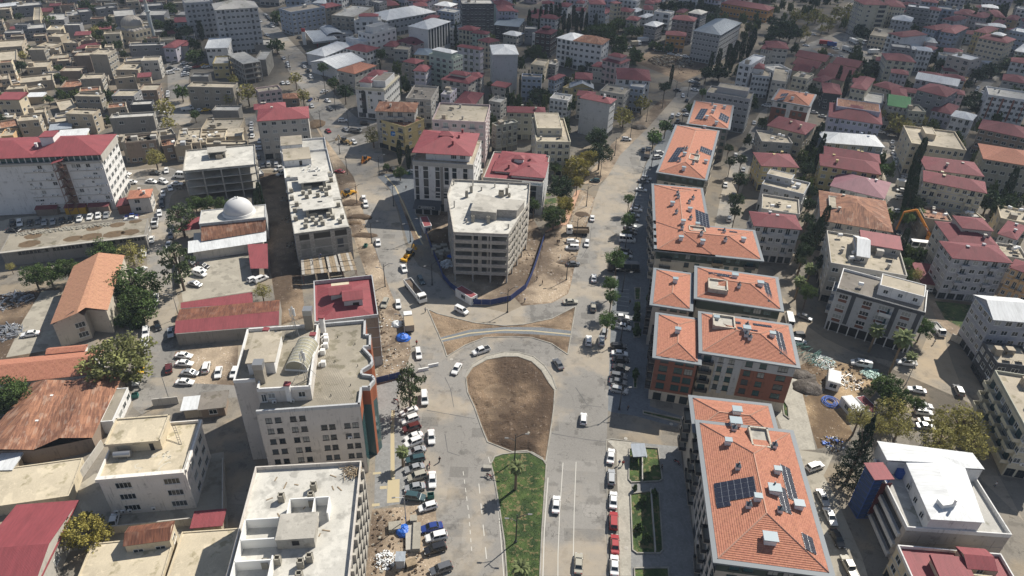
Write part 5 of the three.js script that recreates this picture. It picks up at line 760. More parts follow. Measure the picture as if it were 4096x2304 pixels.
{ const b = orangeBlock('orange-tiled block with solar panels along both long slopes', [[68.46, -260.66, -.308, 18.66, 53.65, 15.2, 'oc', 'ds']], { solar: [[[63.2,-260.4], [65.8,-259.6], [57.1,-246.6], 3, 8], [[73,-262.4], [77.3,-260.7], [71.3,-257.1], 6, 2], [[59.8,-250.2], [62.2,-249.7], [58.1,-246], 2, 2]], cone: [[64.9,-256.2], [66,-256.6], [69.7,-254], [61.4,-245.6], [66.1,-243.7]], box: [[64.1,-250.9], [61.8,-239.2], [71.8,-247.5]], well: [[[66.5,-252.2], [70.4,-251.8], [65.2,-247.3], 1.4]] });
  grid(b.root, b.W[0].f.F, [-.3, -.15, .06, .22, .4], 13.7, 1, 1, 1.5, 1.6); grid(b.root, b.W[0].f.F, [-.3, -.15, .06, .22, .4], 1.8, 3, 4, 1.5, 1.6); for (let s = 1; s < 5; s++) for (const u of seq(6)) balcony(b.root, b.W[0].f.R, u, s * 3, 2.4, 1.2, M.wall.bg, M.wall.oc); }
{ const b = orangeBlock('rust-orange tiled block in the cloud shade, farthest of the row', [[86.45, -304.22, -.294, 18.41, 33.54, 15, 'bg', 'gr']], { solar: [[[82.6,-308.7], [85.3,-306.4], [77.2,-295.6], 3, 6], [[90.4,-303.7], [93.7,-300.5], [87.4,-295.4], 4, 3]], cone: [[88.2,-311.7]], box: [[82.1,-294.9], [85.4,-290.3], [88.3,-307.1], [86,-301], [79.5,-285.8], [93.5,-310.3]] }); grid(b.root, b.W[0].f.F, seq(6), 1.8, 3, 5, 1.5, 1.6, 'd', 2); grid(b.root, b.W[0].f.R, seq(6), 1.8, 3, 5, 1.5, 1.6, 'd', 2); }
{ const b = orangeBlock('small orange-tiled block with terracotta and white front, off by itself', [[135.35, -339.17, -.464, 18.46, 21.56, 13, 'wh', 'wh']], { solar: [[[129.9,-342], [132.9,-340.8], [124.5,-332.3], 3, 4]], cone: [[138.5,-342.2]], box: [[132.2,-333.2], [141.5,-341]] }); const F = b.W[0].f.F; panelOn(b.root, F, -.5, .5, .2, 9.6, M.wall.te); panelOn(b.root, F, -.08, .04, .2, 12.5, M.wall.wh, 'pilaster', .2); grid(b.root, F, [-.3, -.15, .15, .32], 2, 3, 4, 1.5, 1.6, 'd', 2); }
// ---------------------------------------------------------------- beige office block
{
  const H1 = 20.4, H2 = 23.4, pts = [[-50.6,-101.6],[-30.3,-104.8],[-30.9,-109.9],[-29.3,-110],[-29.1,-111],[-28.6,-112.3],[-28.7,-113.1],[-29.4,-114],[-31.7,-114.3],[-31.9,-115.4],[-30.4,-117.3],[-30.1,-118.6],[-30.7,-120.3],[-31.4,-121.2],[-33.1,-123.3],[-33.3,-123.5],[-31.7,-123.8],[-32.5,-128.4],[-33.8,-128.1],[-34.8,-133.9],[-45.8,-131.6],[-55.2,-129.4],[-50.4,-102]], up = [[-56.6,-107.2],[-51.6,-108],[-51,-104.9],[-40.5,-106.3],[-44.2,-127.6],[-59.7,-124.9]];
  const c = up[0], root = thing('office_building', 'office building', c[0], c[1], 0); root.userData.label = 'beige office block with scalloped orange street front and roof masts'; const rel = (p) => p.map((q) => [q[0] - c[0], q[1] - c[1]]), P = rel(pts), U = rel(up);
  part(root, 'wall', new GB().prism(P, -.4, H1 - .8, false).build(), M.wall.bi); part(root, 'roof', new GB().poly(P, H1 - .8).build(), M.roof.T); part(root, 'parapet', new GB().walls(P.slice(0, 21), H1 - .8, H1, .45, false).build(), M.wall.lg);
  part(root, 'upper_wall', new GB().prism(U, -.4, H2 - .8, false).build(), M.wall.bi); part(root, 'upper_roof', new GB().poly(U, H2 - .8).build(), M.roof.T); part(root, 'upper_parapet', new GB().walls(U, H2 - .8, H2, .35).build(), M.wall.wh);
  { const g = new GB(), gl = new GB(); for (let i = 1; i < 19; i++) { const a = P[i], b = P[i + 1]; const dx = b[0] - a[0], dz = b[1] - a[1], L = Math.hypot(dx, dz), nx = -dz / L, nz = dx / L; const o = (q, k) => V(q[0] + nx * k, 0, q[1] + nz * k); const mk = (G, y0, y1, k) => { const A = o(a, k), Bq = o(b, k); G.quad(V(A.x, y0, A.z), V(Bq.x, y0, Bq.z), V(Bq.x, y1, Bq.z), V(A.x, y1, A.z)); }; mk(g, 15.5, H1 - 1, .04); mk(i % 3 === 0 || i > 14 ? g : gl, 0, 15.5, .04); } part(root, 'orange_cladding', g.build(), std([.3, .09, .04], .6)); part(root, 'curtain_glass', gl.build(), M.glassg); }
  { const g = new GB(); for (let k = 0; k < 17; k++) { const t = lerp(.63, .97, k / 16), p = [lerp(P[0][0], P[1][0], t), lerp(P[0][1], P[1][1], t)], q = [lerp(P[21][0], P[20][0], (t - .6) / .4), lerp(P[21][1], P[20][1], (t - .6) / .4)]; g.bar(V(p[0], H1 - .79, p[1] - .4), V(q[0], H1 - .79, q[1] + .4), .05); } part(root, 'felt_seams', g.build(), M.wall.gt); }
  const a = P[0], b = P[1], f = [(a[0] + b[0]) / 2, (a[1] + b[1]) / 2, Math.atan2(-(b[1] - a[1]), b[0] - a[0]), Math.hypot(b[0] - a[0], b[1] - a[1])];
  for (let s = 0; s < 6; s++) for (const u of [-.4, -.31, -.165, -.075, .12, .2, .35, .43]) if (s < 5 || u < 0) win(root, f, u * f[3], 17.6 - (5 - s) * 3 , 1.25, 1.35, 'k');
  acUnit(root, ...(() => { const [x, z] = onFace(f, .36 * f[3], .2); return [x, 10.9, z]; })(), f[2]);
  { const q = U[2], r = U[3], g = [(q[0] + r[0]) / 2, (q[1] + r[1]) / 2, Math.atan2(-(r[1] - q[1]), r[0] - q[0]), Math.hypot(r[0] - q[0], r[1] - q[1])]; win(root, g, -.25 * g[3], 21.4, 1.3, 1.3); win(root, g, .32 * g[3], 21.4, 1.3, 1.3); win(root, g, -.4 * g[3], 20.9, .9, 2); for (const u of [-.22, .12]) acUnit(root, ...(() => { const [x, z] = onFace(g, u * g[3], .3); return [x, 19.7, z]; })(), g[2]); }
  const rp = (x, z) => [x - c[0], z - c[1]]; const rect3 = (p0, p1, p2) => { const A = rp(...p0), Bq = rp(...p1), C = rp(...p2); return [(Bq[0] + C[0]) / 2, (Bq[1] + C[1]) / 2, Math.atan2(-(Bq[1] - A[1]), Bq[0] - A[0]), Math.hypot(Bq[0] - A[0], Bq[1] - A[1]), Math.hypot(C[0] - A[0], C[1] - A[1])]; };
  { const [x, z, r, w, d] = rect3([-54.2,-109.8], [-48.3,-110.7], [-56.5,-120.2]); const m = new THREE.Matrix4().makeRotationY(r).setPosition(x, 0, z), g = new GB(), t = new GB(); g.m = t.m = m; g.box(-w / 2 + .3, H2 - .8, -d / 2 + .3, w / 2 - .3, 25.7, d / 2 - .3); t.box(-w / 2, 25.7, -d / 2, w / 2, 25.9, d / 2); part(root, 'roof_room', g.build(), M.wall.wh); part(root, 'roof_room_slab', t.build(), M.roof.F); }
  { const [x, z, r, w, d] = rect3([-46.5,-111.9], [-41.8,-111.8], [-47.9,-120.2]); const g = new GB(), rb = new GB(); g.m = rb.m = new THREE.Matrix4().makeRotationY(r).setPosition(x, 0, z); const N = 12, R_ = w / 2, hh = 2.2, pt = (k) => [-Math.cos(Math.PI * k / N) * R_, 23 + Math.sin(Math.PI * k / N) * hh]; for (let k = 0; k < N; k++) { const [x0, y0] = pt(k), [x1, y1] = pt(k + 1); g.quad(V(x0, y0, d / 2), V(x1, y1, d / 2), V(x1, y1, -d / 2), V(x0, y0, -d / 2)); for (let q = 0; q <= 8; q++) { const zz = -d / 2 + d * q / 8; rb.bar(V(x0, y0 + .03, zz), V(x1, y1 + .03, zz), .08); } for (const s of [d / 2, -d / 2]) g.tri(V(0, 23, s), V(x0, y0, s), V(x1, y1, s), [0, 0], [1, 0], [1, 1]); } part(root, 'barrel_skylight', g.build(), new THREE.MeshPhysicalMaterial({ color: lin(.32, .3, .22), roughness: .25, side: THREE.DoubleSide })); part(root, 'skylight_ribs', rb.build(), M.frame); const bs = new GB(); bs.m = g.m; bs.box(-w / 2 - .1, 22.6, -d / 2 - .1, w / 2 + .1, 23, d / 2 + .1); part(root, 'skylight_kerb', bs.build(), M.white); }
  for (const [x, z, hh, w] of [[-51.2,-108.4, 3.6, 1.9], [-46,-127, 4, 1.9]]) { const [lx, lz] = rp(x, z); part(root, 'cooling_tower', new GB().cbox(lx, 22.6, lz, w, hh, w, .1).build(), M.wall.gt); part(root, 'tower_cowl', new GB().cbox(lx, 22.6 + hh, lz, w + .1, 1.4, w + .1, .1).build(), M.metal); }
  for (const [x, z] of [[-54.8,-123.5], [-44.9,-105.7], [-44,-122.3], [-43.7,-128.8]]) { const [lx, lz] = rp(x, z), m = part(root, 'chimney', new GB().cbox(lx, 20, lz, 1, 4.2, 1).build(), M.wall.wh); part(m, 'chimney_cap', new GB().cbox(lx, 24.2, lz, 1.3, .35, 1.2).build(), M.roof.R); }
  for (const [x, z] of [[-43.2,-125.8], [-42.8,-123.6], [-42.9,-121.3], [-41.8,-117.3], [-43.6,-126.9]]) { const [lx, lz] = rp(x, z); acUnit(root, lx, 19.62, lz, 1.5); part(root, 'cooling_unit', new GB().cbox(lx + .9, 19.62, lz, 1, 1.3, .9, .1).build(), M.white); }
  for (const [x, z, hh] of [[-48.4,-124, 8], [-42.1,-109, 8]]) { const [lx, lz] = rp(x, z), g = new GB(); for (const [dx, dz] of [[.25, .25], [-.25, .25], [0, -.3]]) g.bar(V(lx + dx, 22.6, lz + dz), V(lx + dx * .6, 22.6 + hh, lz + dz * .6), .09); for (let k = 0; k < 9; k++) g.bar(V(lx - .25, 22.8 + k * .8, lz + .25), V(lx + .25, 23.4 + k * .8, lz + .25), .05); for (const [dx, dz] of [[-2.6, 1.2], [-2, -1.4], [2.2, -1], [1.5, 1.8]]) g.bar(V(lx + dx, 22.6, lz + dz), V(lx, 22.6 + hh * .62, lz), .06); const m = part(root, 'antenna_mast', g.build(), M.metal); for (const [dx, dz, r] of [[.45, .1, 0], [-.4, .35, 2], [-.1, -.5, 4]]) part(m, 'antenna_panel', new GB().cbox(lx + dx, 22.6 + hh * .68, lz + dz, .35, 2, .2, r).build(), M.white); for (let k = 0; k < 6; k++) part(m, 'yagi_rod', new GB().bar(V(lx - 2.4 + k * .3, 23.2, lz + .6), V(lx - 1.6 + k * .3, 24.6, lz + 1.3), .06).build(), M.alu); }
  for (const [x, z] of [[-40.1,-127.4], [-35.6,-125.1], [-38.7,-118.7], [-33.4,-117.5], [-33.6,-111.1], [-37,-107.7]]) { const [lx, lz] = rp(x, z); part(root, 'vent_pipe', new GB().cbox(lx, 19.62, lz, .14, .5, .14).build(), M.dark); }
}
// ---------------------------------------------------------------- raw concrete roof in front of it
{
  const r = B('O', 'bi', 'fS', 5, -36.26, -76.99, .121, 19.96, 31.07, 16, 0, 0, { label: 'half-finished block with pale bare concrete roof and block partition walls', bare: 1, par: 1 }), t = r.top + .052;
  const L = (x, z) => lo2(r, x, z);
  for (const [x, z, s] of [[-35.8,-87], [-35.7,-84.8], [-41,-84.2], [-35.1,-83.4, 1.3], [-37.8,-71.2], [-33.8,-70.8], [-32.6,-71.9], [-39.6,-70.5], [-33.4,-68.5]]) { const [a, b] = L(x, z), m = part(r, 'shaft', new GB().walls([[a - .55, b - .5], [a + .55, b - .5], [a + .55, b + .5], [a - .55, b + .5]], t, t + 1.7, .18).build(), M.block); m.scale.x = 1; }
  { const [a, b] = L(-38.7,-73.7), [c2, d2] = L(-32.9,-79.9), x0 = Math.min(a, c2), x1 = Math.max(a, c2), z1 = Math.max(b, d2), z0 = Math.min(b, d2); part(r, 'stair_house', new GB().box(x0 + .1, t, z0 + .1, x1 - .1, t + 2.5, z1 - .1).build(), M.conc); part(r, 'stair_house_slab', new GB().box(x0, t + 2.5, z0, x1, t + 2.75, z1).build(), M.conc); part(r, 'opening', new GB().box((x0 + x1) / 2 - .6, t + .9, z1 - .12, (x0 + x1) / 2 + .6, t + 2.1, z1 - .08).build(), M.dark);
    const g = new GB(); const wl = [[x0 - 6, z0 + .4, x0, z0 + .4], [x0 + 1, z0 - 3.6, x0 + 8, z0 - 3.6], [x0 + 1, z0 - 3.6, x0 + 1, z0], [x0 + 5.4, z0 - 3.6, x0 + 5.4, z0], [x0 + 8, z0 - 3.6, x0 + 8, z0], [x0 - 6, z0 + 4.6, x0, z0 + 4.6], [x0 - 6, z0 + 8.8, x0, z0 + 8.8], [x0 - 6, z0 + .4, x0 - 6, z0 + 14], [x0, z0 + 8, x0, z0 + 16], [x0 - 6, z0 + 14, x0, z0 + 14]]; for (const [p, q, s, u] of wl) g.at(p, t, q, Math.atan2(-(u - q), s - p)).box(0, 0, -.11, Math.hypot(s - p, u - q), 2.3, .11); g.m = null; part(r, 'partition_walls', g.build(), M.white); }
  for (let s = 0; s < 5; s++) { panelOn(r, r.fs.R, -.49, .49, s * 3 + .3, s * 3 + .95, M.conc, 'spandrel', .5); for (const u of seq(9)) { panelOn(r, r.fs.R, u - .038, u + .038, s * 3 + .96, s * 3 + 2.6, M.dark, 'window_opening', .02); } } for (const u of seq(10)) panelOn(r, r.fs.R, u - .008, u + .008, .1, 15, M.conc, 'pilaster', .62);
  { const g = new GB(); reseed(3); for (let i = 0; i < 60; i++) { const [a, b] = L(-29.6,-91.3); const an = R() * 6.28, q = V(a + RR(-1.4, 1.4), t + .1 + RR(0, .4), b + RR(-1, 1)); g.bar(q, q.clone().add(V(Math.cos(an) * 1.3, RR(-.2, .3), Math.sin(an) * 1.3)), .1); } const [x, z] = [-29.6,-91.3]; const m = struct('timber_offcuts', g.build(), M.wood, 'stuff'); scene.remove(m); r.add(m); m.name = 'timber_offcuts'; }
  reseed(8); for (let i = 0; i < 14; i++) part(r, 'loose_plank', new GB().cbox(RR(-.4, .42) * r.w, t, RR(-.42, .1) * r.d, RR(.5, 1.6), .08, .2, RR(0, 3)).build(), M.wood);
}
// ---------------------------------------------------------------- frames of raw concrete
function frame(root, pts, y0, n, sh, o = {}) {            // slabs, piers and spandrels round a smaller core; floors stand open between them
  const P = area(pts) > 0 ? pts.slice().reverse() : pts, core = shrink(P, o.core ?? .78), top = y0 + n * sh;
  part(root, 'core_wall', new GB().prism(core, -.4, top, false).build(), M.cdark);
  for (let s = 0; s <= n; s++) part(root, 'floor_slab', new GB().prism(P, y0 + s * sh - .3, y0 + s * sh).poly(P, y0 + s * sh - .3, false).build(), s === n ? M.roof.S : M.conc);
  for (let e = 0; e < P.length; e++) {
    const a = P[e], b = P[(e + 1) % P.length], L = Math.hypot(b[0] - a[0], b[1] - a[1]), r = Math.atan2(-(b[1] - a[1]), b[0] - a[0]), k = Math.max(1, Math.round(L / (o.bay ?? 4.2))); if (L < 1) continue;
    for (let s = -1; s < n; s++) {
      const yb = s < 0 ? -.4 : y0 + s * sh, yt = s < 0 ? y0 - .3 : y0 + (s + 1) * sh - .3; if (yt - yb < .4) continue;
      const g = new GB().at(a[0], 0, a[1], r); for (let i = 0; i <= k; i++) { const x = Math.min(L - .5, L * i / k); g.box(x, yb, -.45, x + .5, yt, -.02); } part(root, 'pier', g.build(), M.cboard);
      if (s >= 0 && o.sp) { const q = new GB().at(a[0], 0, a[1], r); q.box(.5, yb, -.22, L - .5, yb + o.sp, .06); part(root, 'spandrel', q.build(), M.cboard); }
      if (s >= 0 && o.fill?.includes(e)) { const q = new GB().at(a[0], 0, a[1], r), x0 = L * .33, x1 = L * .64, ya = yb + (o.sp ?? 0), hs = [[.12, .38], [.6, .9]], W = x1 - x0; q.box(x0, ya, -.2, x0 + W * .12, yt, .02).box(x0 + W * .38, ya, -.2, x0 + W * .6, yt, .02).box(x0 + W * .9, ya, -.2, x1, yt, .02); part(root, 'block_infill', q.build(), M.block); }
    }
  }
  return top;
}
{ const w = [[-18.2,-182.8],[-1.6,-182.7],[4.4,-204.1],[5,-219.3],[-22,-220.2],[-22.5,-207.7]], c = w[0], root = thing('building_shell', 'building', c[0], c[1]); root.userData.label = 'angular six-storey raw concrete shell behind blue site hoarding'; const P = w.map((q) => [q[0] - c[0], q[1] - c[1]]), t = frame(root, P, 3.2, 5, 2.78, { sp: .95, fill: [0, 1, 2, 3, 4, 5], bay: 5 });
  part(root, 'parapet', new GB().walls(P, t + .002, t + .75, .22).build(), M.cboard); const rp = (x, z) => [x - c[0], z - c[1]];
  { const pl = [[-13.7,-193.2],[-5.7,-192.4],[-5.6,-194.5],[.6,-194.4],[3,-201.3],[-5.3,-202.1],[-12.4,-205.5]].map((q) => [q[0] - c[0], q[1] - c[1]]); part(root, 'roof_house', new GB().prism(pl, t + .003, t + 2.6, false).build(), M.cboard); part(root, 'roof_house_slab', new GB().prism(shrink(pl, 1.03), t + 2.6, t + 2.85).build(), M.conc); const [dx, dz] = rp(-9.5,-192.1); part(root, 'doorway', new GB().cbox(dx - .2, t + .02, dz - 1.2, 1, 1.9, .5).build(), M.dark); }
  for (const [x, z, hh, s] of [[-16.1,-208, 2.2, .9], [-14.8,-211.8, 2.2, .9], [-2.9,-210.9, 2.4, .9], [-4.7,-209.8, 1.8, 1.8], [-2,-209.5, 1.2, .8], [-12.9,-190.9, 2.2, .9], [-8.1,-190.6, 2.2, .9], [-19.5,-200.3, 2.4, .35], [-21.2,-217.2, 1.5, .4], [-14.6,-216.7, 1.5, .4], [-7.1,-216.4, 1.5, .4], [-2.5,-216.3, 1.5, .4], [4,-216.3, 1.5, .4], [-1.8,-187.6, 1.6, .4], [-14.9,-190.6, 1.2, .5], [-11.5,-213.5, 1.4, .5]]) { const [a, b] = rp(x, z); if (s > .6) part(root, 'shaft', new GB().walls([[a - s / 2, b - s / 2], [a + s / 2, b - s / 2], [a + s / 2, b + s / 2], [a - s / 2, b + s / 2]], t, t + hh, .14).build(), M.block); else part(root, 'column_stub', new GB().cbox(a, t, b, s, hh, s).build(), M.conc); } }
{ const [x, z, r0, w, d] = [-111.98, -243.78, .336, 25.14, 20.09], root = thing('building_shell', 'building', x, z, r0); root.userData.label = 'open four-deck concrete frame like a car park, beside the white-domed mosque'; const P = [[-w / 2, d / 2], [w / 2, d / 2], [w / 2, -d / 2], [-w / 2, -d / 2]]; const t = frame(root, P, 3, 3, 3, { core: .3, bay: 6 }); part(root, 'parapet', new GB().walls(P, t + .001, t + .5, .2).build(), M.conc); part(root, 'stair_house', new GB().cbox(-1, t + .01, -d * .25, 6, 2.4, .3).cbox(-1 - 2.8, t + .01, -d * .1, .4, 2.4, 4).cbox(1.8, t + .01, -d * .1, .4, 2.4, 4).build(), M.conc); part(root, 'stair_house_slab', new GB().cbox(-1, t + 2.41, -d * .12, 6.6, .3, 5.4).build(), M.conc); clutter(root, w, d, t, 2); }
{ const [x, z, r0, w, d] = [-150.07, -380.3, .706, 9.49, 22.51], root = thing('building_shell', 'building', x, z, r0); root.userData.label = 'grey concrete shell with rubbled roof beside the old quarter square'; const P = [[-w / 2, d / 2], [w / 2, d / 2], [w / 2, -d / 2], [-w / 2, -d / 2]]; frame(root, P, 2.4, 3, 2.8, { core: .7, bay: 4, sp: .3 }); }
{ const W4 = [[-84.06, -256.92, .302, 17.19, 12.46, 13.2], [-77.99, -239.55, .326, 16.74, 23.69, 13.4], [-70.87, -220.65, .33, 17.19, 21.98, 12.2], [-64.12, -201.09, .353, 17.09, 20.61, 12]];
  const LB = ['white-plastered flat block at the far end of the concrete row', 'white-plastered flat block with stair house, next to the concrete shells', 'raw concrete shell with block pallets on its roof, middle of the row', 'raw concrete shell with block pallets and open front, end of the row'];
  W4.forEach(([x, z, r, w, d, h], i) => {
    const q = B('A', i < 2 ? 'wh' : 'co', 'fS', 4, x, z, r, w, d - .05, h, 0, i < 2 ? 4 : 0, { label: LB[i], bare: 1, par: i < 2 ? .8 : .08, name: i < 2 ? 'apartment_building' : 'building_shell' }), t = q.top + .052;
    if (i < 2) { part(q, 'stair_house', new GB().box(-w * .48, t, -d * (i ? .44 : .45), i ? w * .1 : -w * .02, t + 2.4, i ? d * .02 : d * .3).build(), M.wall.wh); part(q, 'stair_house_roof', new GB().box(-w * .485, t + 2.4, -d * (i ? .45 : .46), i ? w * .105 : -w * .01, t + 2.55, i ? d * .03 : d * .31).build(), M.roof.F); if (i) { part(q, 'door', new GB().box(-w * .16, t, d * .02, -w * .1, t + 1.9, d * .02 + .06).build(), M.dark); part(q, 'planter_wall', new GB().walls([[-w * .02, d * .3], [w * .16, d * .3], [w * .16, d * .42], [-w * .02, d * .42]], t, t + .6, .2).build(), M.wall.wh); reseed(4); for (let k = 0; k < 7; k++) { const a = RR(-.3, .3) * w, b = RR(.1, .4) * d; part(q, 'vent_pipe', new GB().cbox(a, t, b, .5, .8, .5).build(), M.white); } } }
    else {
      part(q, 'stair_core', new GB().box(-w * .22, t, -d * .3, -w * .17, t + 2.3, d * .02).box(w * .2, t, -d * .3, w * .26, t + 2.3, d * .02).box(-w * .17, t, -d * .3, w * .2, t + 2.3, -d * .26).box(-w * .17, t, -d * .02, -w * .02, t + 1.2, d * .02).build(), M.block); part(q, 'core_slab', new GB().box(-w * .27, t + 2.3, -d * .36, w * .33, t + 2.6, d * .02).build(), M.roof.S); part(q, 'slab_opening', new GB().box(w * .03, t + 2.602, -d * .25, w * .12, t + 2.615, -d * .2).build(), M.dark);
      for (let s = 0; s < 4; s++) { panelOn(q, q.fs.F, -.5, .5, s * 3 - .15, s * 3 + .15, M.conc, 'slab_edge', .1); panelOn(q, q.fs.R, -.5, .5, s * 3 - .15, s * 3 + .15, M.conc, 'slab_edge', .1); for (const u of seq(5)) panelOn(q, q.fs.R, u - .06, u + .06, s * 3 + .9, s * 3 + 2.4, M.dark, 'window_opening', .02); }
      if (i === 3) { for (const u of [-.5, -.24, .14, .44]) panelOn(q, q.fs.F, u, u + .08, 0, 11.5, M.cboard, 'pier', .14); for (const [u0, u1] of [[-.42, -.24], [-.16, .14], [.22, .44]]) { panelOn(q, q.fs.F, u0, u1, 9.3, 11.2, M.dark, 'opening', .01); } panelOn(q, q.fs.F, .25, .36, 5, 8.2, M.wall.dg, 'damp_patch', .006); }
    }
  });
  // pallets of blocks standing on the concrete roofs
  const pal = mergeGeometries([...Array(5)].map((_, k) => new GB().box(-.62, .12 + k * .27, -.55, .62, .12 + k * .27 + .255, .55).build())), skid = new GB().box(-.65, 0, -.55, .65, .04, .55).box(-.65, .04, -.55, -.45, .115, .55).box(.45, .04, -.55, .65, .115, .55).build();
  const PW = [[[-81.1,-226.6],[-67.6,-231.3],[-65.9,-226.6],[-77.4,-216.8],[-65.2,-220.7],[-65.8,-218.6],[-72.9,-215.5],[-70.9,-216.5],[-64.9,-215.4],[-71,-212.9],[-67.6,-214.3],[-75.6,-211.3],[-62.6,-212],[-67.6,-219.2]], [[-72.9,-207.3],[-72.3,-203],[-59.1,-208],[-70.4,-197.2],[-66.7,-196.1],[-64.9,-197.3],[-62.6,-198.2],[-60.6,-200.5],[-58.9,-199.2],[-56,-199.7],[-66,-192.7],[-63.3,-195],[-61.1,-194.8],[-56,-196.6]]];
  PW.forEach((pw, i) => pw.forEach(([x, z]) => { const o = thing('block_pallet', 'pallet', x, z, .15 + R() * .2, ['wrapped pallet of grey building blocks', i ? 'on the front concrete shell roof' : 'on the rear concrete shell roof'], 'pallets of blocks on the concrete roofs', (i ? 12 : 12.2) - .03); part(o, 'blocks', pal, M.block); part(o, 'skid', skid, M.wood); }));
  { const P = [[-67.4,-186.6],[-52.1,-192.3],[-47.8,-181.3],[-64.5,-177.3]], c = P[0], o = thing('formwork_deck', 'formwork', c[0], c[1]); o.userData.label = 'board formwork deck on props in front of the concrete shells'; const Q = P.map((q) => [q[0] - c[0], q[1] - c[1]]), at = (u, v) => { const a = [lerp(Q[3][0], Q[2][0], u), lerp(Q[3][1], Q[2][1], u)], b = [lerp(Q[0][0], Q[1][0], u), lerp(Q[0][1], Q[1][1], u)]; return [lerp(a[0], b[0], v), lerp(a[1], b[1], v)]; };
    reseed(12); for (const [u0, u1, v0, v1] of [[.02, .46, .3, .78], [.02, .46, .02, .26], [.49, .69, .3, .95], [.49, .69, .02, .27], [.72, .98, .55, .97], [.72, .98, .28, .51], [.72, .98, .02, .25], [.02, .46, .82, .98]]) { const n = Math.max(3, Math.round((u1 - u0) * 18)); for (let k = 0; k < n; k++) { const a = lerp(u0, u1, k / n), b = lerp(u0, u1, (k + .94) / n), q = [at(a, v0), at(b, v0), at(b, v1), at(a, v1)]; part(o, 'board', new GB().prism(q, 3.9, 4 + R() * .03).build(), k % 3 ? M.wood : M.cboard); } } for (let k = 0; k < 20; k++) { const [x, z] = at((k % 5) / 4 * .94 + .03, Math.floor(k / 5) / 3 * .94 + .03); part(o, 'prop', new GB().cbox(x, 0, z, .15, 3.88, .15).build(), M.stairs); } }
}
// ---------------------------------------------------------------- other buildings with a shape of their own
const faceted = (root, name, fs, mat, c) => { const g = new GB(); for (const f of fs) { const q = f.map(([x, z, y]) => V(x - c[0], y, z - c[1])); g.quad(q[0], q[1], q[2], q[3] ?? q[2]); } return part(root, name, g.build(), mat); };
function text(s, size, h, style = 'bold', color = '#fff', bg = null, w = 512, hh = 128) { const cv = document.createElement('canvas'); cv.width = w; cv.height = hh; const x = cv.getContext('2d'); x.fillStyle = bg; x.fillRect(0, 0, w, hh); x.fillStyle = color; x.font = style + ' ' + size + 'px sans-serif'; x.textAlign = 'center'; x.textBaseline = 'middle'; s.split('|').forEach((l, i, a) => x.fillText(l, w / 2, hh * (i + .5) / a.length)); const t = new THREE.CanvasTexture(cv); t.colorSpace = THREE.SRGBColorSpace; return new THREE.MeshStandardMaterial({ map: t, roughness: .6 }); }
function board(root, name, mat, w, h, x, y, z, ry) { const m = part(root, name, new GB().box(-w / 2 - .06, -h / 2 - .06, -.1, w / 2 + .06, h / 2 + .06, 0).build(), M.white, x, y, z, ry); part(m, 'sign_print', new THREE.PlaneGeometry(w, h).translate(0, 0, .012), mat); return m; }
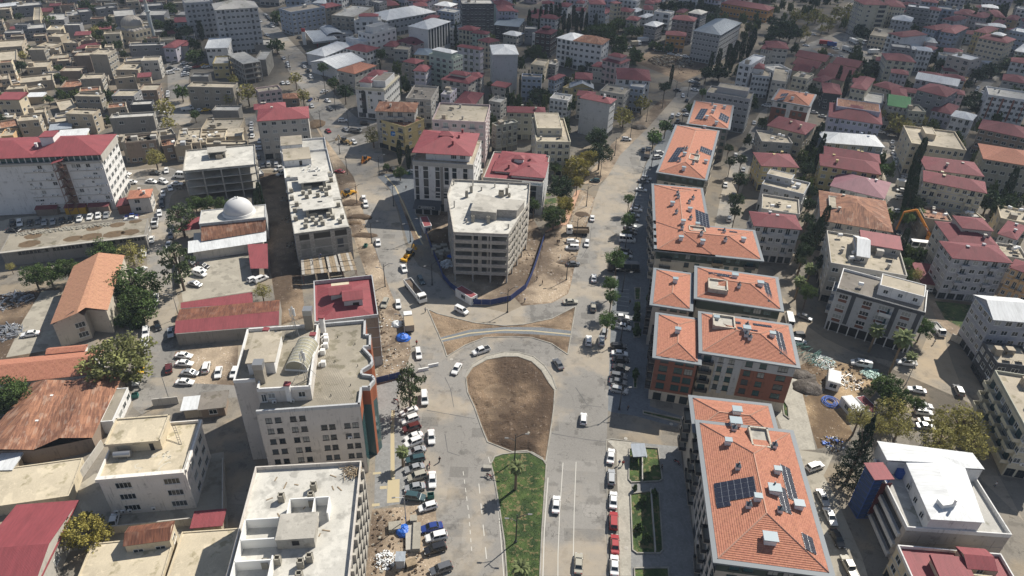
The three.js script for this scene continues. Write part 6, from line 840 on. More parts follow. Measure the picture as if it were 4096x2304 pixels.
{ // six-storey white block with fire stairs
  const r = B('O', 'wh', 'fF', 6, -166.74, -227.55, .2, 42.51, 18.96, 19, 0, 5, { label: 'long white six-storey block with red roof and rusty outdoor fire stairs', par: .05, bare: 1, ww: 2.2, wh: 1.5 }), F = r.fs.F, w = r.w, d = r.d;
  const up = part(r, 'attic_glazing', new GB().box(-w / 2 + .8, 19, -d / 2 + .8, w / 2 - .8, 21.2, d / 2 - .8).build(), M.glassg); roofOn(r, 'hR', w * .5, d - 1, 21.2, .8, w * .24, 0); { const g = new GB(); hip(g, w * .5, d - 1, 21.2, 2.6, .8, -w * .24, 0); part(r, 'roof', g.build(), M.roof.R); }
  for (const u of seq(22)) panelOn(r, [0, d / 2 - .8, 0, w], u - .004, u + .004, 19, 21, M.frame, 'mullion', .06); panelOn(r, F, -.5, .5, 18.3, 19.1, M.wall.be, 'cornice', .5); panelOn(r, r.fs.R, -.5, .5, 18.3, 21.2, M.wall.be, 'cornice', .35);
  part(r, 'roof_house', new GB().box(w * .02, 21, -d * .2, w * .12, 25.2, d * .1).build(), M.wall.wh); part(r, 'roof_house_roof', new GB().box(w * .015, 25.2, -d * .21, w * .125, 25.4, d * .11).build(), M.roof.R); part(r, 'chimney', FG.chim, M.white, w * .0, 22.6, d * .2);
  reseed(44); for (let s = 0; s < 6; s++) { for (let i = 0; i < 16; i++) { const u = -.08 + i * .036; if (u > .15 && u < .22) continue; if (R() < .32) win(r, F, u * w, 1.9 + s * 3.1, R() < .4 ? .7 : 1.3, R() < .4 ? .7 : 1.3, 'w', 1); if (s > 0 && R() < .45) { const [x, z] = onFace(F, u * w + .9, .25); acUnit(r, x, s * 3.1 + .35, z, 0); } } if (s) panelOn(r, F, -.1, .14, s * 3.1 - .06, s * 3.1 + .12, M.wall.be, 'pipe_run', .16), panelOn(r, F, .24, .46, s * 3.1 - .06, s * 3.1 + .12, M.wall.be, 'pipe_run', .16); }
  { const g = new GB(), x0 = w * .155, x1 = w * .225, z = d / 2 + .1, dp = 2.4; for (const x of [x0, x1]) for (const zz of [z, z + dp]) g.bar(V(x, 0, zz), V(x, 19.6, zz), .16); for (let s = 0; s < 6; s++) { const y = 1.5 + s * 3; g.box(x0, y, z, x0 + 1, y + .1, z + dp).box(x1 - 1, y + 1.5, z, x1, y + 1.6, z + dp); for (let k = 0; k < 8; k++) { const a = (k + .5) / 8; g.box(lerp(x0 + 1, x1 - 1, a) - .16, y + a * 1.5, z + dp / 2 + .1, lerp(x0 + 1, x1 - 1, a) + .16, y + a * 1.5 + .06, z + dp); g.box(lerp(x0 + 1, x1 - 1, a) - .16, y + 3 - a * 1.5, z, lerp(x0 + 1, x1 - 1, a) + .16, y + 3.06 - a * 1.5, z + dp / 2 - .1); } for (const zz of [z, z + dp]) { g.bar(V(x0, y + 1, zz), V(x1, y + 2.5, zz), .07); g.bar(V(x0, y + .1, zz), V(x1, y + 1.6, zz), .12); } } part(r, 'fire_stairs', g.build(), M.stairs); panelOn(r, F, .16, .22, .1, 19, M.wall.bk, 'stair_wall', .03); part(r, 'stair_roof', new GB().quad(V(x0 - .4, 19.6, z + dp + .4), V(x1 + .4, 20.6, z + dp + .4), V(x1 + .4, 20.6, z - .6), V(x0 - .4, 19.6, z - .6)).build(), M.roof.R); }
  for (const u of [-.02, .2, .38]) part(r, 'lean_to', new GB().box(u * w - 3.4, 0, d / 2 + .02, u * w + 3.4, 2.6, d / 2 + 2.2).build(), u === .2 ? M.yellow : M.wall.bk), part(r, 'lean_to_roof', new GB().quad(V(u * w - 3.6, 2.62, d / 2 + 2.5), V(u * w + 3.6, 2.62, d / 2 + 2.5), V(u * w + 3.6, 3.2, d / 2), V(u * w - 3.6, 3.2, d / 2)).build(), M.roof.D);
}
{ const r = B('H', 'bi', 'hO', 2, -134.67, -223.69, .286, 6.96, 6.46, 6, 1, 2, { label: 'small gatehouse with orange hipped roof by the lane', eave: .4 }); part(r, 'annex', new GB().box(-r.w / 2 - 4.2, 0, -3, -r.w / 2 - .01, 3.2, r.d / 2 - .3).build(), M.wall.te); part(r, 'annex_roof', new GB().quad(V(-r.w / 2 - 4.6, 3.2, r.d / 2), V(-r.w / 2, 4, r.d / 2), V(-r.w / 2, 4, -3.4), V(-r.w / 2 - 4.6, 3.2, -3.4)).build(), M.roof.D); }
{ const r = B('S', 'bg', 'fT', 1, -141.58, -194.6, .342, 40.86, 11.8, 5.4, 0, 2, { name: 'workshop_building', cat: 'workshop', label: 'long low workshop with stained flat roof and strip windows', par: .12, bare: 1 });
  part(r, 'roof_overhang', new GB().box(-r.w / 2 - .1, r.top - .1, r.d / 2 + .06, r.w / 2 + .5, r.top + .12, r.d / 2 + 1).build(), M.conc); for (let i = 0; i < 34; i++) if (i % 9 !== 8) win(r, r.fs.F, (-.38 + i * .026) * r.w, 4.1, .75, 1, 'k', 1); const st = std([.17, .115, .065], .8, { map: T.flat }); for (const [x, z, s] of [[-153.1,-187.8, 3.2], [-141.5,-191.9, 2.8], [-136.6,-193.5, 3.4], [-130.3,-195.6, 3.2], [-125.7,-197.3, 2.8], [-132.2,-201.8, 2.4], [-154.8,-192.5, 2.6], [-138.5,-199, 2.4], [-127.6,-204.7, 2]]) { const [a, b] = lo2(r, x, z), sh = []; for (let k = 0; k < 18; k++) { const an = k / 18 * 6.283; sh.push([a + Math.cos(an) * s * (.9 + .2 * R()), b + Math.sin(an) * s * .72 * (.9 + .2 * R())]); } part(r, 'water_stain', new GB().poly(sh, r.top + .058).build(), st); }
  { const g = new GB(); reseed(2); for (let i = 0; i < 420; i++) g.cbox(RR(-.45, .22) * r.w, r.top + .02, -r.d / 2 + .2 + Math.pow(R(), 2) * 2, RR(.3, .9), RR(.1, .4), RR(.2, .6), R() * 3); const m = part(r, 'broken_stones', g.build(), M.block); m.userData.kind = 'stuff'; } }
{ // white-domed mosque and its prayer hall roofs
  const r = B('O', 'lg', 'fS', 2, -94.65, -206.62, .305, 20.76, 9.66, 8.5, 0, 0, { name: 'mosque', cat: 'mosque', label: 'low mosque with large white dome, brown and white lean-to roofs', par: .3, bare: 1 }), [x, z] = lo2(r, -93.2,-208.1), t = r.top;
  part(r, 'drum', new THREE.CylinderGeometry(5.1, 5.4, .9, 24).translate(0, t + .45, 0), M.wall.wh, x, 0, z); part(r, 'dome', new THREE.SphereGeometry(4.8, 32, 14, 0, Math.PI * 2, 0, Math.PI / 2).scale(1, .92, 1).translate(0, t + .9, 0), std([.6, .6, .6], .85, { map: T.plaster }), x, 0, z); part(r, 'finial', new THREE.CylinderGeometry(.08, .1, 1.2, 6).translate(0, t + 5.6, 0), M.metal, x, 0, z); for (const s of [-.4, .4]) part(r, 'loudspeaker', new THREE.ConeGeometry(.3, .6, 8).rotateX(1.4), M.white, x + s, t + 5.7, z);
  const c = [r.position.x, r.position.z]; const q = thing('prayer_hall', 'prayer hall', c[0], c[1]); q.userData.label = 'brown ribbed hall roof with white awning below the white dome'; faceted(q, 'brown_roof', [[[-101.5,-194.3, 4.6], [-83,-202.4, 4.6], [-83.3,-205, 7.6], [-102.6,-198.9, 7.6]]], M.roof.U, c); faceted(q, 'white_awning', [[[-103.7,-188.6, 3.4], [-81.5,-197.7, 3.4], [-83.1,-203.1, 4.5], [-105.7,-194.2, 4.5]]], M.roof.W, c); faceted(q, 'red_roof', [[[-112.9,-201.4, 4], [-105.5,-203.2, 4], [-107.5,-209.3, 5.5], [-109.6,-208.1, 5.5]]], M.roof.R, c); faceted(q, 'red_carport', [[[-81.2,-180.9, 3.4], [-75.8,-181.3, 3.4], [-80.5,-195.8, 3.8], [-86.7,-194.8, 3.8]]], M.roof.R, c); { const P = [[-103.2,-188.9],[-81.9,-197.5],[-85.3,-208.8],[-108,-201.8]].map((p) => [p[0] - c[0], p[1] - c[1]]); part(q, 'wall', new GB().prism(shrink(P, .93), 0, 3.3).build(), M.wall.bi); } for (const [x, z] of [[-81.1,-181.5], [-76.2,-181.9], [-86.4,-194.6]]) part(q, 'post', new GB().cbox(x - c[0], 0, z - c[1], .15, 3.5, .15).build(), M.pole); }
{ // tan stone mosque of the old quarter
  const r = B('O', 'cr', 'fF', 2, -239.35, -442.33, 1.166, 14.57, 16.51, 9, 5, 4, { name: 'mosque', cat: 'mosque', label: 'tan stone mosque with lead dome and one tall thin minaret', bare: 1, sty: 'k', wh: 2, d: 1 }); const lead = std([.42, .38, .33], .7, { map: T.plaster }), [x, z] = [0, -1], dome = new THREE.SphereGeometry(1, 24, 10, 0, 6.2832, 0, 1.5708);
  part(r, 'drum', new THREE.CylinderGeometry(6.2, 6.4, 2.4, 16).translate(0, 9.8, 0), M.wall.cr, x, 0, z); { const m = part(r, 'dome', dome, lead, x, 11, z); m.scale.set(6.4, 5.2, 6.4); } const g = new GB(); for (let k = 0; k < 20; k++) { const a = k / 20 * 6.283; let p = null; for (let j = 0; j <= 6; j++) { const e = j / 6 * 1.5, q = V(x + Math.cos(a) * Math.cos(e) * 6.45, 11 + Math.sin(e) * 5.25, z + Math.sin(a) * Math.cos(e) * 6.45); if (p) g.bar(p, q, .14); p = q; } } part(r, 'dome_ribs', g.build(), lead);
  for (const u of [-.42, -.25, -.08, .09, .26, .42]) { for (const v of [.36, .16]) { const m = part(r, 'small_dome', dome, lead, u * r.w, 8.7, v * r.d); m.scale.set(1.7, 1.3, 1.7); } } for (const v of [-.1, -.35]) for (const u of [-.44, .44]) { const m = part(r, 'small_dome', dome, lead, u * r.w, 8.7, v * r.d); m.scale.set(1.8, 1.4, 1.8); }
  const mn = part(r, 'minaret', cyl(1.25, 1.05, 23, 12), std([.46, .5, .5], .7), r.w * .42, 0, r.d * .46); part(mn, 'minaret_cap', cyl(1.15, .05, 5, 12), lead, 0, 23, 0); part(mn, 'minaret_balcony', new THREE.CylinderGeometry(1.8, 1.2, 1.2, 12).translate(0, 18, 0), std([.5, .53, .53], .7)); }
{ // red hipped roof within white parapets beside the beige block
  const r = B('A', 'lg', 'fR', 5, -43.39, -148.35, .265, 15.48, 18.83, 16.6, 0, 5, { label: 'red hipped roof inside white parapet, next to the beige office block', bare: 1, par: 1.1 }); const t = r.top; { const g = new GB(); hip(g, r.w - 1.6, r.d - 1.6, t + .06, 1.7, 0); part(r, 'hipped_roof', g.build(), M.roof.R); }
  part(r, 'dormer', new GB().box(r.w * -.02, t, r.d * .0, r.w * .28, t + 3, r.d * .22).build(), M.wall.lg); roofOn(r, 'gR', r.w * .3, r.d * .24, t + 3, .3, r.w * .13, r.d * .11, M.wall.lg); part(r, 'dormer', new GB().box(-r.w * .22, t, -r.d * .14, r.w * .1, t + 2.8, r.d * .03).build(), M.wall.lg); roofOn(r, 'gR', r.w * .34, r.d * .2, t + 2.8, .3, -r.w * .06, -r.d * .06, M.wall.lg); part(r, 'hatch', new GB().box(r.w * .12, t + .8, r.d * .22, r.w * .22, t + 1.9, r.d * .22 + .05).build(), M.dark); part(r, 'skylight', new GB().cbox(-r.w * .06, t + .9, -r.d * .33, r.w * .3, .3, 1.6).build(), M.wall.cr);
  for (let s = 1; s < 5; s++) panelOn(r, r.fs.F, .1, .49, s * 3.2 + .05, s * 3.2 + 2.95, M.wall.bk, 'brown_panel', .1); }
{ // tower with red roof and curved glass strips
  const r = B('O', 'wh', 'fF', 6, -25.4, -241.18, -.067, 21.91, 22.46, 19.6, 0, 4, { label: 'white office tower with red hipped roof and tall dark glass strips', bare: 1, par: .3, parm: M.wall.be }), F = r.fs.F, w = r.w, d = r.d; panelOn(r, F, -.5, .5, 18, 19.55, M.wall.be, 'cornice', .5); for (const [u0, u1, y0] of [[-.47, -.41, 4], [-.33, -.25, 5], [-.13, -.06, 8], [.02, .09, 11], [.15, .22, 11], [.33, .4, 8]]) panelOn(r, F, u0, u1, y0, 17.6, M.glass, 'glass_strip', .04); panelOn(r, F, -.05, 0, 3, 17.9, M.wall.bg, 'shaft_panel', .2); for (const y of [6.5, 9]) for (const u of [-.1, .03, .13]) win(r, F, u * w, y, 1.5, 1.7, 'k', 1); panelOn(r, F, -.3, .0, .1, 3.2, M.glass, 'shop_window', .03);
  part(r, 'attic', new GB().box(-w * .3, 19.3, -d * .45, w * .42, 22.4, d * .4).build(), M.wall.wh); for (const u of [.1, .25]) win(r, [w * .06, d * .4, 0, w], u * w, 21, 2, 1.6); { const g = new GB(); hip(g, w * .96, d * .96, 22.4, 3, .3, -w * .02, -d * .02); part(r, 'roof', g.build(), M.roof.R); } part(r, 'roof_lantern', new GB().cbox(-w * .02, 23.6, -d * .08, 4.4, 1.7, 3.6).build(), M.wall.be); { const g = new GB(); hip(g, 4.6, 3.8, 25.3, 1, .4, -w * .02, -d * .08); part(r, 'lantern_roof', g.build(), M.roof.R); } for (const [x, z] of [[w * .12, d * .22], [w * .2, -d * .3], [w * .18, -d * .05]]) { const m = part(r, 'chimney', FG.chim, M.roof.R, x, 24, z); }
  const q = thing('kiosk_shop', 'shop', ...(() => { const p = r.localToWorld(V(-w * .26, 0, d / 2 + 2.5)); return [p.x, p.z]; })(), r.rotation.y); q.userData.label = 'small shop with dark sloped awning at the foot of the white tower'; part(q, 'wall', new GB().box(-4.5, 0, -2.4, 4.5, 2.8, 1.2).build(), M.wall.lg); part(q, 'awning', new GB().quad(V(-5, 2.9, 2.6), V(5, 2.9, 2.6), V(5, 4.4, -2.4), V(-5, 4.4, -2.4)).build(), M.wall.dg); board(q, 'shop_sign', text('EZOGELİN', 74, 1, 'bold', '#e8e4dc', '#23262a'), 6, .8, 0, 3.5, 2.1, 0).rotation.x = -.25; for (const u of [-3, 0, 3]) part(q, 'shop_window', new GB().box(u - 1.2, .3, 1.2, u + 1.2, 2.4, 1.26).build(), M.glass); }
{ const r = B('O', 'lg', 'fR', 4, .43, -243.09, -.118, 21.89, 24.57, 13.4, 0, 0, { label: 'red multi-hipped roof building with a white name board, behind the concrete shell', bare: 1, par: .5, parm: M.wall.be }), w = r.w, d = r.d; for (const [u, v, a, b, y] of [[.05, -.2, .8, .5, 14.4], [.22, .12, .6, .6, 14.2], [-.12, .05, .55, .5, 14]]) { part(r, 'attic_wall', new GB().box(u * w - a * w / 2 + .8, 13, v * d - b * d / 2 + .8, u * w + a * w / 2 - .8, y, v * d + b * d / 2 - .8).build(), M.wall.wh); const g = new GB(); hip(g, w * a, d * b, y, 1.6, 0, u * w, v * d); part(r, 'roof', g.build(), M.roof.R); } part(r, 'roof_lantern', new GB().cbox(w * .02, 14.1, -d * .05, 3.4, 2.1, 3).build(), M.wall.wh); { const g = new GB(); hip(g, 3.6, 3.2, 16.6, .9, .3, w * .02, -d * .05); part(r, 'lantern_roof', g.build(), M.roof.R); } for (const [x, z] of [[-w * .12, d * .2], [w * .22, d * .16], [w * .2, -d * .1]]) part(r, 'chimney', FG.chim, M.roof.R, x, 14.6, z); for (const u of [-.3, -.1, .12, .34]) panelOn(r, r.fs.F, u - .05, u + .05, .5, 12, M.glass, 'glass_strip', .04); board(r, 'name_board', text('YAVUZ ENERJİ', 66, 1, 'bold italic', '#0e7c93', '#e9ecec'), w * .34, 1.25, w * .32, 12.6, d / 2 + .4, 0); }
{ const r = B('H', 'cw', 'fE', 3, -73.03, -99.31, .163, 16.24, 14.06, 11.5, 0, 0, { label: 'cream three-storey house with cracked flat roof and raised upper room', bare: 1, par: .7 }), w = r.w, d = r.d, F = r.fs.F; for (let s = 0; s < 3; s++) { win(r, F, -.24 * w, 1.9 + s * 3.35, 3, 1.5); win(r, F, .32 * w, 1.9 + s * 3.35, 3, 1.5); for (const u of [-.2, .05, .3]) win(r, r.fs.R, u * d, 1.9 + s * 3.35, 2.2, 1.5); } panelOn(r, F, -.505, .505, 10.7, 11.52, M.wall.cw, 'roof_edge', .75); panelOn(r, r.fs.R, -.5, .5, 10.7, 11.5, M.wall.cw, 'roof_edge', .5);
  part(r, 'roof_room', new GB().box(-w * .48, r.top, -d * .46, w * .14, r.top + 2.6, d * .02).build(), M.wall.cr); part(r, 'roof_room_slab', new GB().box(-w * .5, r.top + 2.6, -d * .48, w * .16, r.top + 2.85, d * .06).build(), M.roof.E); part(r, 'slab_rim', new GB().walls([[-w * .5, -d * .48], [w * .16, -d * .48], [w * .16, d * .06], [-w * .5, d * .06]], r.top + 2.851, r.top + 3.15, .3).build(), M.wall.cr); part(r, 'door', new GB().box(-w * .0, r.top + .05, d * .02, w * .05, r.top + 2, d * .02 + .06).build(), M.dark);
  const tk = part(r, 'fuel_tank', new THREE.CylinderGeometry(.7, .7, 3.2, 16).rotateZ(Math.PI / 2), M.metal, -w * .3, r.top + 1.1, d * .12); part(tk, 'tank_saddles', new GB().cbox(-1, -1.05, 0, .2, .6, 1).cbox(1, -1.05, 0, .2, .6, 1).build(), M.metal); { const g = new GB(), a = V(w * .24, r.top + 2.4, -d * .28), b = V(w * .34, r.top + .1, -d * .05); for (const o of [-.25, .25]) g.bar(a.clone().add(V(o, 0, 0)), b.clone().add(V(o, 0, 0)), .07); for (let k = 0; k < 9; k++) { const p = a.clone().lerp(b, k / 8); g.bar(p.clone().add(V(-.25, 0, 0)), p.clone().add(V(.25, 0, 0)), .06); } part(r, 'ladder', g.build(), M.pole); } for (const u of [-.44, -.36, -.28, .0]) { const [x, z] = onFace(F, u * w, .3); acUnit(r, x, 1, z, 0); }
  const wl = std([.55, .52, .44], .9); reseed(21); for (let k = 0; k < 7; k++) { let x = RR(-.3, .45) * w, z = RR(.12, .45) * d; const g = new GB(); for (let i = 0; i < 7; i++) { const nx = x + RR(-.6, 1.1), nz = z + RR(-.9, .5); const L = Math.hypot(nx - x, nz - z); if (Math.abs(nx) < w * .46 && Math.abs(nz) < d * .46) { g.at(x, r.top + .056, z, Math.atan2(-(nz - z), nx - x)).quad(V(0, 0, .09), V(L, 0, .09), V(L, 0, -.09), V(0, 0, -.09)); x = nx; z = nz; } } g.m = null; if (g.n) part(r, 'sealed_crack', g.build(), wl); } }
B('S', 'be', 'gR', 1, -88.96, -77.7, .146, 11.08, 23.57, 5.2, 0, 3, { name: 'warehouse', cat: 'warehouse', label: 'warehouse with red ribbed roof and pale skylight strips', eave: .3 });
{ const F3 = (i, j, x, y) => 0, c = [-95.9,-114.5], r = thing('warehouse', 'warehouse', ...c); r.userData.label = 'twin-gabled warehouse with rusty sheet roofs beside the lane'; faceted(r, 'roof', [[[-114.9,-103.6, 4], [-107.8,-102.6, 5.6], [-111.5,-124.9, 5.6], [-115.6,-125.3, 4]], [[-107.8,-102.6, 5.6], [-102.6,-104.1, 4.1], [-106.2,-126.6, 4.1], [-111.5,-124.9, 5.6]]], M.roof.U, c); faceted(r, 'roof', [[[-102.6,-104.1, 4.1], [-97.7,-106.4, 5.6], [-100.5,-127.4, 5.6], [-106.2,-126.6, 4.1]], [[-97.7,-106.4, 5.6], [-92,-108.3, 4], [-95.3,-129.1, 4], [-100.5,-127.4, 5.6]]], M.roof.U, c); { const P = [[-114.6,-103.4],[-102.6,-104.1],[-92.1,-108.2],[-95.4,-128.8],[-106.2,-126.5],[-115.4,-125.1]].map((p) => [p[0] - c[0], p[1] - c[1]]); part(r, 'wall', new GB().prism(P, 0, 3.9, false).build(), M.wall.bk); } const pz = []; for (const [x, z] of [[-107.1,-112], [-108.5,-120.3]]) part(r, 'roof_patch', new GB().cbox(x - c[0], 4.75, z - c[1], 2.2, .12, .5, .1).build(), M.white);
  const q = B('S', 'wh', 'fT', 1, -92.65, -119.25, .166, 2.76, 11.35, 3.8, 0, 4, { name: 'annex_building', cat: 'annex', label: 'narrow white annex with barred windows along the rusty warehouse', bare: 1, par: .2 }); }
B('H', 'wh', 'gO', 1, -115.47, -130.99, .23, 23.53, 9.29, 4.2, 0, 0, { label: 'low wing with orange tiled gable roof behind the rusty warehouse', eave: .3 }); B('H', 'wh', 'gO', 1, -113.75, -137.66, .22, 8.69, 2.15, 4.6, 0, 0, { label: 'short orange-tiled wing touching the tall gabled house', eave: .3 });
{ const c = [-114.8,-147.3], r = thing('house', 'house', ...c); r.userData.label = 'tall gabled house with weathered orange tiles and cream end wall'; faceted(r, 'roof', [[[-120.7,-144, 7.5], [-114,-145.8, 10], [-124,-176.5, 10], [-130.1,-172.4, 7.5]], [[-113.4,-149, 9.7], [-109.2,-151.2, 7.5], [-118.3,-179.5, 7.5], [-124,-176.5, 10]], [[-114,-145.8, 10], [-113.4,-149, 9.7], [-124,-176.5, 10], [-124,-176.5, 10]]], M.roof.o, c); const P = [[-119.9,-143.8],[-114,-148.3],[-115,-151.3],[-109.4,-150.8],[-118.6,-179.1],[-129.7,-172.1]].map((p) => [p[0] - c[0], p[1] - c[1]]); part(r, 'wall', new GB().prism(P, -.3, 7.45).build(), M.wall.oc); { const a = P[0], b = P[1], f = [(a[0] + b[0]) / 2, (a[1] + b[1]) / 2, Math.atan2(-(b[1] - a[1]), b[0] - a[0]), Math.hypot(b[0] - a[0], b[1] - a[1])]; for (const y of [2, 5.2]) win(r, f, .28 * f[3], y, 2.4, 1.6); panelOn(r, f, .2, .36, 3, 4.2, M.wall.bk, 'brown_panel', .03); const g = new GB(); g.quad(V(a[0], 7.45, a[1]), V(b[0], 7.45, b[1]), V(lerp(a[0], b[0], .75), 9.9, lerp(a[1], b[1], .75)), V(lerp(a[0], b[0], .72), 9.9, lerp(a[1], b[1], .72))); part(r, 'gable', g.build(), M.wall.oc); } }
{ const c = [-91.7,-153.5], r = thing('warehouse', 'warehouse', ...c); r.userData.label = 'long shed with roof half brown, half bright red, above the bare lot'; faceted(r, 'red_slope', [[[-90,-146.5, 4], [-63.6,-151.9, 4], [-64.8,-156.8, 5.2], [-91.1,-150.5, 5.2]]], M.roof.R, c); faceted(r, 'brown_slope', [[[-91.1,-150.5, 5.2], [-64.8,-156.9, 5.2], [-66.9,-163.9, 4], [-93.2,-157.5, 4]]], M.roof.u, c); const P = [[-89.6,-146.3],[-63.6,-151.7],[-66.8,-163.6],[-92.9,-157.2]].map((p) => [p[0] - c[0], p[1] - c[1]]); part(r, 'wall', new GB().prism(P, 0, 3.95).build(), M.wall.bg); const c2 = [-85.2,-165.1], q = thing('shed', 'shed', ...c2); q.userData.label = 'holed red sheet roof with rubble on it, behind the long shed'; faceted(q, 'roof', [[[-93.6,-158.8, 3.4], [-74.4,-162.7, 3.4], [-76.1,-167.6, 3.8], [-94.4,-161, 3.8]]], M.roof.R, c2); const P2 = [[-93.5,-158.7],[-74.5,-162.6],[-76.4,-167.9],[-94.6,-161.4]].map((p) => [p[0] - c2[0], p[1] - c2[1]]); part(q, 'wall', new GB().prism(P2, 0, 3.35).build(), M.wall.be); }
for (const [lab, roof, a, h] of [['low flat roof with sealed cracks between the rusty and red warehouses', 'fT', [-98.35, -96.32, .247, 16.05, 10.47], 3], ['low flat-roofed yard building with worn whitewash, behind a brown hut', 'fT', [-70.22, -76.64, .163, 15.15, 13.86], 3], ['low sunlit flat roof littered with planks beside the concrete block', 'fT', [-56.59, -79.07, .128, 10.77, 14.4], 3]]) B('S', 'cr', 'fE', 1, ...a, h, 0, 0, { name: 'low_building', cat: 'building', label: lab, bare: 1, par: .25 });
B('S', 'cr', 'gu', 1, -67.7, -83.38, .209, 7.88, 4.1, 5.2, 2, 1, { label: 'brown gable-roofed hut standing on the low roofs', eave: .2 }); B('S', 'ta', 'sR', 1, -58.9, -88.74, .149, 5.08, 2.89, 3, 0, 0, { label: 'small bright red lean-to beside the cream house' }); B('S', 'ta', 'sW', 1, -75.1, -121.21, .204, 3.77, 3.48, 3, 0, 0, { label: 'white tin-roofed shack at the lane end' }); B('S', 'bk', 'sK', 1, -70.6, -122.39, .213, 5.24, 4.66, 3, 1, 0, { label: 'patched shack with planks on its roof' }); B('S', 'ta', 'sW', 1, -107.03, -101.37, .087, 3.42, 3.56, 3, 0, 0, { label: 'open tin canopy in the yard below the rusty warehouse' });
{ // white-roofed building at the corner
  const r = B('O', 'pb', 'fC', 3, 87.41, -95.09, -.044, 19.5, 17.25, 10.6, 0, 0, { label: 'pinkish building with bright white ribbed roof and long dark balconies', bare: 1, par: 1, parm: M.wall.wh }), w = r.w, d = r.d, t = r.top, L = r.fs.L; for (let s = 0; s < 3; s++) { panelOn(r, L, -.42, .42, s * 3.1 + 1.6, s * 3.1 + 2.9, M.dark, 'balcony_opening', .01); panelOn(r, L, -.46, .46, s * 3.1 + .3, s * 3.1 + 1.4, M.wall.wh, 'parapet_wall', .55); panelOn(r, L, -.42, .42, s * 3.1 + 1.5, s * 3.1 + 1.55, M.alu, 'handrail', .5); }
  const P = [[78.6,-101.2],[82.3,-100.9],[80.6,-86.6],[90.6,-86.3],[94,-99.8],[97.9,-99.7],[97.8,-104.1],[78.8,-106.6]].map((p) => lo2(r, ...p)); part(r, 'penthouse', new GB().prism(shrink(P, .97), t, 13.2, false).build(), M.wall.wh); const c = P.reduce((s, p) => [s[0] + p[0] / 8, s[1] + p[1] / 8], [0, 0]); { const q = (k, y = 13.4) => V(P[k][0], y, P[k][1]), mid = (a, b, t_) => [lerp(P[a][0], P[b][0], t_), lerp(P[a][1], P[b][1], t_)], A = mid(2, 3, .5), R0 = [lerp(A[0], c[0], .45), lerp(A[1], c[1], .45)], R1 = mid(1, 4, .5), r0 = V(R0[0], 14.1, R0[1]), r1 = V(R1[0], 14.1, R1[1]), g = new GB(); g.quad(q(2), q(3), r0, r0); g.quad(q(3), q(4), r1, r0); g.quad(q(1), q(2), r0, r1); const b0 = mid(7, 6, .5), rb = V(lerp(R1[0], b0[0], .6), 14.1, lerp(R1[1], b0[1], .6)); g.quad(q(0), q(1), r1, rb); g.quad(q(4), q(5), rb, r1); g.quad(q(5), q(6), rb, rb); g.quad(q(6), q(7), rb, rb); g.quad(q(7), q(0), rb, rb); g.poly(P, 13.3, false); part(r, 'penthouse_roof', g.build(), M.roof.W); } { const [x, z] = lo2(r, 84.8,-89.9); part(r, 'roof_hatch', new GB().cbox(x, 13.8, z, 3, 1, 1.6, .25).build(), M.white); part(r, 'chimney_pipe', cyl(.25, .25, 1.6, 10), M.white, x + 1, 14.4, z + .6); } { const [x, z] = lo2(r, 81.9,-100.4); part(r, 'blue_water_tank', cyl(.9, .9, 1.9, 16), M.blue, x, t + .05, z); } for (const [x, z] of [[81.6,-96.4], [81.4,-93], [80.9,-89.4]]) { const [a, b] = lo2(r, x, z); part(r, 'window', winGeo(1, 1.3, false).both, STY.w, a, t + 1.6, b, -1.35); }
  B('A', 'cr', 'fR', 3, 83.78, -77.68, -.06, 18.88, 11.48, 9, 3, 3, { label: 'block with mauve-red sheds and satellite dishes on its roof, below the white roof', parm: M.wall.wh, n: 7, pent: [[.25, .55, .35, .75, 1.6, 'sR'], [.5, .75, .1, .5, 1.4, 'fF'], [.55, .8, .6, .95, 2, 'gR']] }); }
{ const r = B('A', 'lg', 'fK', 4, 104.6, -165.23, -.49, 22.43, 12.47, 14.2, 0, 4, { label: 'striped apartment block with white, brown and charcoal panels on the curved road', parm: M.wall.wh, n: 3, balc: 1, pent: [[.45, .95, .3, .85, 3, 'fF', 'wh']] }), F = r.fs.F; for (const u of [-.4, -.12, .06, .32]) { for (let s = 1; s < 4; s++) { panelOn(r, F, u - .05, u + .05, s * 3.35 + .1, s * 3.35 + 1.1, M.brown, 'brown_panel', .06); win(r, F, u * r.w, s * 3.35 + 1.95, 2.3, 1.3, 'w', 1, .07); } } for (const u of [-.29, .2, .45]) panelOn(r, F, u - .025, u + .025, 3.4, 13.2, M.wall.dg, 'charcoal_panel', .08); for (let s = 1; s < 4; s++) balcony(r, F, .14 - .04, s * 3.35, 3, 1.2, M.wall.wh); panelOn(r, F, -.48, .48, .1, 2.9, M.dark, 'open_ground_floor', .01); panelOn(r, F, -.5, .5, 13.25, 14.25, M.wall.dg, 'fascia', .4); for (const u of seq(9)) panelOn(r, F, u - .006, u + .006, 0, 3.2, M.wall.wh, 'column', .5); }
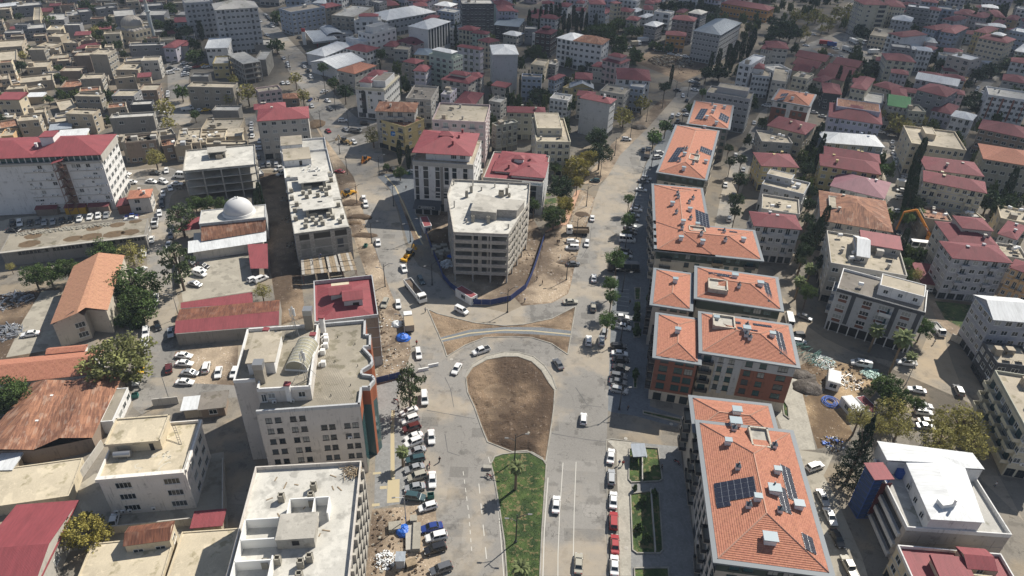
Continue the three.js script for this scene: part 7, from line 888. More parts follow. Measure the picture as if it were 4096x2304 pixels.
{ const [x, z, r0, w, d] = [76.14, -98.94, .087, 3.14, 3.63], r = thing('hoist_tower', 'hoist tower', x, z, r0); r.userData.label = 'blue mesh hoist tower with red roof and dark red banner'; const g = new GB(); for (const a of [-w / 2, w / 2]) for (const b of [-d / 2, d / 2]) g.bar(V(a, 0, b), V(a, 12.4, b), .14); for (let k = 0; k < 8; k++) { const y = k * 1.55; for (const [a, b, c, e] of [[-w / 2, d / 2, w / 2, d / 2], [-w / 2, -d / 2, -w / 2, d / 2], [w / 2, d / 2, w / 2, -d / 2]]) { g.bar(V(a, y, b), V(c, y + 1.55, e), .08); g.bar(V(a, y, b), V(c, y, e), .1); } } part(r, 'lattice', g.build(), M.blue); part(r, 'banner', new GB().box(w * .08, 1.5, d / 2 + .05, w / 2 + .9, 11, d / 2 + .1).build(), std([.11, .012, .015], .7)); part(r, 'mesh_panel', new GB().box(-w / 2, .2, d / 2 - .05, w * .06, 12, d / 2).box(-w / 2, .2, -d / 2, -w / 2 + .05, 12, d / 2 - .06).build(), std([.02, .05, .13], .8)); part(r, 'roof', new GB().box(-w / 2 - .5, 12.5, -d / 2 - .4, w / 2 + .6, 12.65, d / 2 + .5).build(), M.roof.R); }
for (const [lab, a, roof] of [['long white site cabin with two windows among scrap metal', [85.2, -140.19, -.39, 3.14, 5.4], 'fW'], ['pale site cabin with weathered roof below the cable coil', [86.09, -129.98, .232, 2.91, 5.72], 'fW'], ['open shed with dull red roof beside the pale site cabin', [89.69, -129.84, .314, 2.67, 6.06], 'fD'], ['small red-roofed site hut behind the blue hoarding', [-31.32, -216.85, .334, 2.82, 7.45], 'fR'], ['dark red site cabin at the hoarding corner', [-13.69, -173.38, .827, 2.66, 6.99], 'fR']]) B('S', 'wh', roof, 1, ...a, 2.8, 1, 1, { name: 'site_cabin', cat: 'site cabin', label: lab, bare: 1, par: .06 });
{ // petrol station
  const c = [-126.9,-452.6], r = thing('petrol_station', 'petrol station', ...c); r.userData.label = 'petrol station with white-edged flat canopy and tall price sign'; const P = [[-139.8,-463],[-126.2,-468.2],[-114.4,-445],[-127.4,-436.7]].map((p) => [p[0] - c[0], p[1] - c[1]]); part(r, 'canopy', new GB().prism(P, 4.7, 5.5).build(), M.roof.G); part(r, 'canopy_edge', new GB().walls(P, 4.6, 5.7, .25).build(), M.white); panelOn; for (const k of [.25, .75]) for (const s of [.3, .7]) { const a = [lerp(P[0][0], P[1][0], k), lerp(P[0][1], P[1][1], k)], b = [lerp(P[3][0], P[2][0], k), lerp(P[3][1], P[2][1], k)]; part(r, 'canopy_column', new GB().cbox(lerp(a[0], b[0], s), 0, lerp(a[1], b[1], s), .5, 4.7, .5).build(), M.red); } { const [x, z] = [-137.2,-451.1]; part(r, 'price_sign', new GB().cbox(x - c[0], 0, z - c[1], 2.2, 8, .5).build(), M.white); part(r, 'price_sign_head', new GB().cbox(x - c[0], 8, z - c[1], 2.2, 2, .55).build(), M.red); }
  const q = B('O', 'lg', 'fC', 2, -119.52, -466.07, .478, 15.38, 19.72, 6, 4, 2, { label: 'petrol station shop with arched grey roof, behind the canopy', bare: 1 }); const g = new GB(); for (let k = 0; k < 8; k++) { const a = Math.PI * k / 8, b = Math.PI * (k + 1) / 8, s = 5.5; g.quad(V(-Math.cos(a) * s - q.w * .25, 5.3 + Math.sin(a) * 2.2, q.d / 2 + 1), V(-Math.cos(b) * s - q.w * .25, 5.3 + Math.sin(b) * 2.2, q.d / 2 + 1), V(-Math.cos(b) * s - q.w * .25, 5.3 + Math.sin(b) * 2.2, -q.d / 2), V(-Math.cos(a) * s - q.w * .25, 5.3 + Math.sin(a) * 2.2, -q.d / 2)); } part(q, 'arched_roof', g.build(), M.roof.G); }
{ // hotel
  const r = B('O', 'wh', 'fF', 4, -68.76, -335.24, -.155, 13.95, 23.23, 15, 3, 9, { label: 'cream corner hotel with arched glass bay and dark red roof', bare: 1, cat: 'hotel', name: 'hotel_building', parm: M.wall.cy, pent: [[.1, .5, .1, .45, 2.6, 'hD'], [.45, .95, .2, .8, 2.8, 'fK'], [.1, .6, .55, .95, 2.6, 'hD']] }); panelOn(r, r.fs.F, -.32, -.16, 2.5, 12.5, M.glass, 'arched_bay', .08); { const [x, z] = onFace(r.fs.F, -.24 * r.w, .05); part(r, 'bay_arch', new THREE.CircleGeometry(r.w * .08, 18, 0, Math.PI), M.glass, x, 12.5, z + .03); } const m = text('H|O|T|E|L', 62, 1, 'bold', '#3a3a3a', '#dcd8ca', 96, 512); board(r, 'hotel_sign', m, 1.2, 6.4, -r.w * .06, 8, r.d / 2 + .12, 0); panelOn(r, r.fs.F, -.5, .5, 13.9, 14.6, M.wall.cy, 'cornice', .4); panelOn(r, r.fs.R, -.5, .5, 13.9, 14.6, M.wall.cy, 'cornice', .4); const p = r.localToWorld(V(-r.w * .2, 9, r.d / 2)); }
{ const r = thing('sign_board', 'sign board', -51.7,-283.6, .1, null, null, 8.6); r.userData.label = 'blue sign board on the yellow corner house'; part(r, 'frame', new GB().box(-2.6, -.9, -.5, 2.6, .9, 0).build(), M.blue); part(r, 'print', new THREE.PlaneGeometry(5.1, 1.7).translate(0, 0, .015), text('Ülkü Ocakları', 62, 1, 'bold', '#eef4fa', '#0b74b8')); }
{ const c = [128.5,-141], r = thing('wall_sign', 'sign', c[0], c[1], -.12, null, null, 6.6); r.userData.label = 'orange framed letter K sign on the dark grey wall'; const g = new GB().box(-.8, -.8, 0, .8, -.66, .1).box(-.8, .66, 0, .8, .8, .1).box(-.8, -.66, 0, -.66, .66, .1).box(.66, -.66, 0, .8, .66, .1).box(-.4, -.5, 0, -.22, .5, .1).bar(V(-.15, 0, .05), V(.4, .48, .05), .16).bar(V(-.15, 0, .05), V(.4, -.48, .05), .16); part(r, 'emblem', g.build(), M.orange); }
{ const r = B('A', 'cy', 'fF', 4, 118.68, -120.16, -.206, 7, 21.03, 14, 3, 0, { label: 'cream block with olive-edged rounded balconies at the picture edge street', parm: M.wall.gc }), L = r.fs.L; for (let s = 1; s < 4; s++) for (const u of seq(5)) { balcony(r, L, u, s * 3.3, 3.2, 1.5, M.wall.gc, M.wall.cy); win(r, L, (u + .1) * r.d, s * 3.3 + 1.7, 1.4, 1.4); } }
// ---------------------------------------------------------------- vehicles: type and colour, x, z, heading
row('in the angled row beside the beige office block', ['sw',-24,-123.8,-1],['uw',-23.3,-120.9,-1.04],['um',-22.6,-118.2,-1.11],['sw',-21.7,-115.4,-1.05],['uw',-21.5,-113.6,-1],['ss',-20.5,-111,-1.14],['wd',-20.4,-108.6,-1.27],['ss',-20.2,-105.9,-1.16],['ue',-19.3,-103.6,-1.16],['ss',-19.4,-100.6,-1.31],['ud',-19,-98,1.45],['hw',-16,-95.6,-1.18],['sb',-14.6,-90.5,-1.26],['uw',-13.4,-88.3,-1.26],['uk',-13.3,-85.5,-1.2],['ug',-11.7,-81.1,-1.15]);
row('along the kerb line outside the angled row', ['sw',-17.6,-115.6,.17],['sw',-15.9,-102.9,.14],['vw',-20.8,-128.4,.17],['ww',-24.6,-145.9,.24]);
row('driving near the roundabout', ['sw',-13.8,-140.3,-.27],['pw',-7.8,-148.1,-1.03],['vw',-14.6,-166.5,.93],['sg',13.1,-143.7,-2.76],['se',17.8,-173.1,1.7],['sw',-35,-188.7,.38],['wd',-28.6,-182.1,.4],['sw',-46.1,-204.6,.22]);
row('on the road left of the red-roofed block', ['ke',-29.1,-158.8,-2.9],['ue',-37.6,-168.8,-.06],['hw',-33.6,-168.5,.22]);
row('on the boulevard by the grass median', ['sw',11,-97.4,3.06],['se',14.9,-83.4,3.06],['hw',18.5,-123.3,3.04]);
row('parked at the kerb by the planted beds', ['sw',24,-111.6,2.97],['ws',23.5,-105.4,3.04],['sw',23.3,-99.1,3.02],['ur',22.8,-93.7,3.04],['sr',22.5,-88.1,3.06],['sw',21.9,-83.3,3.04]);
row('in the shaded bays before the orange blocks', ['us',28.4,-134.1,1.33],['sg',28.4,-137.3,1.39],['ug',28.8,-139.5,1.37],['sk',29.8,-143,1.32],['sk',30.1,-146.4,1.54],['sw',30.1,-149.1,1.48],['uk',30.1,-152.1,1.61],['pw',32.2,-161.3,1.32],['sk',32.6,-163.7,1.45],['sw',32.5,-166.2,1.53]);
row('under the street trees by the bays', ['us',25.6,-154.4,3.05],['uw',22,-154.3,3.06],['ss',26.8,-158.1,2.93],['ue',24.6,-170.9,3.03]);
row('in the upper bays along the wide street', ['Bk',36,-192.9,1.59],['ss',37.9,-201.7,1.28],['uk',38.2,-204.6,1.23],['mw',39.6,-212.3,1.48],['sk',41.5,-217.9,1.54],['sk',42,-220.2,1.54],['sw',42.1,-222.7,1.51],['sg',43.3,-227.4,1.5],['ss',44.3,-231.4,1.48],['sw',45.9,-236,1.46],['sg',46.5,-238.3,1.33],['sw',50.2,-253.7,1.33],['sg',52.1,-261.9,1.32],['us',53.7,-264.7,1.25],['uw',61.9,-287.4,1.94],['uw',63.6,-292.4,1.86]);
row('on the wide street', ['sw',26,-186.9,3.06],['hw',25.3,-209,-.16],['sw',28.6,-227.9,3.04],['sg',56.7,-295.5,2.98],['vw',77.6,-341,2.94],['sw',81.3,-343.6,2.61],['hw',89.1,-374,-.08],['sk',89.8,-366.7,2.83],['sk',87.7,-383.5,1.18],['sw',97.8,-385.3,1.14],['pg',78.9,-333.4,2.73],['sg',75.5,-326.5,2.72]);
row('on the torn-up verge across the wide street', ['ww',20.4,-210,1.7],['vw',20.1,-205.6,-1.57],['sg',19.8,-195.2,1.73],['hd',32.3,-260.9,-1.62],['sw',12.1,-252.1,1.32],['uw',50.6,-307.4,1.49]);
row('parked below the white six-storey block', ['hk',-173.3,-208.8,.55],['uw',-170.7,-208.8,.55],['sk',-167.7,-209.6,.54],['sg',-165.7,-211.2,.46],['ss',-163.1,-210.3,.45],['ss',-160.5,-211,.46],['sk',-158,-212,.48],['sk',-155.5,-213.1,.45],['hw',-152.6,-213.7,.31],['sw',-149.9,-215.4,.32],['sw',-147.6,-216.5,.45],['ss',-145,-217.1,.38],['sk',-170.1,-204.2,1.51],['sb',-136.1,-217.1,-1.27],['sw',-135.2,-215,-1.32]);
row('in the lane above the gatehouse', ['sw',-154.9,-251.6,1.42],['hw',-148.8,-243.9,1.72],['sw',-141.7,-245.4,1.36],['sk',-143.7,-252.9,1.47],['hw',-140.3,-255.5,.41],['uw',-137.1,-245.6,.99],['mw',-132.5,-250.8,-1.66],['sw',-131.3,-244,1.65],['sw',-132.3,-240.1,.55],['sw',-132.8,-235.3,.41],['sk',-131.1,-230.4,.41],['uk',-129.3,-226.1,.41],['hw',-127.2,-219.6,.42]);
row('in the lane by the pines', ['kw',-125.4,-212.1,.35],['sg',-118.3,-209.3,.44],['sg',-116.6,-204.4,.33],['sw',-121.7,-201.1,.41],['sw',-114.6,-198.1,.32],['hw',-120.1,-191.8,.43],['sw',-116.7,-182.1,2.76],['sw',-105.3,-167.4,.37],['ww',-103.9,-162.1,-2.93],['hk',-98.7,-153.9,.56],['uw',-100.5,-150.8,.4],['uw',-98.8,-146.6,.38],['ss',-93.9,-151.2,.43],['sy',-95.1,-136.1,.37],['hw',-94,-131.3,.32]);
row('in the walled yard of the white-domed mosque', ['sk',-102.7,-187.1,1.19],['sk',-98.5,-185.9,1.25],['sw',-98.6,-183.5,1.24],['vw',-97.6,-181.2,1.21],['ss',-96.9,-175.5,1.28],['hw',-80.2,-179.4,2.44],['vw',-77.9,-179.4,2.45]);
row('on the bare lot beside the beige office block', ['sw',-86.2,-141.6,1.5],['sw',-84.8,-138.5,1.54],['hm',-88,-136.3,-2.71],['ss',-81.9,-134.9,1.49],['sw',-81.7,-131.3,1.55],['uw',-78.6,-137.2,-2.9],['sw',-74.8,-135.5,.25],['hw',-70.7,-135.6,.09]);
row('in the yard below the rusty sheds', ['sw',-78.7,-89,.25],['sw',-131,-148.4,-1.24]);
row('behind the concrete shell row', ['sg',-108.7,-271.9,-2.83],['sg',-104.3,-264.2,-2.85],['vw',-102.2,-265.3,-2.84],['uw',-99.2,-265.6,-2.83],['pw',-96.4,-261.4,-.79],['pw',-94.3,-256.9,-.61],['sw',-111.4,-282.4,-2.83],['sw',-113.8,-289.6,.18],['sw',-124.3,-310.1,-2.83],['sw',-122.2,-303.6,-2.82],['sk',-120.4,-298.5,-2.84],['sw',-118.9,-295.3,-2.97],['kw',-103.2,-256.3,-2.55],['sw',-112.6,-281.9,-3.06]);
row('on the dug-up avenue by the red-roofed tower', ['hw',-57.6,-237.9,-2.9],['uw',-55.7,-232.3,.24],['sr',-71.9,-260.7,-1.87],['sk',-51.6,-265.2,-2.27],['sw',-14.7,-265.9,-3.08],['sw',-42.9,-263,-2.07],['uw',-83.4,-318.4,1.78],['sr',-87.2,-304.7,-2.56],['ss',-79.7,-307.1,-2.52],['vk',-72.2,-315.2,1.57],['hw',-72.7,-292.4,.59],['kg',-74.8,-305.5,1.28]);
row('on the avenue below the hotel', ['sw',-102.5,-359.9,2.56],['sw',-97.3,-345.6,.8],['sw',-103.3,-337.3,-2.62],['sb',-106.5,-346.4,3.08],['sg',-93.4,-334.1,-2.46],['pw',-115.7,-383.5,-2.63],['sk',-120.6,-395.3,-2.62],['sw',-124.5,-402.4,-2.61],['ws',-125.4,-408.9,2.33],['sw',-133.6,-402.3,-2.63],['sw',-135.9,-408.3,-2.59],['sw',-141,-418.1,-2.64],['sw',-127.8,-371.5,-2.58],['sw',-125.4,-372.1,-2.55]);
row('in the long row across from the petrol station', ['sw',-185.7,-525.5,.69],['sk',-183,-520.3,.69],['sg',-181,-516.2,.69],['sk',-178.3,-511.1,.7],['ss',-175,-507.1,.7],['sw',-172.5,-502.5,.7],['ss',-169.7,-500,.7],['sw',-172.8,-497.8,.7],['uw',-170.5,-492.4,.7],['sw',-183.3,-505.9,.71],['sw',-167,-469.2,.72],['sw',-176.2,-482.6,.72],['sw',-148.8,-481.7,.69],['sk',-144.7,-465.5,.7],['sw',-141.8,-485.5,.68],['sk',-140.1,-486.8,.68],['sw',-137.5,-486.1,.67],['uw',-133.2,-493.2,.66]);
row('around the scrap field', ['sk',17.3,-443.5,1.23],['sw',35.8,-433.7,1.23],['sg',36.3,-428.4,1.23],['ss',38.7,-427.6,1.23],['sk',31.4,-432,1.23],['sw',63.9,-467.8,1.2],['sw',72.3,-467.7,1.2],['sk',85.9,-469,1.2],['sw',90.1,-466.7,1.2],['sw',96.9,-458.5,1.2],['sw',101.4,-455.4,1.2],['uw',105.5,-453.1,1.2],['ss',112,-452.4,1.2],['sw',111.7,-448.1,1.2],['sg',116.9,-451.9,1.2],['sw',115.1,-446,1.2],['sw',120.5,-446.5,1.2],['sw',99.6,-400.7,1.24],['sk',103,-405.4,1.23],['sg',101.5,-398.7,1.24],['sk',99.7,-392.6,1.24],['ss',86.4,-350.3,1.27],['sw',85.6,-343.6,1.28]);
row('on the truck yard', ['sw',195.5,-492.7,1.15],['sw',211.5,-525.6,1.13],['sw',214.2,-488.1,1.15],['sw',203.7,-470.2,1.16],['sw',221,-456.2,1.17],['sw',209.6,-465.8,1.17],['ss',193.9,-448.3,1.18],['sw',185.5,-436.9,1.19],['ss',188.4,-441.5,1.19],['sw',200.3,-421.9,1.2],['sw',203.9,-421.1,1.2],['sw',196.6,-413.2,1.2],['sw',248.2,-482.1,1.14],['sg',298.6,-498.4,1.12],['sw',303,-496.2,1.12]);
row('in the street beyond the green roof', ['sw',274.2,-422.4,2.52],['ss',265.1,-404.3,2.51],['sw',268.8,-409.3,2.51],['sg',271.9,-407.8,2.5],['sw',266.2,-399.9,2.5],['sg',288.2,-431,2.51],['sw',245.3,-371.5,2.5],['ss',153.5,-354.6,1.31],['ss',156.2,-348.9,.98],['sk',174.5,-397.3,1.4],['sw',132.9,-362.8,.84],['sw',177.6,-329.2,1.29],['ss',181.5,-325.2,1.35],['vs',188.2,-322,1.35],['sw',177.8,-316.2,2.65]);
row('in the narrow street behind the orange blocks', ['hw',97.7,-293.3,2.88],['se',101.3,-289,2.86],['ss',97,-277.3,2.86],['sw',85.6,-261.4,2.89],['sk',86.6,-251.9,2.85],['ss',85,-244.9,2.86],['uw',79.8,-231.2,2.88],['sw',117.5,-335.9,2.82],['sw',110.6,-311,2.82],['sw',131.1,-362.6,.97]);
row('along the street by the cypress row', ['sg',175.1,-310.2,2.72],['sw',172.6,-303.4,2.69],['sw',171.3,-299.2,2.7],['sw',169.7,-295,2.71],['sw',167.6,-290.1,2.71],['sw',165.2,-299.9,2.72],['sg',163.3,-295,2.71],['ss',166.6,-276.1,1.36],['ss',165.2,-273.5,1.43],['kw',160.6,-266.6,1.7],['sw',158.1,-261.9,1.44],['uw',154.2,-254.9,1.47],['hw',147.8,-242.8,1.91],['sk',140.2,-225.1,2.76],['sg',139,-219.9,2.84],['sk',205,-259.2,.78],['hw',134.1,-187.1,1.64]);
row('on the curved road by the striped-front block', ['Vw',96,-148.3,-1.82],['pw',108.9,-149.5,-1.73],['sw',106.6,-138.4,-1.84],['ug',117.6,-138.7,2.96],['sg',87.6,-169.6,.97],['Mw',82.2,-167.4,2.96],['uk',82.3,-160.3,-1.55],['hw',82,-157.4,1.4],['sw',105.5,-132.4,1.45],['uw',104.3,-129.9,1.45],['se',103.6,-126.7,1.44],['ss',102.5,-124.9,1.44],['kw',125.2,-165.2,.01]);
row('in the street beside the white-roofed building', ['uw',70.4,-110.6,1.98],['ss',69.1,-101.8,.06],['sw',68.9,-96.8,.04],['sk',68.4,-91.4,.06],['pe',68.3,-84.8,-3.06]);
row('in the old quarter lanes', ['sw',-358.9,-531.1,2.6],['sw',-355.1,-524,2.59],['vw',-263.2,-356.2,2.32],['sk',-230.7,-337.7,2.27],['sw',-222.8,-305.6,2.22],['ss',-262.1,-407.6,2.38],['ss',-257.8,-399.9,2.37],['vw',-249.4,-515.7,2.46],['sw',-246.1,-502.4,2.45],['vg',-198.6,-400.4,2.31],['sw',-193,-400.5,2.3],['sw',-192.8,-388,2.29],['sw',-188,-393.2,2.29],['sg',-186.8,-389.7,2.28],['sk',-186.1,-385.8,2.28],['sw',-184.9,-382.2,2.28],['ss',-183.5,-378.8,2.27],['vw',-192.9,-381.7,2.28],['sk',-196.8,-390.7,2.3],['sr',-183.6,-394.9,2.29],['sy',-180.9,-399,2.29],['sw',-179,-395.5,2.28],['kw',-237.6,-415.8,2.36],['sg',-190.3,-304.7,2.19],['sw',-171.6,-320.4,2.19],['kw',-160.9,-326.3,2.19],['sw',-154.4,-325.1,2.18],['sy',-151.8,-326,2.18],['sw',-180.4,-349.6,-2.75],['sw',-178.5,-344.8,-2.75],['sw',-174.3,-429.7,-2.82],['sw',-165.4,-407.6,-2.82],['sw',-165.1,-397.2,-2.82],['ss',-160.9,-390.8,-2.82],['sg',-137.8,-334.3,-2.83],['sg',-136.4,-327.5,-2.83]);
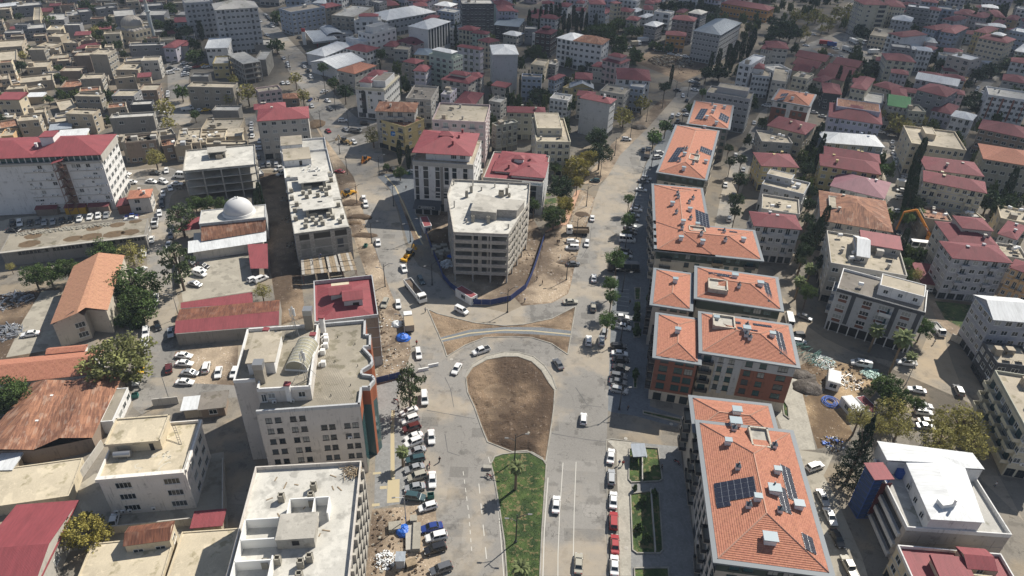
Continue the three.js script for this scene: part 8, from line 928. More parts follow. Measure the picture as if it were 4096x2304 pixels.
// ---------------------------------------------------------------- trees: species, x, z, height, crown radius
for (const t of [['y',-80.4,-84,8,3.9],['o',-97.1,-132.1,12,7.5],['g',-104,-157,10,4.8],['g',-117.1,-119.9,9,4.3],['g',-117.1,-118,7,2.7],['b',-108,-155.2,3.5,2.6],['b',-103.8,-154,3.5,1.9],['p',-112,-204.6,13,4.8],['p',-99,-172.6,17,4.9],['g',-140.5,-169,9,3.2],['g',-136.9,-170.3,9,3.4],['g',-133.3,-173.6,9,3.4],['g',-110.6,-166.2,10,6.6],['g',-129,-186.4,8,4.1],['a',-120.1,-185.5,8,3.9],['a',-154.1,-178.1,4,1.3],['a',-144.6,-257.3,9,3.8],['g',-106.3,-223.3,6,2.6],['g',-115.1,-222.6,6,2.8],['g',-111,-223,6,2.8],['c',-90.6,-221.5,13,1.9],['c',-89.5,-215.4,13,1.7],['p',-23.7,-124.4,15,3.5],['a',-73.6,-168.4,6,2.4],['l',-22.9,-106.9,5.5,1.6],['l',2.3,-101.5,8,1.8],['l',3.5,-78.5,6.5,1.9],['G',29,-167.2,9,2.1],['G',26.9,-156.1,9,2.6],['b',36.9,-165.6,3,1.1],['b',35.9,-158.5,3,1.1],['b',37.6,-170.4,3,.9],['b',33.2,-139.8,3,.8],['b',41.9,-175.9,3,.9],['G',42.3,-233.6,8,1.9],['G',40,-218.2,8,2.6],['G',33.2,-190.6,9,3.2],['G',29.8,-175.8,8,2.3],['G',39.5,-216,3,1.4],['y',24.2,-261.6,10,5.1],['y',29.5,-268.7,10,3.7],['y',18.2,-225.3,10,3.4],['y',23.8,-247.6,8,2.3],['d',16.7,-237.6,12,4.7],['d',34.6,-272.7,12,4.4],['g',13.8,-219.2,9,3.9],['g',6.8,-224.8,9,2.2],['g',15.5,-261,8,2.4],['d',88.7,-270.2,9,2.1],['d',88.8,-254.6,9,3],['d',82.5,-235.7,9,2.7],['d',79.5,-225,9,2.2],['d',93.8,-272.7,9,2.1],['d',91.2,-284.2,9,1.8],['c',130.5,-284.1,15,1.7],['c',124.3,-270.8,15,1.7],['c',105.3,-211.2,17,2.3],['c',101.7,-206.5,15,2.1],['c',125.7,-257.2,9,.8],['c',167.9,-275.4,18,2.6],['c',159,-260.6,18,2.5],['c',152,-247.1,18,2.8],['c',145.9,-235.5,18,2.7],['c',191.1,-249.6,17,2.4],['c',129,-202.7,14,2.1],['d',117.8,-263.2,11,2.9],['d',111.3,-240.6,11,2.5],['d',107,-228.8,11,2.4],['d',102.5,-217.7,11,2.3],['d',97.7,-203.3,11,2.6],['d',94.1,-195.3,11,2.3],['d',148.6,-234.5,11,2.7],['d',99,-191.2,9,2.6],['d',179.5,-241.1,11,4.1],['d',184.9,-237.4,11,3.1],['d',176.1,-231,11,2.3],['d',101.8,-210.5,11,2.1],['a',118.8,-259.6,7,2.6],['a',128.8,-189,7,2],['a',185,-245.4,7,2.4],['G',152.6,-270.5,8,1.9],['G',143.9,-230,8,3.2],['G',127.5,-193.9,8,1.7],['l',94,-187.6,8,2.3],['l',93.2,-193.6,8,1.8],['l',88,-179.8,8,2.1],['l',148.3,-229.6,8,2.1],['l',100.7,-154.5,9,2.3],['l',102.2,-145,14,2.9],['l',109.5,-149.3,4,1.7],['G',116.6,-159.8,8,2.8],['g',94.6,-133.3,9,3.6],['g',95.1,-129,9,3.8],['g',88.4,-173.8,9,2.3],['g',101.2,-129,6,1.8],['a',92.9,-124.7,9,3.7],['a',83.3,-121.5,9,2.9],['a',86.4,-118.7,9,2.6],['a',101.4,-119.1,9,2.6],['a',92.1,-119.3,8,2.9],['a',106.5,-120,11,5.7],['a',98.6,-114.3,10,3.5],['a',105.7,-113.7,10,3.7],['C',76.5,-107.1,20,4.1],['b',29.7,-111.5,2,.7],['b',28,-92,2,.8],['b',29.6,-99.1,2,.7],['b',29.3,-89.7,2,.7],['b',28.3,-102.3,2,.5],['b',32.3,-101.1,2,.6],['g',-148,-429.1,9,4.1],['g',-168.9,-500.2,9,4.6],['g',-96.3,-356.9,9,3],['g',-122.9,-414.6,7,2.2],['g',-108.2,-382.2,9,2.6],['g',-81.6,-413.7,9,2.9],['a',-117.8,-362.9,9,3.1],['a',-105.8,-333.6,10,3.2],['a',-63.1,-288.2,9,3.8],['d',-87.3,-342.6,10,3.4],['d',-59.4,-522.4,10,1.8],['d',-15.3,-356.5,10,1.5],['c',-41.8,-458.6,14,1.4],['c',-80.9,-464.3,11,1.1],['c',-31.1,-401.4,14,1],['c',-11.6,-380.8,14,1.3],['c',-8.3,-381.2,14,1],['c',-92.1,-412.7,8,1],['c',-5.7,-341.4,12,1.7],['c',-24.6,-402.3,10,2.3],['c',-78.9,-394.2,8,.8],['c',-64.9,-431.8,9,1.5],['c',-48.8,-270.2,11,1.8],['c',-44.4,-265.4,11,1.8],['g',-46.3,-255.3,6,2.4],['g',-14.8,-274.1,6,1.6],['g',-53.1,-262.3,4,1.4],['c',5.1,-503,15,2.1],['c',9.2,-509.5,15,2.1],['c',13.5,-516.3,15,2.1],['c',17.2,-523.1,15,2.2],['c',20.8,-526.8,15,2.2],['c',24.2,-521.1,15,2.2],['c',27.3,-527.9,15,2.2],['c',29.2,-503.7,15,2.1],['c',32.2,-495.5,15,2.1],['c',37.1,-523.1,15,2.2],['c',37.7,-496.4,15,2.1],['c',42.3,-514.7,15,2.2],['c',44.5,-500.2,15,2.1],['c',50.8,-498.3,15,2.1],['c',16,-498.8,15,2.1],['c',20.7,-496.6,15,2.1],['c',24.7,-494.4,15,2.1],['c',53,-516.3,15,2.2],['c',12.5,-495.4,15,2.1],['g',69.1,-514.7,9,5.1],['g',76.4,-497,9,5.6],['g',55.4,-502.4,9,4.9],['g',60,-473,9,4.4],['g',66.1,-468.8,9,4],['g',70.6,-433.7,9,4.1],['g',56.4,-491.2,9,4.2],['g',64.2,-446.5,9,2.9],['g',10,-436.9,9,3.4],['g',49.1,-492.9,9,4.2],['g',58.3,-432.1,9,3.7],['g',86.6,-468.5,6,2.7],['g',89.8,-464,6,3],['g',95.9,-462.4,6,3],['d',10.1,-349.7,10,4.3],['d',22.9,-331.4,10,3.2],['d',35.4,-294.6,10,4.7],['d',23.6,-371.2,10,3.5],['d',115.3,-404.5,10,5.3],['d',105.8,-397.5,10,3.5],['d',77.2,-367.1,10,2.7],['d',95.1,-497,9,2.8],['d',35.8,-406.5,6,2.3],['d',41,-415.2,6,2.1],['a',61.8,-343,10,4],['a',50.7,-324.5,10,5.1],['G',85.1,-336.6,9,2.4],['G',68.6,-311.1,9,2.9],['G',61,-297.3,9,3.4],['G',96.1,-360.8,9,2],['c',84.4,-388.6,13,1.6],['c',.4,-359.5,13,.9],['c',2.7,-364.8,13,1],['c',4.8,-368.4,13,1],['c',127.1,-434.5,14,2.8],['c',133.2,-442,14,2.9],['c',139.5,-449.7,14,2.9],['c',146,-457.7,14,3],['c',153.5,-476.1,14,2.8],['c',125.8,-421.4,14,2.5],['c',118.3,-422.6,14,2.5],['c',111.6,-413.4,14,2.1],['d',107.9,-565.2,11,3.2],['d',114.8,-569.9,11,3.2],['d',123,-573.1,11,3.6],['d',130.7,-572.6,11,3.6],['d',138.3,-572,11,3.6],['d',143.5,-567.6,11,3.6],['d',148.2,-561.4,11,3.6],['d',148.3,-582.8,11,3.3],['d',139.4,-585,11,3.3],['d',130,-585.3,11,3.3],['d',134.6,-526.5,11,3.8],['d',141.2,-537,11,3.4],['d',182.8,-517.3,12,4.1],['d',186.1,-511.9,12,3.7],['d',188.5,-506.4,12,3.7],['d',173.9,-501.4,12,3.6],['d',166,-481.1,12,3.5],['d',174.6,-487.7,12,3.5],['d',179.1,-483,12,3.2],['d',186.5,-489.4,12,3.2],['d',179.7,-525.9,12,3.4],['a',209.9,-561.1,11,4.9],['a',215.9,-552.1,11,4.8],['a',225.9,-563.7,11,4.9],['a',223.3,-543.5,11,3.9],['a',246.2,-577.5,11,5],['a',245.3,-556.7,11,4.9],['a',227.1,-537.7,11,3.5],['a',259.1,-586.8,11,4.3],['a',217.7,-526.5,7,2.7],['a',225.3,-533.6,7,2.7],['a',204.1,-524.4,7,3],['a',194.3,-503.1,7,2.6],['a',200.3,-506.7,7,2.2],['d',242.5,-521.6,9,4.6],['d',241.8,-512.8,9,3.8],['d',210.8,-419.8,9,5.7],['d',205.6,-417.1,9,3.7],['d',214.3,-418.2,9,3.8],['d',158.3,-376.2,9,2.4],['d',157.5,-369.4,9,2.5],['d',215.3,-391.6,9,3.8],['d',259.3,-451.7,9,4.4],['d',257.8,-436.1,9,3.3],['d',235.6,-366.7,9,3.9],['d',239.2,-357.6,9,4.1],['d',245.7,-372.7,9,3.4],['d',213.2,-428.3,9,3.8],['d',304.7,-453,9,4.8],['d',304.5,-442,9,5.4],['d',286.2,-431.2,9,4.6],['d',270.8,-417.1,9,3.8],['d',316.2,-452.3,9,4.1],['d',258.2,-404.4,6,2.5],['d',280,-477.4,6,3.2],['d',163.5,-371.3,7,2.2],['c',182.5,-402,12,2],['c',184.1,-392.9,12,1.9],['c',177.4,-378,12,2],['c',345.4,-563.6,12,2.9],['c',351.5,-567.8,12,2.5],['c',326.1,-573.9,12,2.6],['c',379.7,-582.3,12,3.1],['c',354.8,-558.6,12,2.5],['c',404.7,-607.6,12,3.6],['c',393.9,-605.8,12,3.6],['a',183.9,-325.9,10,5.5],['a',195.8,-329.8,10,3.3],['a',182.4,-331.2,10,3.1],['a',184.7,-319.4,10,3],['a',178.7,-335,10,2.1],['c',134.5,-298,15,2.5],['c',130.6,-293,15,2],['a',-264.9,-443.9,9,3.5],['a',-158,-299.5,6,3.4],['a',-213,-281.9,6,2.6],['a',-194.7,-320.4,5,1.6],['a',-133.6,-335,11,4.3],['a',-141.6,-329.7,8,2.8],['a',-149.1,-359.1,8,2.6],['a',-281.2,-394.4,6,2.4],['a',-166,-315.4,9,4.3],['g',-308.4,-468.3,8,3.6],['g',-237.9,-416.1,8,2.8],['g',-186.3,-401.5,8,4.6],['g',-167.8,-338.2,8,3.3],['g',-225.8,-323.5,6,2],['g',-219,-306.2,6,2.1],['g',-219.4,-293.3,6,1.9],['g',-248,-371.5,6,1.9],['g',-150.1,-310,6,2],['g',-310.8,-516.6,8,3.9],['g',-223.8,-331.1,6,1.8],['g',-242,-360.4,5,1.7],['g',-237,-468.2,8,3.7],['g',-330.9,-473.3,8,2.4],['g',-250.1,-516.9,8,4],['g',-297.8,-502.6,8,2.6],['d',-262.9,-451.5,10,3.5],['d',-209.9,-440.2,10,5],['d',-209.4,-447.8,10,3.6],['d',-269.3,-372.8,7,2.5],['d',-225.2,-458.5,10,3.6],['d',-255.6,-431.2,10,2],['d',-270.4,-367.5,5,2.5],['c',-202.7,-452.2,12,2.7]]) tree(...t);
// ---------------------------------------------------------------- street furniture, machines, people, loose things
const LAMP = (() => { const p = mergeGeometries([cyl(.16, .09, 8.4, 10).toNonIndexed(), cyl(.32, .28, .35, 12).toNonIndexed()]), a = new GB().bar(V(0, 7.4, 0), V(1.5, 8.5, 0), .11).bar(V(1.5, 8.5, 0), V(2.2, 8.62, 0), .1).build(), b = new GB().bar(V(0, 6.4, 0), V(-1.1, 7.1, 0), .1).bar(V(-1.1, 7.1, 0), V(-1.7, 7.15, 0), .09).build(), h = new GB().box(-.42, -.07, -.16, .42, .07, .16).build(), l = new GB().box(-.36, -.1, -.12, .36, -.071, .12).build(); const r = new THREE.Group(); part(r, 'pole', p, M.pole); const A = part(r, 'arm', a, M.pole), Bq = part(r, 'arm', b, M.pole); part(A, 'lamp_head', h, M.head, 2.5, 8.66, 0); part(Bq, 'lamp_head', h, M.head, -2, 7.17, 0); return r; })();
function lamp(x, z, rot = 0, where) { const o = LAMP.clone(); o.name = numbered('street_lamp'); o.position.set(x, .01, z); o.rotation.y = rot; o.userData = { category: 'street lamp', group: 'double-armed street lamps' }; scene.add(o); LAB.push([o, ['dark double-armed street lamp'], where]); }
for (const [x, z] of [[-68.4,-258.8], [-59.1,-232.9], [-48.3,-204.7], [-39.2,-178.3], [-101.1,-356.8], [-91.9,-310.2], [-76.2,-279.8], [-124.2,-408.5], [-131.3,-397.6]]) lamp(x, z, 0, 'on the near kerb of the dug-up avenue'); for (const [x, z] of [[-55.6,-259.9], [-45.4,-232.9], [-35.4,-206.7], [-24.9,-180.5], [-1.1,-167.3], [-79.2,-310.8], [-90.5,-333.5]]) lamp(x, z, .3, 'on the far kerb of the dug-up avenue'); for (const [x, z] of [[34.6,-263.9], [27.2,-238.4], [21.9,-212.9], [17.2,-186.1], [43.2,-289.1], [63.4,-333.2], [74.6,-354], [52.7,-310.4]]) lamp(x, z, .2, 'on the torn-up verge'); for (const [x, z] of [[51.4,-258.2], [44.4,-234.6], [38.6,-208.2], [34.4,-180.4], [31.2,-155.6], [27.7,-127.6], [57.6,-276.9], [80.3,-330], [84.9,-374.3], [91.6,-374.2]]) lamp(x, z, 3.3, 'along the parking bays of the wide street'); for (const [x, z] of [[2.6,-88.2], [2,-109.6]]) lamp(x, z, 0, 'in the grass median');
{ const g = mergeGeometries([cyl(.12, .08, 8, 8).toNonIndexed(), new GB().bar(V(0, 7.9, 0), V(-1.8, 8.3, 0), .09).build()]), h = new GB().box(-2.4, 8.24, -.14, -1.7, 8.4, .14).build(); for (const [x, z, w] of [[-82.8,-124.7, 'at the lane end beside the bare lot'], [-94.8,-158.8, 'by the gate of the mosque yard'], [-29.4,-153.4, 'beside the blue tarpaulin heap'], [-20,-91.7, 'among the building materials'], [105.1,-141.1, 'at the road junction by the palms']]) { const o = thing('street_lamp', 'street lamp', x, z, .2, null, 'single-armed street lamps'); o.userData.label = 'slim single-armed street lamp ' + w; part(o, 'pole', g, M.metal); part(o, 'lamp_head', h, M.head); } }
// site hoarding
const fence = (pts, label, h = 2) => { const [x, z] = pts[0], o = thing('hoarding', 'hoarding', x, z); o.userData.label = label; for (let i = 0; i < pts.length - 1; i++) { const a = pts[i], b = pts[i + 1], L = Math.hypot(b[0] - a[0], b[1] - a[1]), n = Math.max(1, Math.round(L / 2.4)); for (let k = 0; k < n; k++) { const p = part(o, 'panel', new GB().box(0, .05, -.03, L / n - .04, h + (k % 2) * .03, .03).build(), M.hoard ??= std([.012, .035, .15], .6), lerp(a[0], b[0], k / n) - x, 0, lerp(a[1], b[1], k / n) - z, Math.atan2(-(b[1] - a[1]), b[0] - a[0])); } } };
fence([[-33.3,-220.9],[-30.3,-210.9],[-26.3,-197.7],[-24,-191.6],[-22,-184.6],[-19,-179.2],[-13.9,-173.5],[-11.6,-170.7],[-6.3,-170.7],[-.3,-173.3],[1.3,-175.8],[4.3,-180.1],[6.2,-187.6],[8.3,-198.9],[10.7,-212.8]], 'blue panel hoarding round the concrete shell plot'); fence([[-33.8,-134],[-30.8,-135.3],[-27.4,-136.9]], 'short blue hoarding beside the rubbish-strewn plot');
// heaps and materials
function heap(name, cat, label, x, z, r, h, n, mats, sMin, sMax) { reseed(Math.round(x * 7 + z * 3) + 600); const o = thing(name, cat, x, z, 0); o.userData.label = label; const gs = mats.map(() => new GB()); n *= 2.2; for (let i = 0; i < n; i++) { const a = R() * 6.283, q = Math.sqrt(R()), s = lerp(sMin, sMax, Math.pow(R(), 3)) * .75; const thin = name.includes('scrap') && R() < .7; gs[i % gs.length].cbox(Math.cos(a) * r * q, Math.max(0, h * (1 - q) * R()), Math.sin(a) * r * q, s * (thin ? RR(2, 5) : RR(.4, 1.2)), s * RR(.15, .6), s * (thin ? .16 : RR(.4, .9)), R() * 6); } gs.forEach((g, i) => { if (g.n) part(o, 'pieces', g.build(), mats[i]).userData.kind = 'stuff'; }); return o; }
function mound(name, cat, label, x, z, rx, rz, h, mat) { const g = new THREE.SphereGeometry(1, 28, 10, 0, 6.2832, 0, 1.5708), p = g.attributes.position; reseed(Math.round(x * 3 + z) + 99); const k = R() * 3; for (let i = 0; i < p.count; i++) { const x_ = p.getX(i), y_ = p.getY(i), z_ = p.getZ(i), n = 1 + .35 * (fbm((x_ * .5 + .5 + k) % 1, (z_ * .5 + .5) % 1, 5, 3, 3) - .5); p.setXYZ(i, x_ * rx * n, Math.pow(Math.max(0, y_), 1.4) * h * n - .02, z_ * rz * n); } g.computeVertexNormals(); const uv = g.attributes.uv; for (let i = 0; i < uv.count; i++) uv.setXY(i, p.getX(i), p.getZ(i)); const m = shadows(new THREE.Mesh(g, mat)); m.name = numbered(name); m.position.set(x, 0, z); m.userData = { category: cat, label }; scene.add(m); }
for (const [x, z, a, b, h, l, m] of [[-61.4,-233.7, 4, 3, 1.1, 'dug earth mound beside the yellow loader', M.dirt2], [-56.3,-222.9, 5, 2.2, 1.2, 'dark earth mound along the trench', M.dirt2], [-57.1,-218.3, 3, 1.6, .8, 'sandy mound beside the concrete shells', M.ochre], [-51.9,-210, 5, 2, .7, 'low spoil ridge by the lamp post', M.dirt2], [-66.8,-244.3, 4, 3, .8, 'trodden earth mound on the avenue edge', M.dirt], [-95.3,-313.7, 4.5, 6, 1.3, 'broken earth bank beside the beige red-roofed block', M.ochre], [-25.4,-211.2, 6, 5, 2, 'ochre earth bank inside the hoarding', M.ochre], [58.6,-324.5, 4, 3, 1.4, 'grey gravel mound on the verge', M.gravel], [78.3,-138.5, 4, 3.4, 1.5, 'grey gravel mound at the cabin site', M.gravel], [77.8,-143.6, 3.4, 2.2, 1, 'dark gravel mound beside the terracotta block', M.gravel], [25,-231.5, 3, 2.5, .5, 'brown soil heap in the kerbed bed', M.dirt2], [18.1,-197, 4, 2, .8, 'spoil mound by the grey parked car', M.dirt]]) mound('earth_mound', 'mound', l, x, z, a, b, h, m);
heap('rubbish_heap', 'rubbish heap', 'white plastic rubbish spread below the parapet of the beige block', -29.9,-139.3, 5, .7, 150, [M.plastic, M.block, M.dirt2], .15, .6); heap('sack_pile', 'sack pile', 'pile of white sacks beside the metal booth', -22.8,-83, 2.2, 1.1, 70, [M.plastic], .35, .7); heap('rubbish_heap', 'rubbish heap', 'scattered white scrap beside the covered lorry', -33.8,-160.1, 4.5, .6, 140, [M.plastic, M.wood, M.dirt2, M.block], .2, .7); heap('debris_heap', 'debris heap', 'mixed debris below the brown panelled wall', -31.6,-146.7, 5, .5, 200, [M.dirt2, M.wood, M.block, M.plastic], .15, .5); heap('glass_scrap', 'scrap heap', 'greenish broken glass spread by the tree', 86.2,-149.1, 3.2, .4, 160, [std([.3, .45, .42], .3), M.plastic], .2, .7); heap('glass_scrap', 'scrap heap', 'pale green glass panes beside the metal bars', 97.5,-144.7, 2.4, .4, 90, [std([.3, .48, .43], .3)], .3, .9); heap('frame_scrap', 'scrap heap', 'white window frames dumped beside the cabin', 89.8,-141.5, 3.6, .6, 70, [M.white, M.alu, M.metal], .1, .7); heap('rubbish_heap', 'rubbish heap', 'blue sheets and rubble by the garden corner', 77.5,-118.5, 2.6, .7, 60, [M.tarp, M.plastic, M.wood, M.dirt2], .3, .9); heap('scrap_heap', 'scrap heap', 'grey scrap profiles in the yard corner', -146.2,-164.1, 5, 1.2, 160, [M.metal, M.alu, M.dirt2], .3, 1.6); heap('scrap_heap', 'scrap heap', 'aluminium scrap beside the weeds', -138.4,-149.2, 4, .6, 90, [M.alu, M.metal], .3, 1.6); heap('stone_heap', 'stone heap', 'broken stones dumped on the scrap field', 94.4,-442.5, 14, 1.4, 600, [M.block, M.wood, M.dirt2], .4, 2); heap('stone_heap', 'stone heap', 'paving stones stacked beside the cobbled path', -42.2,-218.7, 1.6, .6, 30, [M.block], .5, .9); heap('rubble_heap', 'rubble heap', 'pale rubble below the open concrete frame', -128.2,-243.7, 4, 1.2, 120, [M.block, M.dirt], .3, .9); for (const [x, z, k] of [[-85.4,-235.1, 'upper'], [-80.2,-219.6, 'middle'], [-73.6,-202.3, 'lower']]) heap('rubble_heap', 'rubble heap', k + ' rubble heap along the dark alley by the concrete shells', x, z, 3.4, 1, 150, [M.block, M.dirt2, M.wood], .2, .9); heap('sack_pile', 'sack pile', 'plastic-wrapped bundle inside the hoarding', -21.5,-192.7, 2.4, 2.2, 90, [M.plastic], .6, 1.3);
for (const [l, x, z, s] of [['crumpled blue tarpaulin over bricks by the grey booth', -20.2,-89.7, 1.6], ['blue tarpaulin heap beside the street lamp', -29.9,-153.1, 2], ['white sheet draped over a stack by the lorry', -32.5,-159.2, 1.7], ['blue tarpaulin beside the wrapped block pallets', -20.8,-198.1, 1.5]]) { const g = new THREE.SphereGeometry(s, 20, 10, 0, 6.2832, 0, 1.6), p = g.attributes.position; reseed(Math.round(x * 5)); for (let i = 0; i < p.count; i++) p.setXYZ(i, p.getX(i) * RR(.85, 1.15), p.getY(i) * RR(.55, .8), p.getZ(i) * RR(.85, 1.15)); g.computeVertexNormals(); const m = shadows(new THREE.Mesh(g, l.startsWith('white') ? M.plastic : M.tarp)); m.name = numbered('tarpaulin'); m.position.set(x, 0, z); m.userData = { category: 'tarpaulin', label: l }; scene.add(m); }
{ const pal = mergeGeometries([...Array(4)].map((_, k) => new GB().box(-.75, .12 + k * .5, -.75, .75, .6 + k * .5, .75).build())); [[-26.5,-199.3],[-25,-200.7],[-23.8,-202.1],[-25,-197.4],[-23.7,-198.2],[-22.5,-199.5],[-23.1,-202.1],[-23.8,-196.2],[-21.7,-198.3],[-26.4,-201.2]].forEach(([x, z]) => { const o = thing('block_pallet', 'pallet', x, z, R() * .4, ['tall pallet of grey blocks', 'inside the hoarding by the concrete shell'], 'pallets of blocks inside the hoarding'); part(o, 'blocks', pal, M.block); }); }
for (const [l, x, z, ry, w, d, n, m] of [['stack of hollow pale blocks beside the blue tarpaulin', -22.1,-90.4, .2, 2.6, 2, 4, M.block], ['stack of hollow blocks at the plot edge', -18.5,-92.2, .1, 1.4, 1.6, 5, M.block], ['long stack of pale boards', -18.7,-87.9, .15, 1.6, 6, 3, M.conc], ['second long stack of grey boards', -17.3,-88, .1, 1.5, 6.4, 5, M.block], ['low stack of wooden pallets by the grey booth', -17.6,-82.1, .4, 2, 1.6, 4, M.wood]]) { const o = thing('material_stack', 'stack', x, z, ry); o.userData.label = l; for (let k = 0; k < n; k++) part(o, 'layer', new GB().cbox(0, k * .26, 0, w - (k % 2) * .15, .22, d - (k % 3) * .12).build(), m); }
{ const o = thing('metal_booth', 'booth', -19.6,-82.2, .05); o.userData.label = 'narrow grey metal booth with ribbed roof beside the sack pile'; part(o, 'wall', new GB().cbox(0, 0, 0, 1.6, 2.4, 1.9).build(), M.wall.lg); part(o, 'roof', new GB().cbox(0, 2.4, 0, 1.9, .12, 2.2).build(), M.roof.G); }
for (const [l, x, z, ry] of [['green wheeled rubbish container beside the white hatchback', -15.7,-98.4, .2], ['open green rubbish container by the lane tree', -91.6,-125.7, .3], ['teal rubbish container near the dug-up avenue', -49.8,-201.9, 1.5], ['teal container by the white tower', -43.9,-261.2, .4]]) { const o = thing('rubbish_container', 'container', x, z, ry); o.userData.label = l; part(o, 'tub', new GB().walls([[-.7, -.5], [.7, -.5], [.7, .5], [-.7, .5]], .25, 1.25, .06).box(-.7, .2, -.5, .7, .25, .5).build(), M.green); for (const a of [-.55, .55]) for (const b of [-.4, .4]) part(o, 'wheel', new THREE.CylinderGeometry(.1, .1, .08, 10).rotateZ(1.57).translate(a, .1, b), M.rubber); }
for (const [l, x, z, ry] of [['white concrete barrier at the street mouth, farther one', -20.1,-141.6, .35], ['white concrete barrier beside the pine', -22.5,-139.7, .35]]) { const m = single('road_barrier', 'barrier', new GB().box(-1.4, 0, -.3, 1.4, .3, .3).box(-1.4, .3, -.16, 1.4, .85, .16).build(), M.white, x, z, ry, null); m.userData.label = l; LAB.pop(); }
{ const o = thing('cable_coil', 'cable coil', 81.9,-133); o.userData.label = 'blue pipe coil lying on the ochre building site'; for (let k = 0; k < 7; k++) part(o, 'pipe_ring', new THREE.TorusGeometry(1.1 + (k % 4) * .28, .07, 6, 36).rotateX(Math.PI / 2), M.tarp, (k % 3) * .12, .08 + k * .1, (k % 2) * .15); part(o, 'pipe_ring', new THREE.TorusGeometry(2.3, .07, 6, 40).rotateX(Math.PI / 2), M.tarp, .5, .08, -.1); }
{ const o = thing('scaffold_frames', 'scaffolding', 82.8,-152.6, .4); o.userData.label = 'green scaffold frames stacked at the block corner'; reseed(15); for (let i = 0; i < 26; i++) { const x = RR(-3, 3), z = RR(-4.5, 4.5), a = RR(-.4, .4), g = new GB().at(x, 0, z, a).bar(V(-1, .05, 0), V(-1, 1.2, .5), .07).bar(V(1, .05, 0), V(1, 1.2, .5), .07).bar(V(-1, 1.2, .5), V(1, 1.2, .5), .07).bar(V(-1, .6, .25), V(1, .6, .25), .06).bar(V(-1, .1, 0), V(1, 1.2, .5), .05); g.m = null; part(o, 'frame', g.build(), M.green); } }
// garden walls and railings around the planted beds
for (const [p, l] of [[[[31.5,-114.8],[30.2,-104.9]], 'low garden wall in the sunlit planted bed'], [[[31.7,-102.5],[30.3,-86.8]], 'long garden wall in the shaded planted bed'], [[[-86,-122.9],[-80.3,-124.1]], 'low brown yard wall at the lane end'], [[[-80.1,-86.3],[-66.5,-88.7],[-57.1,-90.4]], 'yard wall behind the brown hut'], [[[-62.5,-105.4],[-57.1,-90.6]], 'yard wall with pipe beside the cream house'], [[[-100.9,-173.8],[-107.3,-187.8],[-105.3,-189.7]], 'white yard wall by the tall pine'], [[[127.1,-161.6],[130.2,-157.7]], 'white boundary wall of the weedy lot'], [[[-91.1,-95.1],[-91.1,-109.4]], 'whitewashed yard wall along the cracked roof']]) { const a = p[0], g = new GB().walls(p.map((q) => [q[0] - a[0], q[1] - a[1]]), 0, l.includes('garden') ? .9 : 2.2, .25, false), m = shadows(new THREE.Mesh(g.build(), M.wall.be)); m.name = numbered('garden_wall'); m.position.set(a[0], 0, a[1]); m.userData = { category: 'wall', label: l }; scene.add(m); }
{ const o = thing('bus_shelter', 'shelter', 30.2,-111.9, .02); o.userData.label = 'small shelter with grey sloped roof beside the planted bed'; part(o, 'roof', new GB().quad(V(-1.6, 2.4, 2), V(1.6, 2.7, 2), V(1.6, 2.7, -2), V(-1.6, 2.4, -2)).box(-1.6, 2.3, -2, 1.6, 2.38, 2).build(), M.roof.G); for (const a of [-1.3, 1.3]) for (const b of [-1.7, 1.7]) part(o, 'post', new GB().cbox(a, 0, b, .1, 2.35, .1).build(), M.pole); }
// machines
function digger(label, x, z, rot, mat, reach = 1) { const o = thing('backhoe_loader', 'loader', x, z, rot); o.userData.label = label; part(o, 'body', new GB().box(-.85, .7, -1.6, .85, 1.5, 2).box(-.7, 1.5, .9, .7, 1.75, 1.9).build(), mat); part(o, 'cab', new GB().box(-.75, 1.5, -1, .75, 2.75, .7).build(), M.glass); part(o, 'cab_roof', new GB().box(-.85, 2.75, -1.1, .85, 2.9, .8).build(), M.wall.dg); for (const s of [-.95, .95]) { part(o, 'wheel', new THREE.CylinderGeometry(.75, .75, .4, 18).rotateZ(1.5708), M.rubber, s, .75, -1); part(o, 'wheel', new THREE.CylinderGeometry(.5, .5, .35, 16).rotateZ(1.5708), M.rubber, s, .5, 1.6); } part(o, 'loader_arm', new GB().bar(V(-.7, 1.4, 1.2), V(-.7, .8, 3), .2).bar(V(.7, 1.4, 1.2), V(.7, .8, 3), .2).build(), mat); part(o, 'loader_bucket', new GB().box(-1.1, .15, 2.9, 1.1, .9, 3.7).build(), mat); part(o, 'boom', new GB().bar(V(0, 1.2, -1.7), V(0, 3.4, -2.9 * reach), .3).bar(V(0, 3.4, -2.9 * reach), V(0, 1.3, -4.2 * reach), .24).build(), mat); part(o, 'dig_bucket', new GB().box(-.35, .6, -4.6 * reach, .35, 1.4, -3.9 * reach).build(), mat); }
digger('yellow backhoe loader digging beside the concrete shells', -64,-239.9, 2.6, M.yellow); digger('yellow backhoe loader by the cobbled path end', -34.4,-196.8, -.4, M.yellow); digger('dusty yellow loader on the avenue below the yellow house', -76.8,-291.9, 1.2, std([.32, .22, .1], .7)); digger('small orange loader in the side street mouth', -63.8,-272.4, 2.9, M.orange, .7);
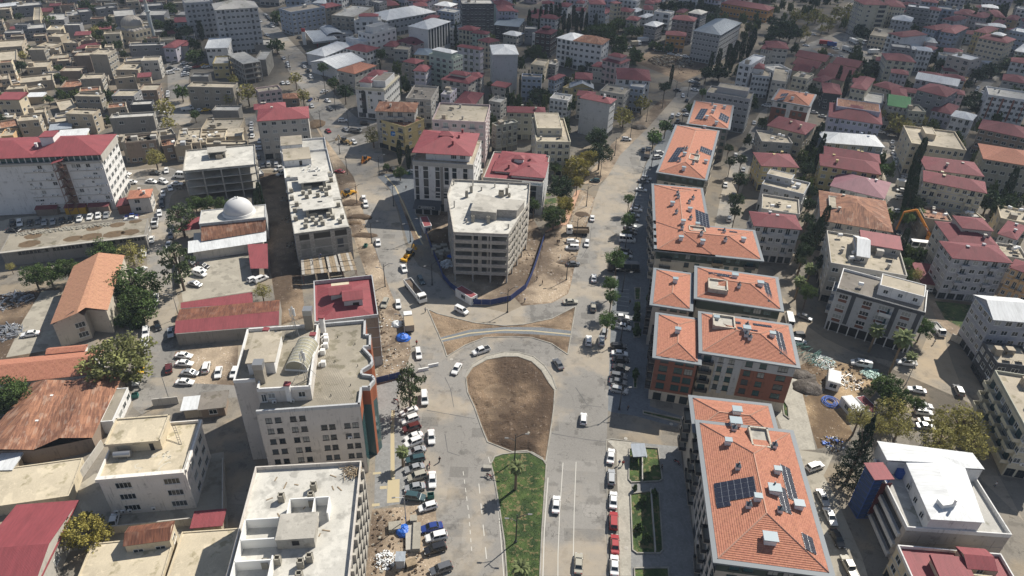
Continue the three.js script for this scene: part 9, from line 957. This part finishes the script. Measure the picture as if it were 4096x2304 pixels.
{ const o = thing('demolition_excavator', 'excavator', 148.9,-219.6, -.5); o.userData.label = 'orange long-boom demolition excavator beside the cypress row'; part(o, 'tracks', new GB().box(-1.7, 0, -2.4, -.9, 1, 2.4).box(.9, 0, -2.4, 1.7, 1, 2.4).build(), M.rubber); part(o, 'house', new GB().box(-1.5, 1.05, -2.4, 1.5, 2.8, 1.4).build(), M.orange); part(o, 'boom', new GB().bar(V(0, 2.4, 0), V(-7.5, 11, 0), .7).bar(V(-7.5, 11, 0), V(-11, 9, 0), .6).bar(V(-11, 9, 0), V(-11.4, 2, .4), .5).build(), M.orange); part(o, 'boom_lettering', new THREE.PlaneGeometry(2.4, .6).rotateZ(-.85).translate(-2.2, 4.9, .37), text('MURAT', 84, 1, 'bold', '#ffffff', '#9a4a10')); part(o, 'crusher_jaw', new GB().cbox(-11.4, .8, .4, .7, 1.3, .7).build(), M.wall.dg); }
function truck(label, x, z, rot, cabM, bedM, L, tarp, hh = 1.3) { const o = thing('truck', 'truck', x, z, rot, label); const W = 2.5, zc = L / 2; part(o, 'cab', new GB().box(-W / 2, .7, zc - 2.1, W / 2, 1.9, zc).box(-W / 2 + .08, 1.9, zc - 2, W / 2 - .08, 3.1, zc - .15).build(), cabM); part(o, 'windscreen', new GB().box(-W / 2 + .2, 1.95, zc - .14, W / 2 - .2, 2.8, zc - .11).build(), M.glass); for (const s of [-1, 1]) part(o, 'side_window', new GB().box(s * (W / 2 - .07), 2, zc - 1.4, s * (W / 2 - .05), 2.7, zc - .4).build(), M.glass); part(o, 'chassis', new GB().box(-.5, .6, -zc, .5, .95, zc - 2).build(), M.pole); const z1 = zc - 2.4; if (tarp) part(o, 'cargo_box', new GB().box(-W / 2, 1.05, -zc, W / 2, 1.05 + hh, z1).build(), bedM); else { part(o, 'cargo_bed', new GB().walls([[-W / 2, -zc], [W / 2, -zc], [W / 2, z1], [-W / 2, z1]], 1.05, 1.05 + hh, .1).box(-W / 2, .98, -zc, W / 2, 1.049, z1).build(), bedM); part(o, 'load', new GB().box(-W / 2 + .12, 1.05, -zc + .12, W / 2 - .12, 1.05 + hh * .6, z1 - .12).build(), M.dirt); } for (const s of [-1, 1]) for (const zz of L > 7.5 ? [zc - 1.1, -zc + 1.1, -zc + 2.4] : [zc - 1.1, -zc + 1.3]) part(o, 'wheel', new THREE.CylinderGeometry(.52, .52, .35, 18).rotateZ(1.5708), M.rubber, s * (W / 2 - .2), .52, zz); }
const T3 = (l) => null;
truck(null, -29.4,-174.9,.55, M.white, M.white, 12, 0, 1.4); scene.children.at(-1).userData.label = 'long white tipper lorry on the shaded street beside the hoarding';
truck(null, 22.5,-216.5,-1.55, M.white, M.wood, 8, 0, 1.3); scene.children.at(-1).userData.label = 'white-cabbed tipper lorry with rusty bed on the verge'; truck(null, -29,-158.6,-2.91, M.white, std([.36, .29, .2], .9), 7, 1, 1.9); scene.children.at(-1).userData.label = 'lorry with tan canvas cover beside the blue tarpaulin'; truck(null, 57.7,-289.5,2.9, std([.2, .22, .24], .6), std([.22, .22, .23], .8), 7.5, 0, 1.5); scene.children.at(-1).userData.label = 'grey tipper lorry on the wide street'; 
for (const [l, x, z, r, a, b, L, t] of [['red lorry with white trailer box', 84.4,-487.9, 1.9, M.red, M.white, 11, 1], ['white box lorry near the park', 76.7,-477.8, 1.9, M.white, M.wall.cr, 7, 1], ['red box lorry in the truck yard', 210.2,-497.5, 1.3, M.red, M.red, 8, 1], ['blue tractor lorry beside the red one', 213.4,-494, 1.4, M.blue, M.blue, 6, 0], ['white lorry at the yard top', 232.7,-505.4, .4, M.white, M.white, 7, 1], ['grey-green box lorry at the yard top', 237.8,-505.3, .4, M.white, M.wall.gc, 9, 1], ['white box lorry in the yard row', 219.8,-482.1, .5, M.white, M.white, 8, 1], ['white lorry with black load in the yard row', 221.6,-479.2, .5, M.white, M.wall.dg, 7, 1], ['white covered lorry standing alone in the yard', 235.5,-478.1, 1.9, M.white, M.white, 8, 1], ['cream box lorry at the yard exit', 230.6,-460.8, .5, M.white, M.wall.cr, 6, 1], ['white lorry beside the cypress street', 160.2,-266.1, 1.5, M.white, M.white, 5.5, 1]]) { truck(null, x, z, r, a, b, L, t, 2.2); scene.children.at(-1).userData.label = l; }
{ const o = car('Bw', 144.5,-214.4,-1.73, 'x'); LAB.pop(); o.userData.label = 'white and dark bus beside the demolition excavator'; delete o.userData.group; }
// people
{ const { MarchingCubes } = await import('three/addons/objects/MarchingCubes.js'); const N = 56, J = [[0, 1.62, 0, .115, 0, 1.52, .02, .09], [0, 1.5, 0, .06, 0, 1.38, 0, .075], [-.14, 1.36, 0, .085, .14, 1.36, 0, .085], [0, 1.32, 0, .15, 0, .98, 0, .13], [-.09, .92, 0, .11, .09, .92, 0, .11], [-.2, 1.34, 0, .06, -.25, 1.08, -.08, .048], [-.25, 1.08, -.08, .045, -.24, .84, .06, .035], [.2, 1.34, 0, .06, .25, 1.08, .08, .048], [.25, 1.08, .08, .045, .24, .84, .2, .035], [-.09, .9, 0, .1, -.1, .5, .12, .068], [-.1, .5, .12, .065, -.1, .08, .04, .045], [-.1, .05, .02, .045, -.1, .04, .2, .035], [.09, .9, 0, .1, .1, .5, -.04, .068], [.1, .5, -.04, .065, .1, .1, -.26, .045], [.1, .07, -.28, .045, .1, .04, -.12, .035]]; const mc = new MarchingCubes(N, BARK, false, false, 60000); mc.isolation = 0; for (let k = 0; k < N; k++) for (let j = 0; j < N; j++) for (let i = 0; i < N; i++) { const x = (i / N * 2 - 1) * .95, y = (j / N * 2 - 1) * .95 + .88, z = (k / N * 2 - 1) * .95; let s = 0; for (const [ax, ay, az, ra, bx, by, bz, rb] of J) { const dx = bx - ax, dy = by - ay, dz = bz - az, t = Math.min(1, Math.max(0, ((x - ax) * dx + (y - ay) * dy + (z - az) * dz) / (dx * dx + dy * dy + dz * dz))), d = Math.hypot(x - ax - dx * t, y - ay - dy * t, z - az - dz * t) - lerp(ra, rb, t); s += Math.exp(-d * 34); } mc.field[i + j * N + k * N * N] = Math.log(s) / 34; } mc.update(); const c = mc.count, pos = new Float32Array(mc.positionArray.slice(0, c * 3)), nor = new Float32Array(mc.normalArray.slice(0, c * 3)); for (let i = 0; i < c; i++) { pos[i * 3] *= .95; pos[i * 3 + 1] = pos[i * 3 + 1] * .95 + .88; pos[i * 3 + 2] *= .95; }
  const pm = std([1, 1, 1], .9, { vertexColors: true }), body = (shirt, tr) => { const col = new Float32Array(c * 3); for (let i = 0; i < c; i++) { const y = pos[i * 3 + 1], x = Math.abs(pos[i * 3]), q = y > 1.66 ? [.03, .022, .018] : y > 1.45 ? [.42, .27, .2] : (x > .2 && y < 1.05) ? [.42, .27, .2] : y > .96 ? shirt : y > .09 ? tr : [.03, .03, .03]; col.set(q, i * 3); } const g = new THREE.BufferGeometry(); g.setAttribute('position', new THREE.BufferAttribute(pos, 3)); g.setAttribute('normal', new THREE.BufferAttribute(nor, 3)); g.setAttribute('color', new THREE.BufferAttribute(col, 3)); return g; };
  const BD = { black: body([.02, .02, .022], [.025, .025, .03]), white: body([.6, .6, .58], [.05, .06, .09]), red: body([.45, .05, .04], [.03, .03, .04]), blue: body([.05, .1, .25], [.04, .04, .05]) };
  for (const [c2, x, z, r, l, y = 0] of [['red', 26.5,-109.4, 0, 'person in red shirt walking beside the white parked sedan'], ['blue', 25.7,-109.5, .3, 'person in dark blue walking beside the one in red'], ['black', 35.2,-108.6, 2, 'person in black standing at the edge of the planted bed'], ['black', 29.8,-127.4, .5, 'person in black beside the crossing at the block corner'], ['black', 35.9,-173.8, .2, 'person in black walking on the shaded paving'], ['black', -14.9,-108.5, .8, 'person in dark clothes crossing the sunlit road'], ['white', -25.2,-165.9, .4, 'person in white shirt at the traffic island tip'], ['black', 15.1,-209.1, 0, 'person in black on the verge, nearer the plot'], ['black', 15.7,-209.3, .2, 'second person in black on the verge, nearer the street'], ['black', 7.8,-185.2, 1, 'person in black beside the hoarding end'], ['black', 9.5,-183, 2, 'person in dark clothes on the bare verge'], ['blue', 4,-172.8, 1, 'person in blue at the kerb stones'], ['white', -62.5,-183.7, 1.2, 'worker in white shirt on the formwork deck', 4], ['blue', -61,-187.8, .6, 'worker in dark shirt at the deck edge', 4], ['white', 121.2,-159.2, .4, 'person in white shirt walking near the parked truck'], ['black', -26.7,-124.8, 0, 'person in black beside the pine'], ['white', -27.7,-119.5, .5, 'person in white shirt in the tree shade'], ['red', -25.7,-150.4, .2, 'person in bright red by the white estate car'], ['white', 109.6,-107.1, .6, 'person in white crossing the shaded street'], ['black', -42.9,-247.5, .3, 'person in black on the cobbled plaza'], ['black', -104.3,-346.6, .1, 'person standing in the avenue, nearer the tree'], ['black', -101.9,-345.3, .5, 'person standing in the avenue, nearer the hotel']]) { const m = shadows(new THREE.Mesh(BD[c2], pm)); m.name = numbered('person'); m.position.set(x, y + .02, z); m.rotation.y = r; m.userData = { category: 'person', label: l }; scene.add(m); } }
{ const w = new THREE.TorusGeometry(.3, .07, 8, 20).rotateY(1.5708); for (const [l, x, z, r] of [['red motorbike with rider box beside the parked cars', -17,-107.1, .1], ['motorbike on its stand beside the pine', -27.7,-127.5, 1], ['black motorbike in the shaded plaza', 39,-110.6, .7], ['motorbike near the grass median end', -3.5,-104.6, .9], ['bench-like white planter blocks by the median', -4.1,-107.1, 0]]) { if (l.startsWith('bench')) { const m = single('concrete_block', 'block', new GB().box(-.9, 0, -.5, .9, .7, .5).build(), M.kerb, x, z, r, null); LAB.pop(); m.userData.label = 'pale concrete block at the tip of the grass median'; continue; } const o = thing('motorbike', 'motorbike', x, z, r); o.userData.label = l; part(o, 'wheel', w, M.rubber, 0, .37, .65); part(o, 'wheel', w, M.rubber, 0, .37, -.65); part(o, 'frame', new GB().bar(V(0, .4, -.65), V(0, .75, -.2), .14).bar(V(0, .75, -.2), V(0, .8, .35), .2).bar(V(0, .35, .65), V(0, 1.05, .42), .07).build(), M.red); part(o, 'seat', new GB().box(-.14, .78, -.75, .14, .88, .05).build(), M.rubber); part(o, 'handlebar', new GB().bar(V(-.35, 1.08, .38), V(.35, 1.08, .38), .05).build(), M.pole); } }
{ const o = thing('transmission_mast', 'lattice mast', 217.6,-481.9); o.userData.label = 'tall lattice mast standing in the truck yard'; const g = new GB(), at = (k, y) => { const s = lerp(2.2, .4, y / 30); return V([s, -s, -s, s][k], y, [s, s, -s, -s][k]); }; for (let y = 0; y < 30; y += 2.5) for (let k = 0; k < 4; k++) { g.bar(at(k, y), at(k, y + 2.5), .16); g.bar(at(k, y), at((k + 1) % 4, y + 2.5), .09); g.bar(at(k, y), at((k + 1) % 4, y), .09); } part(o, 'lattice', g.build(), M.metal); for (const y of [24, 27]) part(o, 'crossarm', new GB().box(-2.5, y, -.1, 2.5, y + .18, .1).build(), M.metal); }
// ---------------------------------------------------------------- cloud that shades the far half of the town
{ const ico = new THREE.IcosahedronGeometry(1, 0), P = [], ip = ico.attributes.position; reseed(404); const H = 2500, edge = [[-360.1,-496.5],[-260.2,-488.4],[-178.4,-447.8],[-134.6,-357.9],[-84.2,-310.9],[-46.7,-309.5],[18.5,-318.6],[67.5,-328.8],[89.8,-332.6],[135.3,-327.4],[175.8,-331.4],[211.4,-324.4],[235,-307]];
  const front = (x) => { for (let i = 0; i < edge.length - 1; i++) { const a = edge[i], b = edge[i + 1]; if (x >= a[0] && x < b[0]) return lerp(a[1], b[1], (x - a[0]) / (b[0] - a[0])); } return x < edge[0][0] ? edge[0][1] : edge.at(-1)[1]; };
  for (let i = 0; i < 11500; i++) { const x = RR(-760, 960), z = RR(-1300, -150), e = front(x) - z + (fbm((x / 500 + 5) % 1, (z / 500 + 5) % 1, 8, 3, 5) - .5) * 70; if (R() > (e + 22) / 60) continue; const r = RR(6, 10), o = V(x + SUN.x / SUN.y * H, H + RR(-30, 90), z + SUN.z / SUN.y * H); for (let k = 0; k < ip.count; k++) P.push(o.x + ip.getX(k) * r, o.y + ip.getY(k) * r * .7, o.z + ip.getZ(k) * r); }
  const g = new THREE.BufferGeometry(); g.setAttribute('position', new THREE.Float32BufferAttribute(P, 3)); g.computeVertexNormals(); struct('cloud', g, std([.85, .85, .85], 1)); }
// ---------------------------------------------------------------- the rest of the dense quarters: small houses between and beyond those above
{
  reseed(2024); const free = (x, z, r) => { for (const [a, b, q] of OCC) if ((a - x) ** 2 + (b - z) ** 2 < (q + r) ** 2) return false; return true; };
  const AV = [[[-220.2,-580.8],[-188.2,-520.5],[-150.2,-451.7],[-124,-392.8],[-103.2,-348.6],[-88,-314.5]], [[67.6,-313.1],[87.3,-369.6],[103.3,-395.5],[95.1,-447.1],[80.9,-481]], [[199.3,-510.7],[238.4,-570.6],[289.2,-640.6]], [[242.6,-367.1],[289.8,-432.8]], [[-196.9,-399.3],[-177.7,-356.3],[-162.1,-313.6],[-147.2,-255]], [[197,-489.2],[226.3,-498.3],[236.3,-465.2],[230.8,-529.3]], [[361.5,-673.7],[408.5,-632.9]], [[-60.8,-547.1],[-58.1,-589.8]], [[.2,-546.8],[11.8,-590.3]]];
  const road = (x, z) => { for (const l of AV) for (let i = 0; i < l.length - 1; i++) { const [ax, az] = l[i], [bx, bz] = l[i + 1], t = Math.min(1, Math.max(0, ((x - ax) * (bx - ax) + (z - az) * (bz - az)) / ((bx - ax) ** 2 + (bz - az) ** 2))); if (Math.hypot(x - ax - t * (bx - ax), z - az - t * (bz - az)) < 14) return true; } return false; };
  const fill = (poly, n, rot, make, rad) => { const xs = poly.map((p) => p[0]), zs = poly.map((p) => p[1]), x0 = Math.min(...xs), x1 = Math.max(...xs), z0 = Math.min(...zs), z1 = Math.max(...zs); let k = 0; const inside = (x, z) => { let c = false; for (let i = 0, j = poly.length - 1; i < poly.length; j = i++) if ((poly[i][1] > z) !== (poly[j][1] > z) && x < (poly[j][0] - poly[i][0]) * (z - poly[i][1]) / (poly[j][1] - poly[i][1]) + poly[i][0]) c = !c; return c; }; for (let t = 0; t < n * 14 && k < n; t++) { const x = RR(x0, x1), z = RR(z0, z1), r = rad * RR(.8, 1.2); if (!inside(x, z) || road(x, z) || !free(x, z, r)) continue; const keep = seed; make(x, z, rot + RR(-.06, .06), r); seed = keep; R(); k++; } };
  const pick = (l) => l[Math.floor(R() * l.length)];
  const old = (x, z, rot, r) => { const st = pick([1, 1, 2, 2, 2, 3]), a = [pick(['ta', 'ta', 'gt', 'bk', 'cr', 'gr']), pick(['fF', 'fF', 'fF', 'fC', 'sD', 'fU'])]; B('H', ...a, st, x, z, rot, r * RR(1.4, 1.8), r * RR(1.2, 1.6), st * 2.9 + .8, 2, 2); };
  const apt = (x, z, rot, r) => { const st = pick([2, 3, 3, 4, 4]), a = [pick(['be', 'lg', 'wh', 'li', 'pi', 'gr', 'cy', 'bl']), pick(['hD', 'hD', 'hD', 'fC', 'hW', 'fF'])]; B(st > 2 ? 'A' : 'H', ...a, st, x, z, rot, r * RR(1.4, 1.7), r * RR(1.2, 1.5), st * 3 + .8, 4, 3); };
  fill([[-413.1,-562],[-237,-593.5],[-198.4,-442.7],[-208.1,-408.1],[-166.1,-306.6],[-176.1,-289.6],[-230,-281.1],[-312.5,-394.7]], 150, .4, old, 4.6);
  fill([[-220.7,-596.4],[-98.2,-618.3],[-119.8,-521.8],[-176.7,-545.1]], 26, -.15, apt, 8); fill([[-138.3,-611.1],[231.5,-677.2],[153.5,-564.2],[73.6,-536],[-16.7,-455.5],[-81.5,-424.4]], 60, -.45, apt, 7.5); fill([[354.6,-690.1],[509.5,-717.4],[310.4,-411.9],[282.3,-436],[251.1,-476.6]], 60, -.5, apt, 7.5); fill([[214.5,-451.1],[289,-460.5],[229.1,-346.4],[150.2,-338.4],[170.4,-405.1]], 16, -.4, apt, 6.5);
  const spots = [], tr = (h) => (x, z, rot, r) => spots.push([x, z, h * RR(.75, 1.2), r * RR(.8, 1.15)]);
  fill([[-400.2,-542.2],[-229.2,-571.7],[-163.4,-300.5],[-229.4,-283.4]], 60, 0, tr(6), 2.2); fill([[-133.6,-588.2],[171.2,-640.8],[58.7,-401.4],[-69.1,-352.4]], 90, 0, tr(8), 2.6); fill([[153.3,-637.7],[475.9,-693.4],[262.4,-342.7],[113.7,-328]], 150, 0, tr(8), 2.8); fill([[106.1,-308.3],[262.4,-342.7],[159.9,-174.4],[84,-194.6]], 70, 0, tr(8), 2.2); fill([[-69.1,-352.4],[42.6,-349.1],[19,-267.5],[-39.9,-283.1]], 30, 0, tr(8), 2.2);
  const im = new THREE.InstancedMesh(crown('g', 1, 1), SP.g.m, spots.length), m4 = new THREE.Matrix4(), q4 = new THREE.Quaternion(); spots.forEach(([x, z, h, r], i) => { q4.setFromAxisAngle(V(0, 1, 0), i * 1.3); im.setMatrixAt(i, m4.compose(V(x, h * .52, z), q4, V(r, h * .5, r))); im.setColorAt(i, [lin(.6, .62, .6), lin(.85, .8, .8), lin(1.3, 1.1, 1)][i % 3]); }); shadows(im); im.name = 'distant_trees'; im.userData = { kind: 'stuff', label: 'scattered small trees between the far houses' }; scene.add(im);
}
const MARKS = [['tan stone mosque', -243,-445], ['white-domed mosque', -97,-218], ['cream corner hotel', -71,-337], ['petrol station', -127,-455], ['green-roofed block', 195,-351], ['angular concrete shell', -10,-206], ['white six-storey block', -164,-223], ['park conifers', 32,-523], ['truck yard', 218,-473], ['red garage rows', 187,-430], ['L-shaped orange block', 60,-204], ['long grey dormitory', 137,-482], ['tall light-grey tower block', -188,-475], ['old quarter square', -177,-357], ['striped panel block', 105,-162], ['beige office block', -51,-133], ['white-roofed corner building', 92,-101], ['terracotta-walled block', 55,-139], ['green median', 3,-92], ['demolition excavator', 142,-217], ['yellow-fronted twin block', 175,-256], ['scrap field', 90,-424], ['white office tower', -29,-262], ['rusty twin warehouse', -106,-116], ['cream house with cracked roof', -75,-98], ['far cream tower', 287,-579], ['dark grey slab block', -32,-528], ['roundabout', -1,-125]];
// ---------------------------------------------------------------- labels: what sets each thing apart, by what it stands near
{
  const ORD = ['', 'first', 'second', 'third', 'fourth', 'fifth', 'sixth', 'seventh', 'eighth', 'ninth', 'tenth', 'eleventh', 'twelfth', 'thirteenth', 'fourteenth', 'fifteenth', 'sixteenth', 'seventeenth', 'eighteenth', 'nineteenth', 'twentieth'], ord = (n) => ORD[n] ?? (ORD[n - 20] ? 'twenty-' + ORD[n - 20] : n + 'th');
  const groups = new Map(), put = (k, e) => { if (!groups.has(k)) groups.set(k, []); groups.get(k).push(e); };
  for (const [o, l] of LAB.map((e) => [e[0], Array.isArray(e[1]) ? (e[2] ? [e[1][0], e[2]] : e[1]) : e[1]])) {
    if (o.userData.label || !l) continue; if (typeof l === 'string') { o.userData.label = l; continue; }
    const { x, z } = o.position; let where = l[1], d = Math.hypot(x, z);
    if (!where) { let best = 1e9; for (const [n, lx, lz] of MARKS) { const e = Math.hypot(x - lx, z - lz); if (e < best) { best = e; d = e; const dx = x - lx, dz = z - lz; where = (Math.abs(dz) > Math.abs(dx) ? (dz < 0 ? 'beyond' : 'before') : dx < 0 ? 'left of' : 'right of') + ' the ' + n; } } }
    put(l[0] + '|' + where, [o, d, l[0], where, !!l[1]]);
  }
  for (const g of groups.values()) { g.sort((a, b) => a[1] - b[1]); g.forEach(([o, , base, where, row_], i) => { o.userData.label = g.length < 2 ? base + ' ' + where : row_ ? ord(i + 1) + ' ' + base + ' from the near end, ' + where : base + ', ' + ord(i + 1) + ' one ' + where; if (o.userData.label.split(/[ ,]+/).length > 16) o.userData.label = ord(i + 1) + ' ' + base.replace('wrapped pallet of grey building blocks', 'pallet of blocks').replace('dark double-armed ', '') + ' ' + where; if (!o.userData.group && g.length > 1) o.userData.group = base + ' ' + where; }); }
  for (const o of scene.children) if (o.userData.category && !o.userData.kind) o.userData.kind = 'thing';
}
renderer.render(scene, camera);
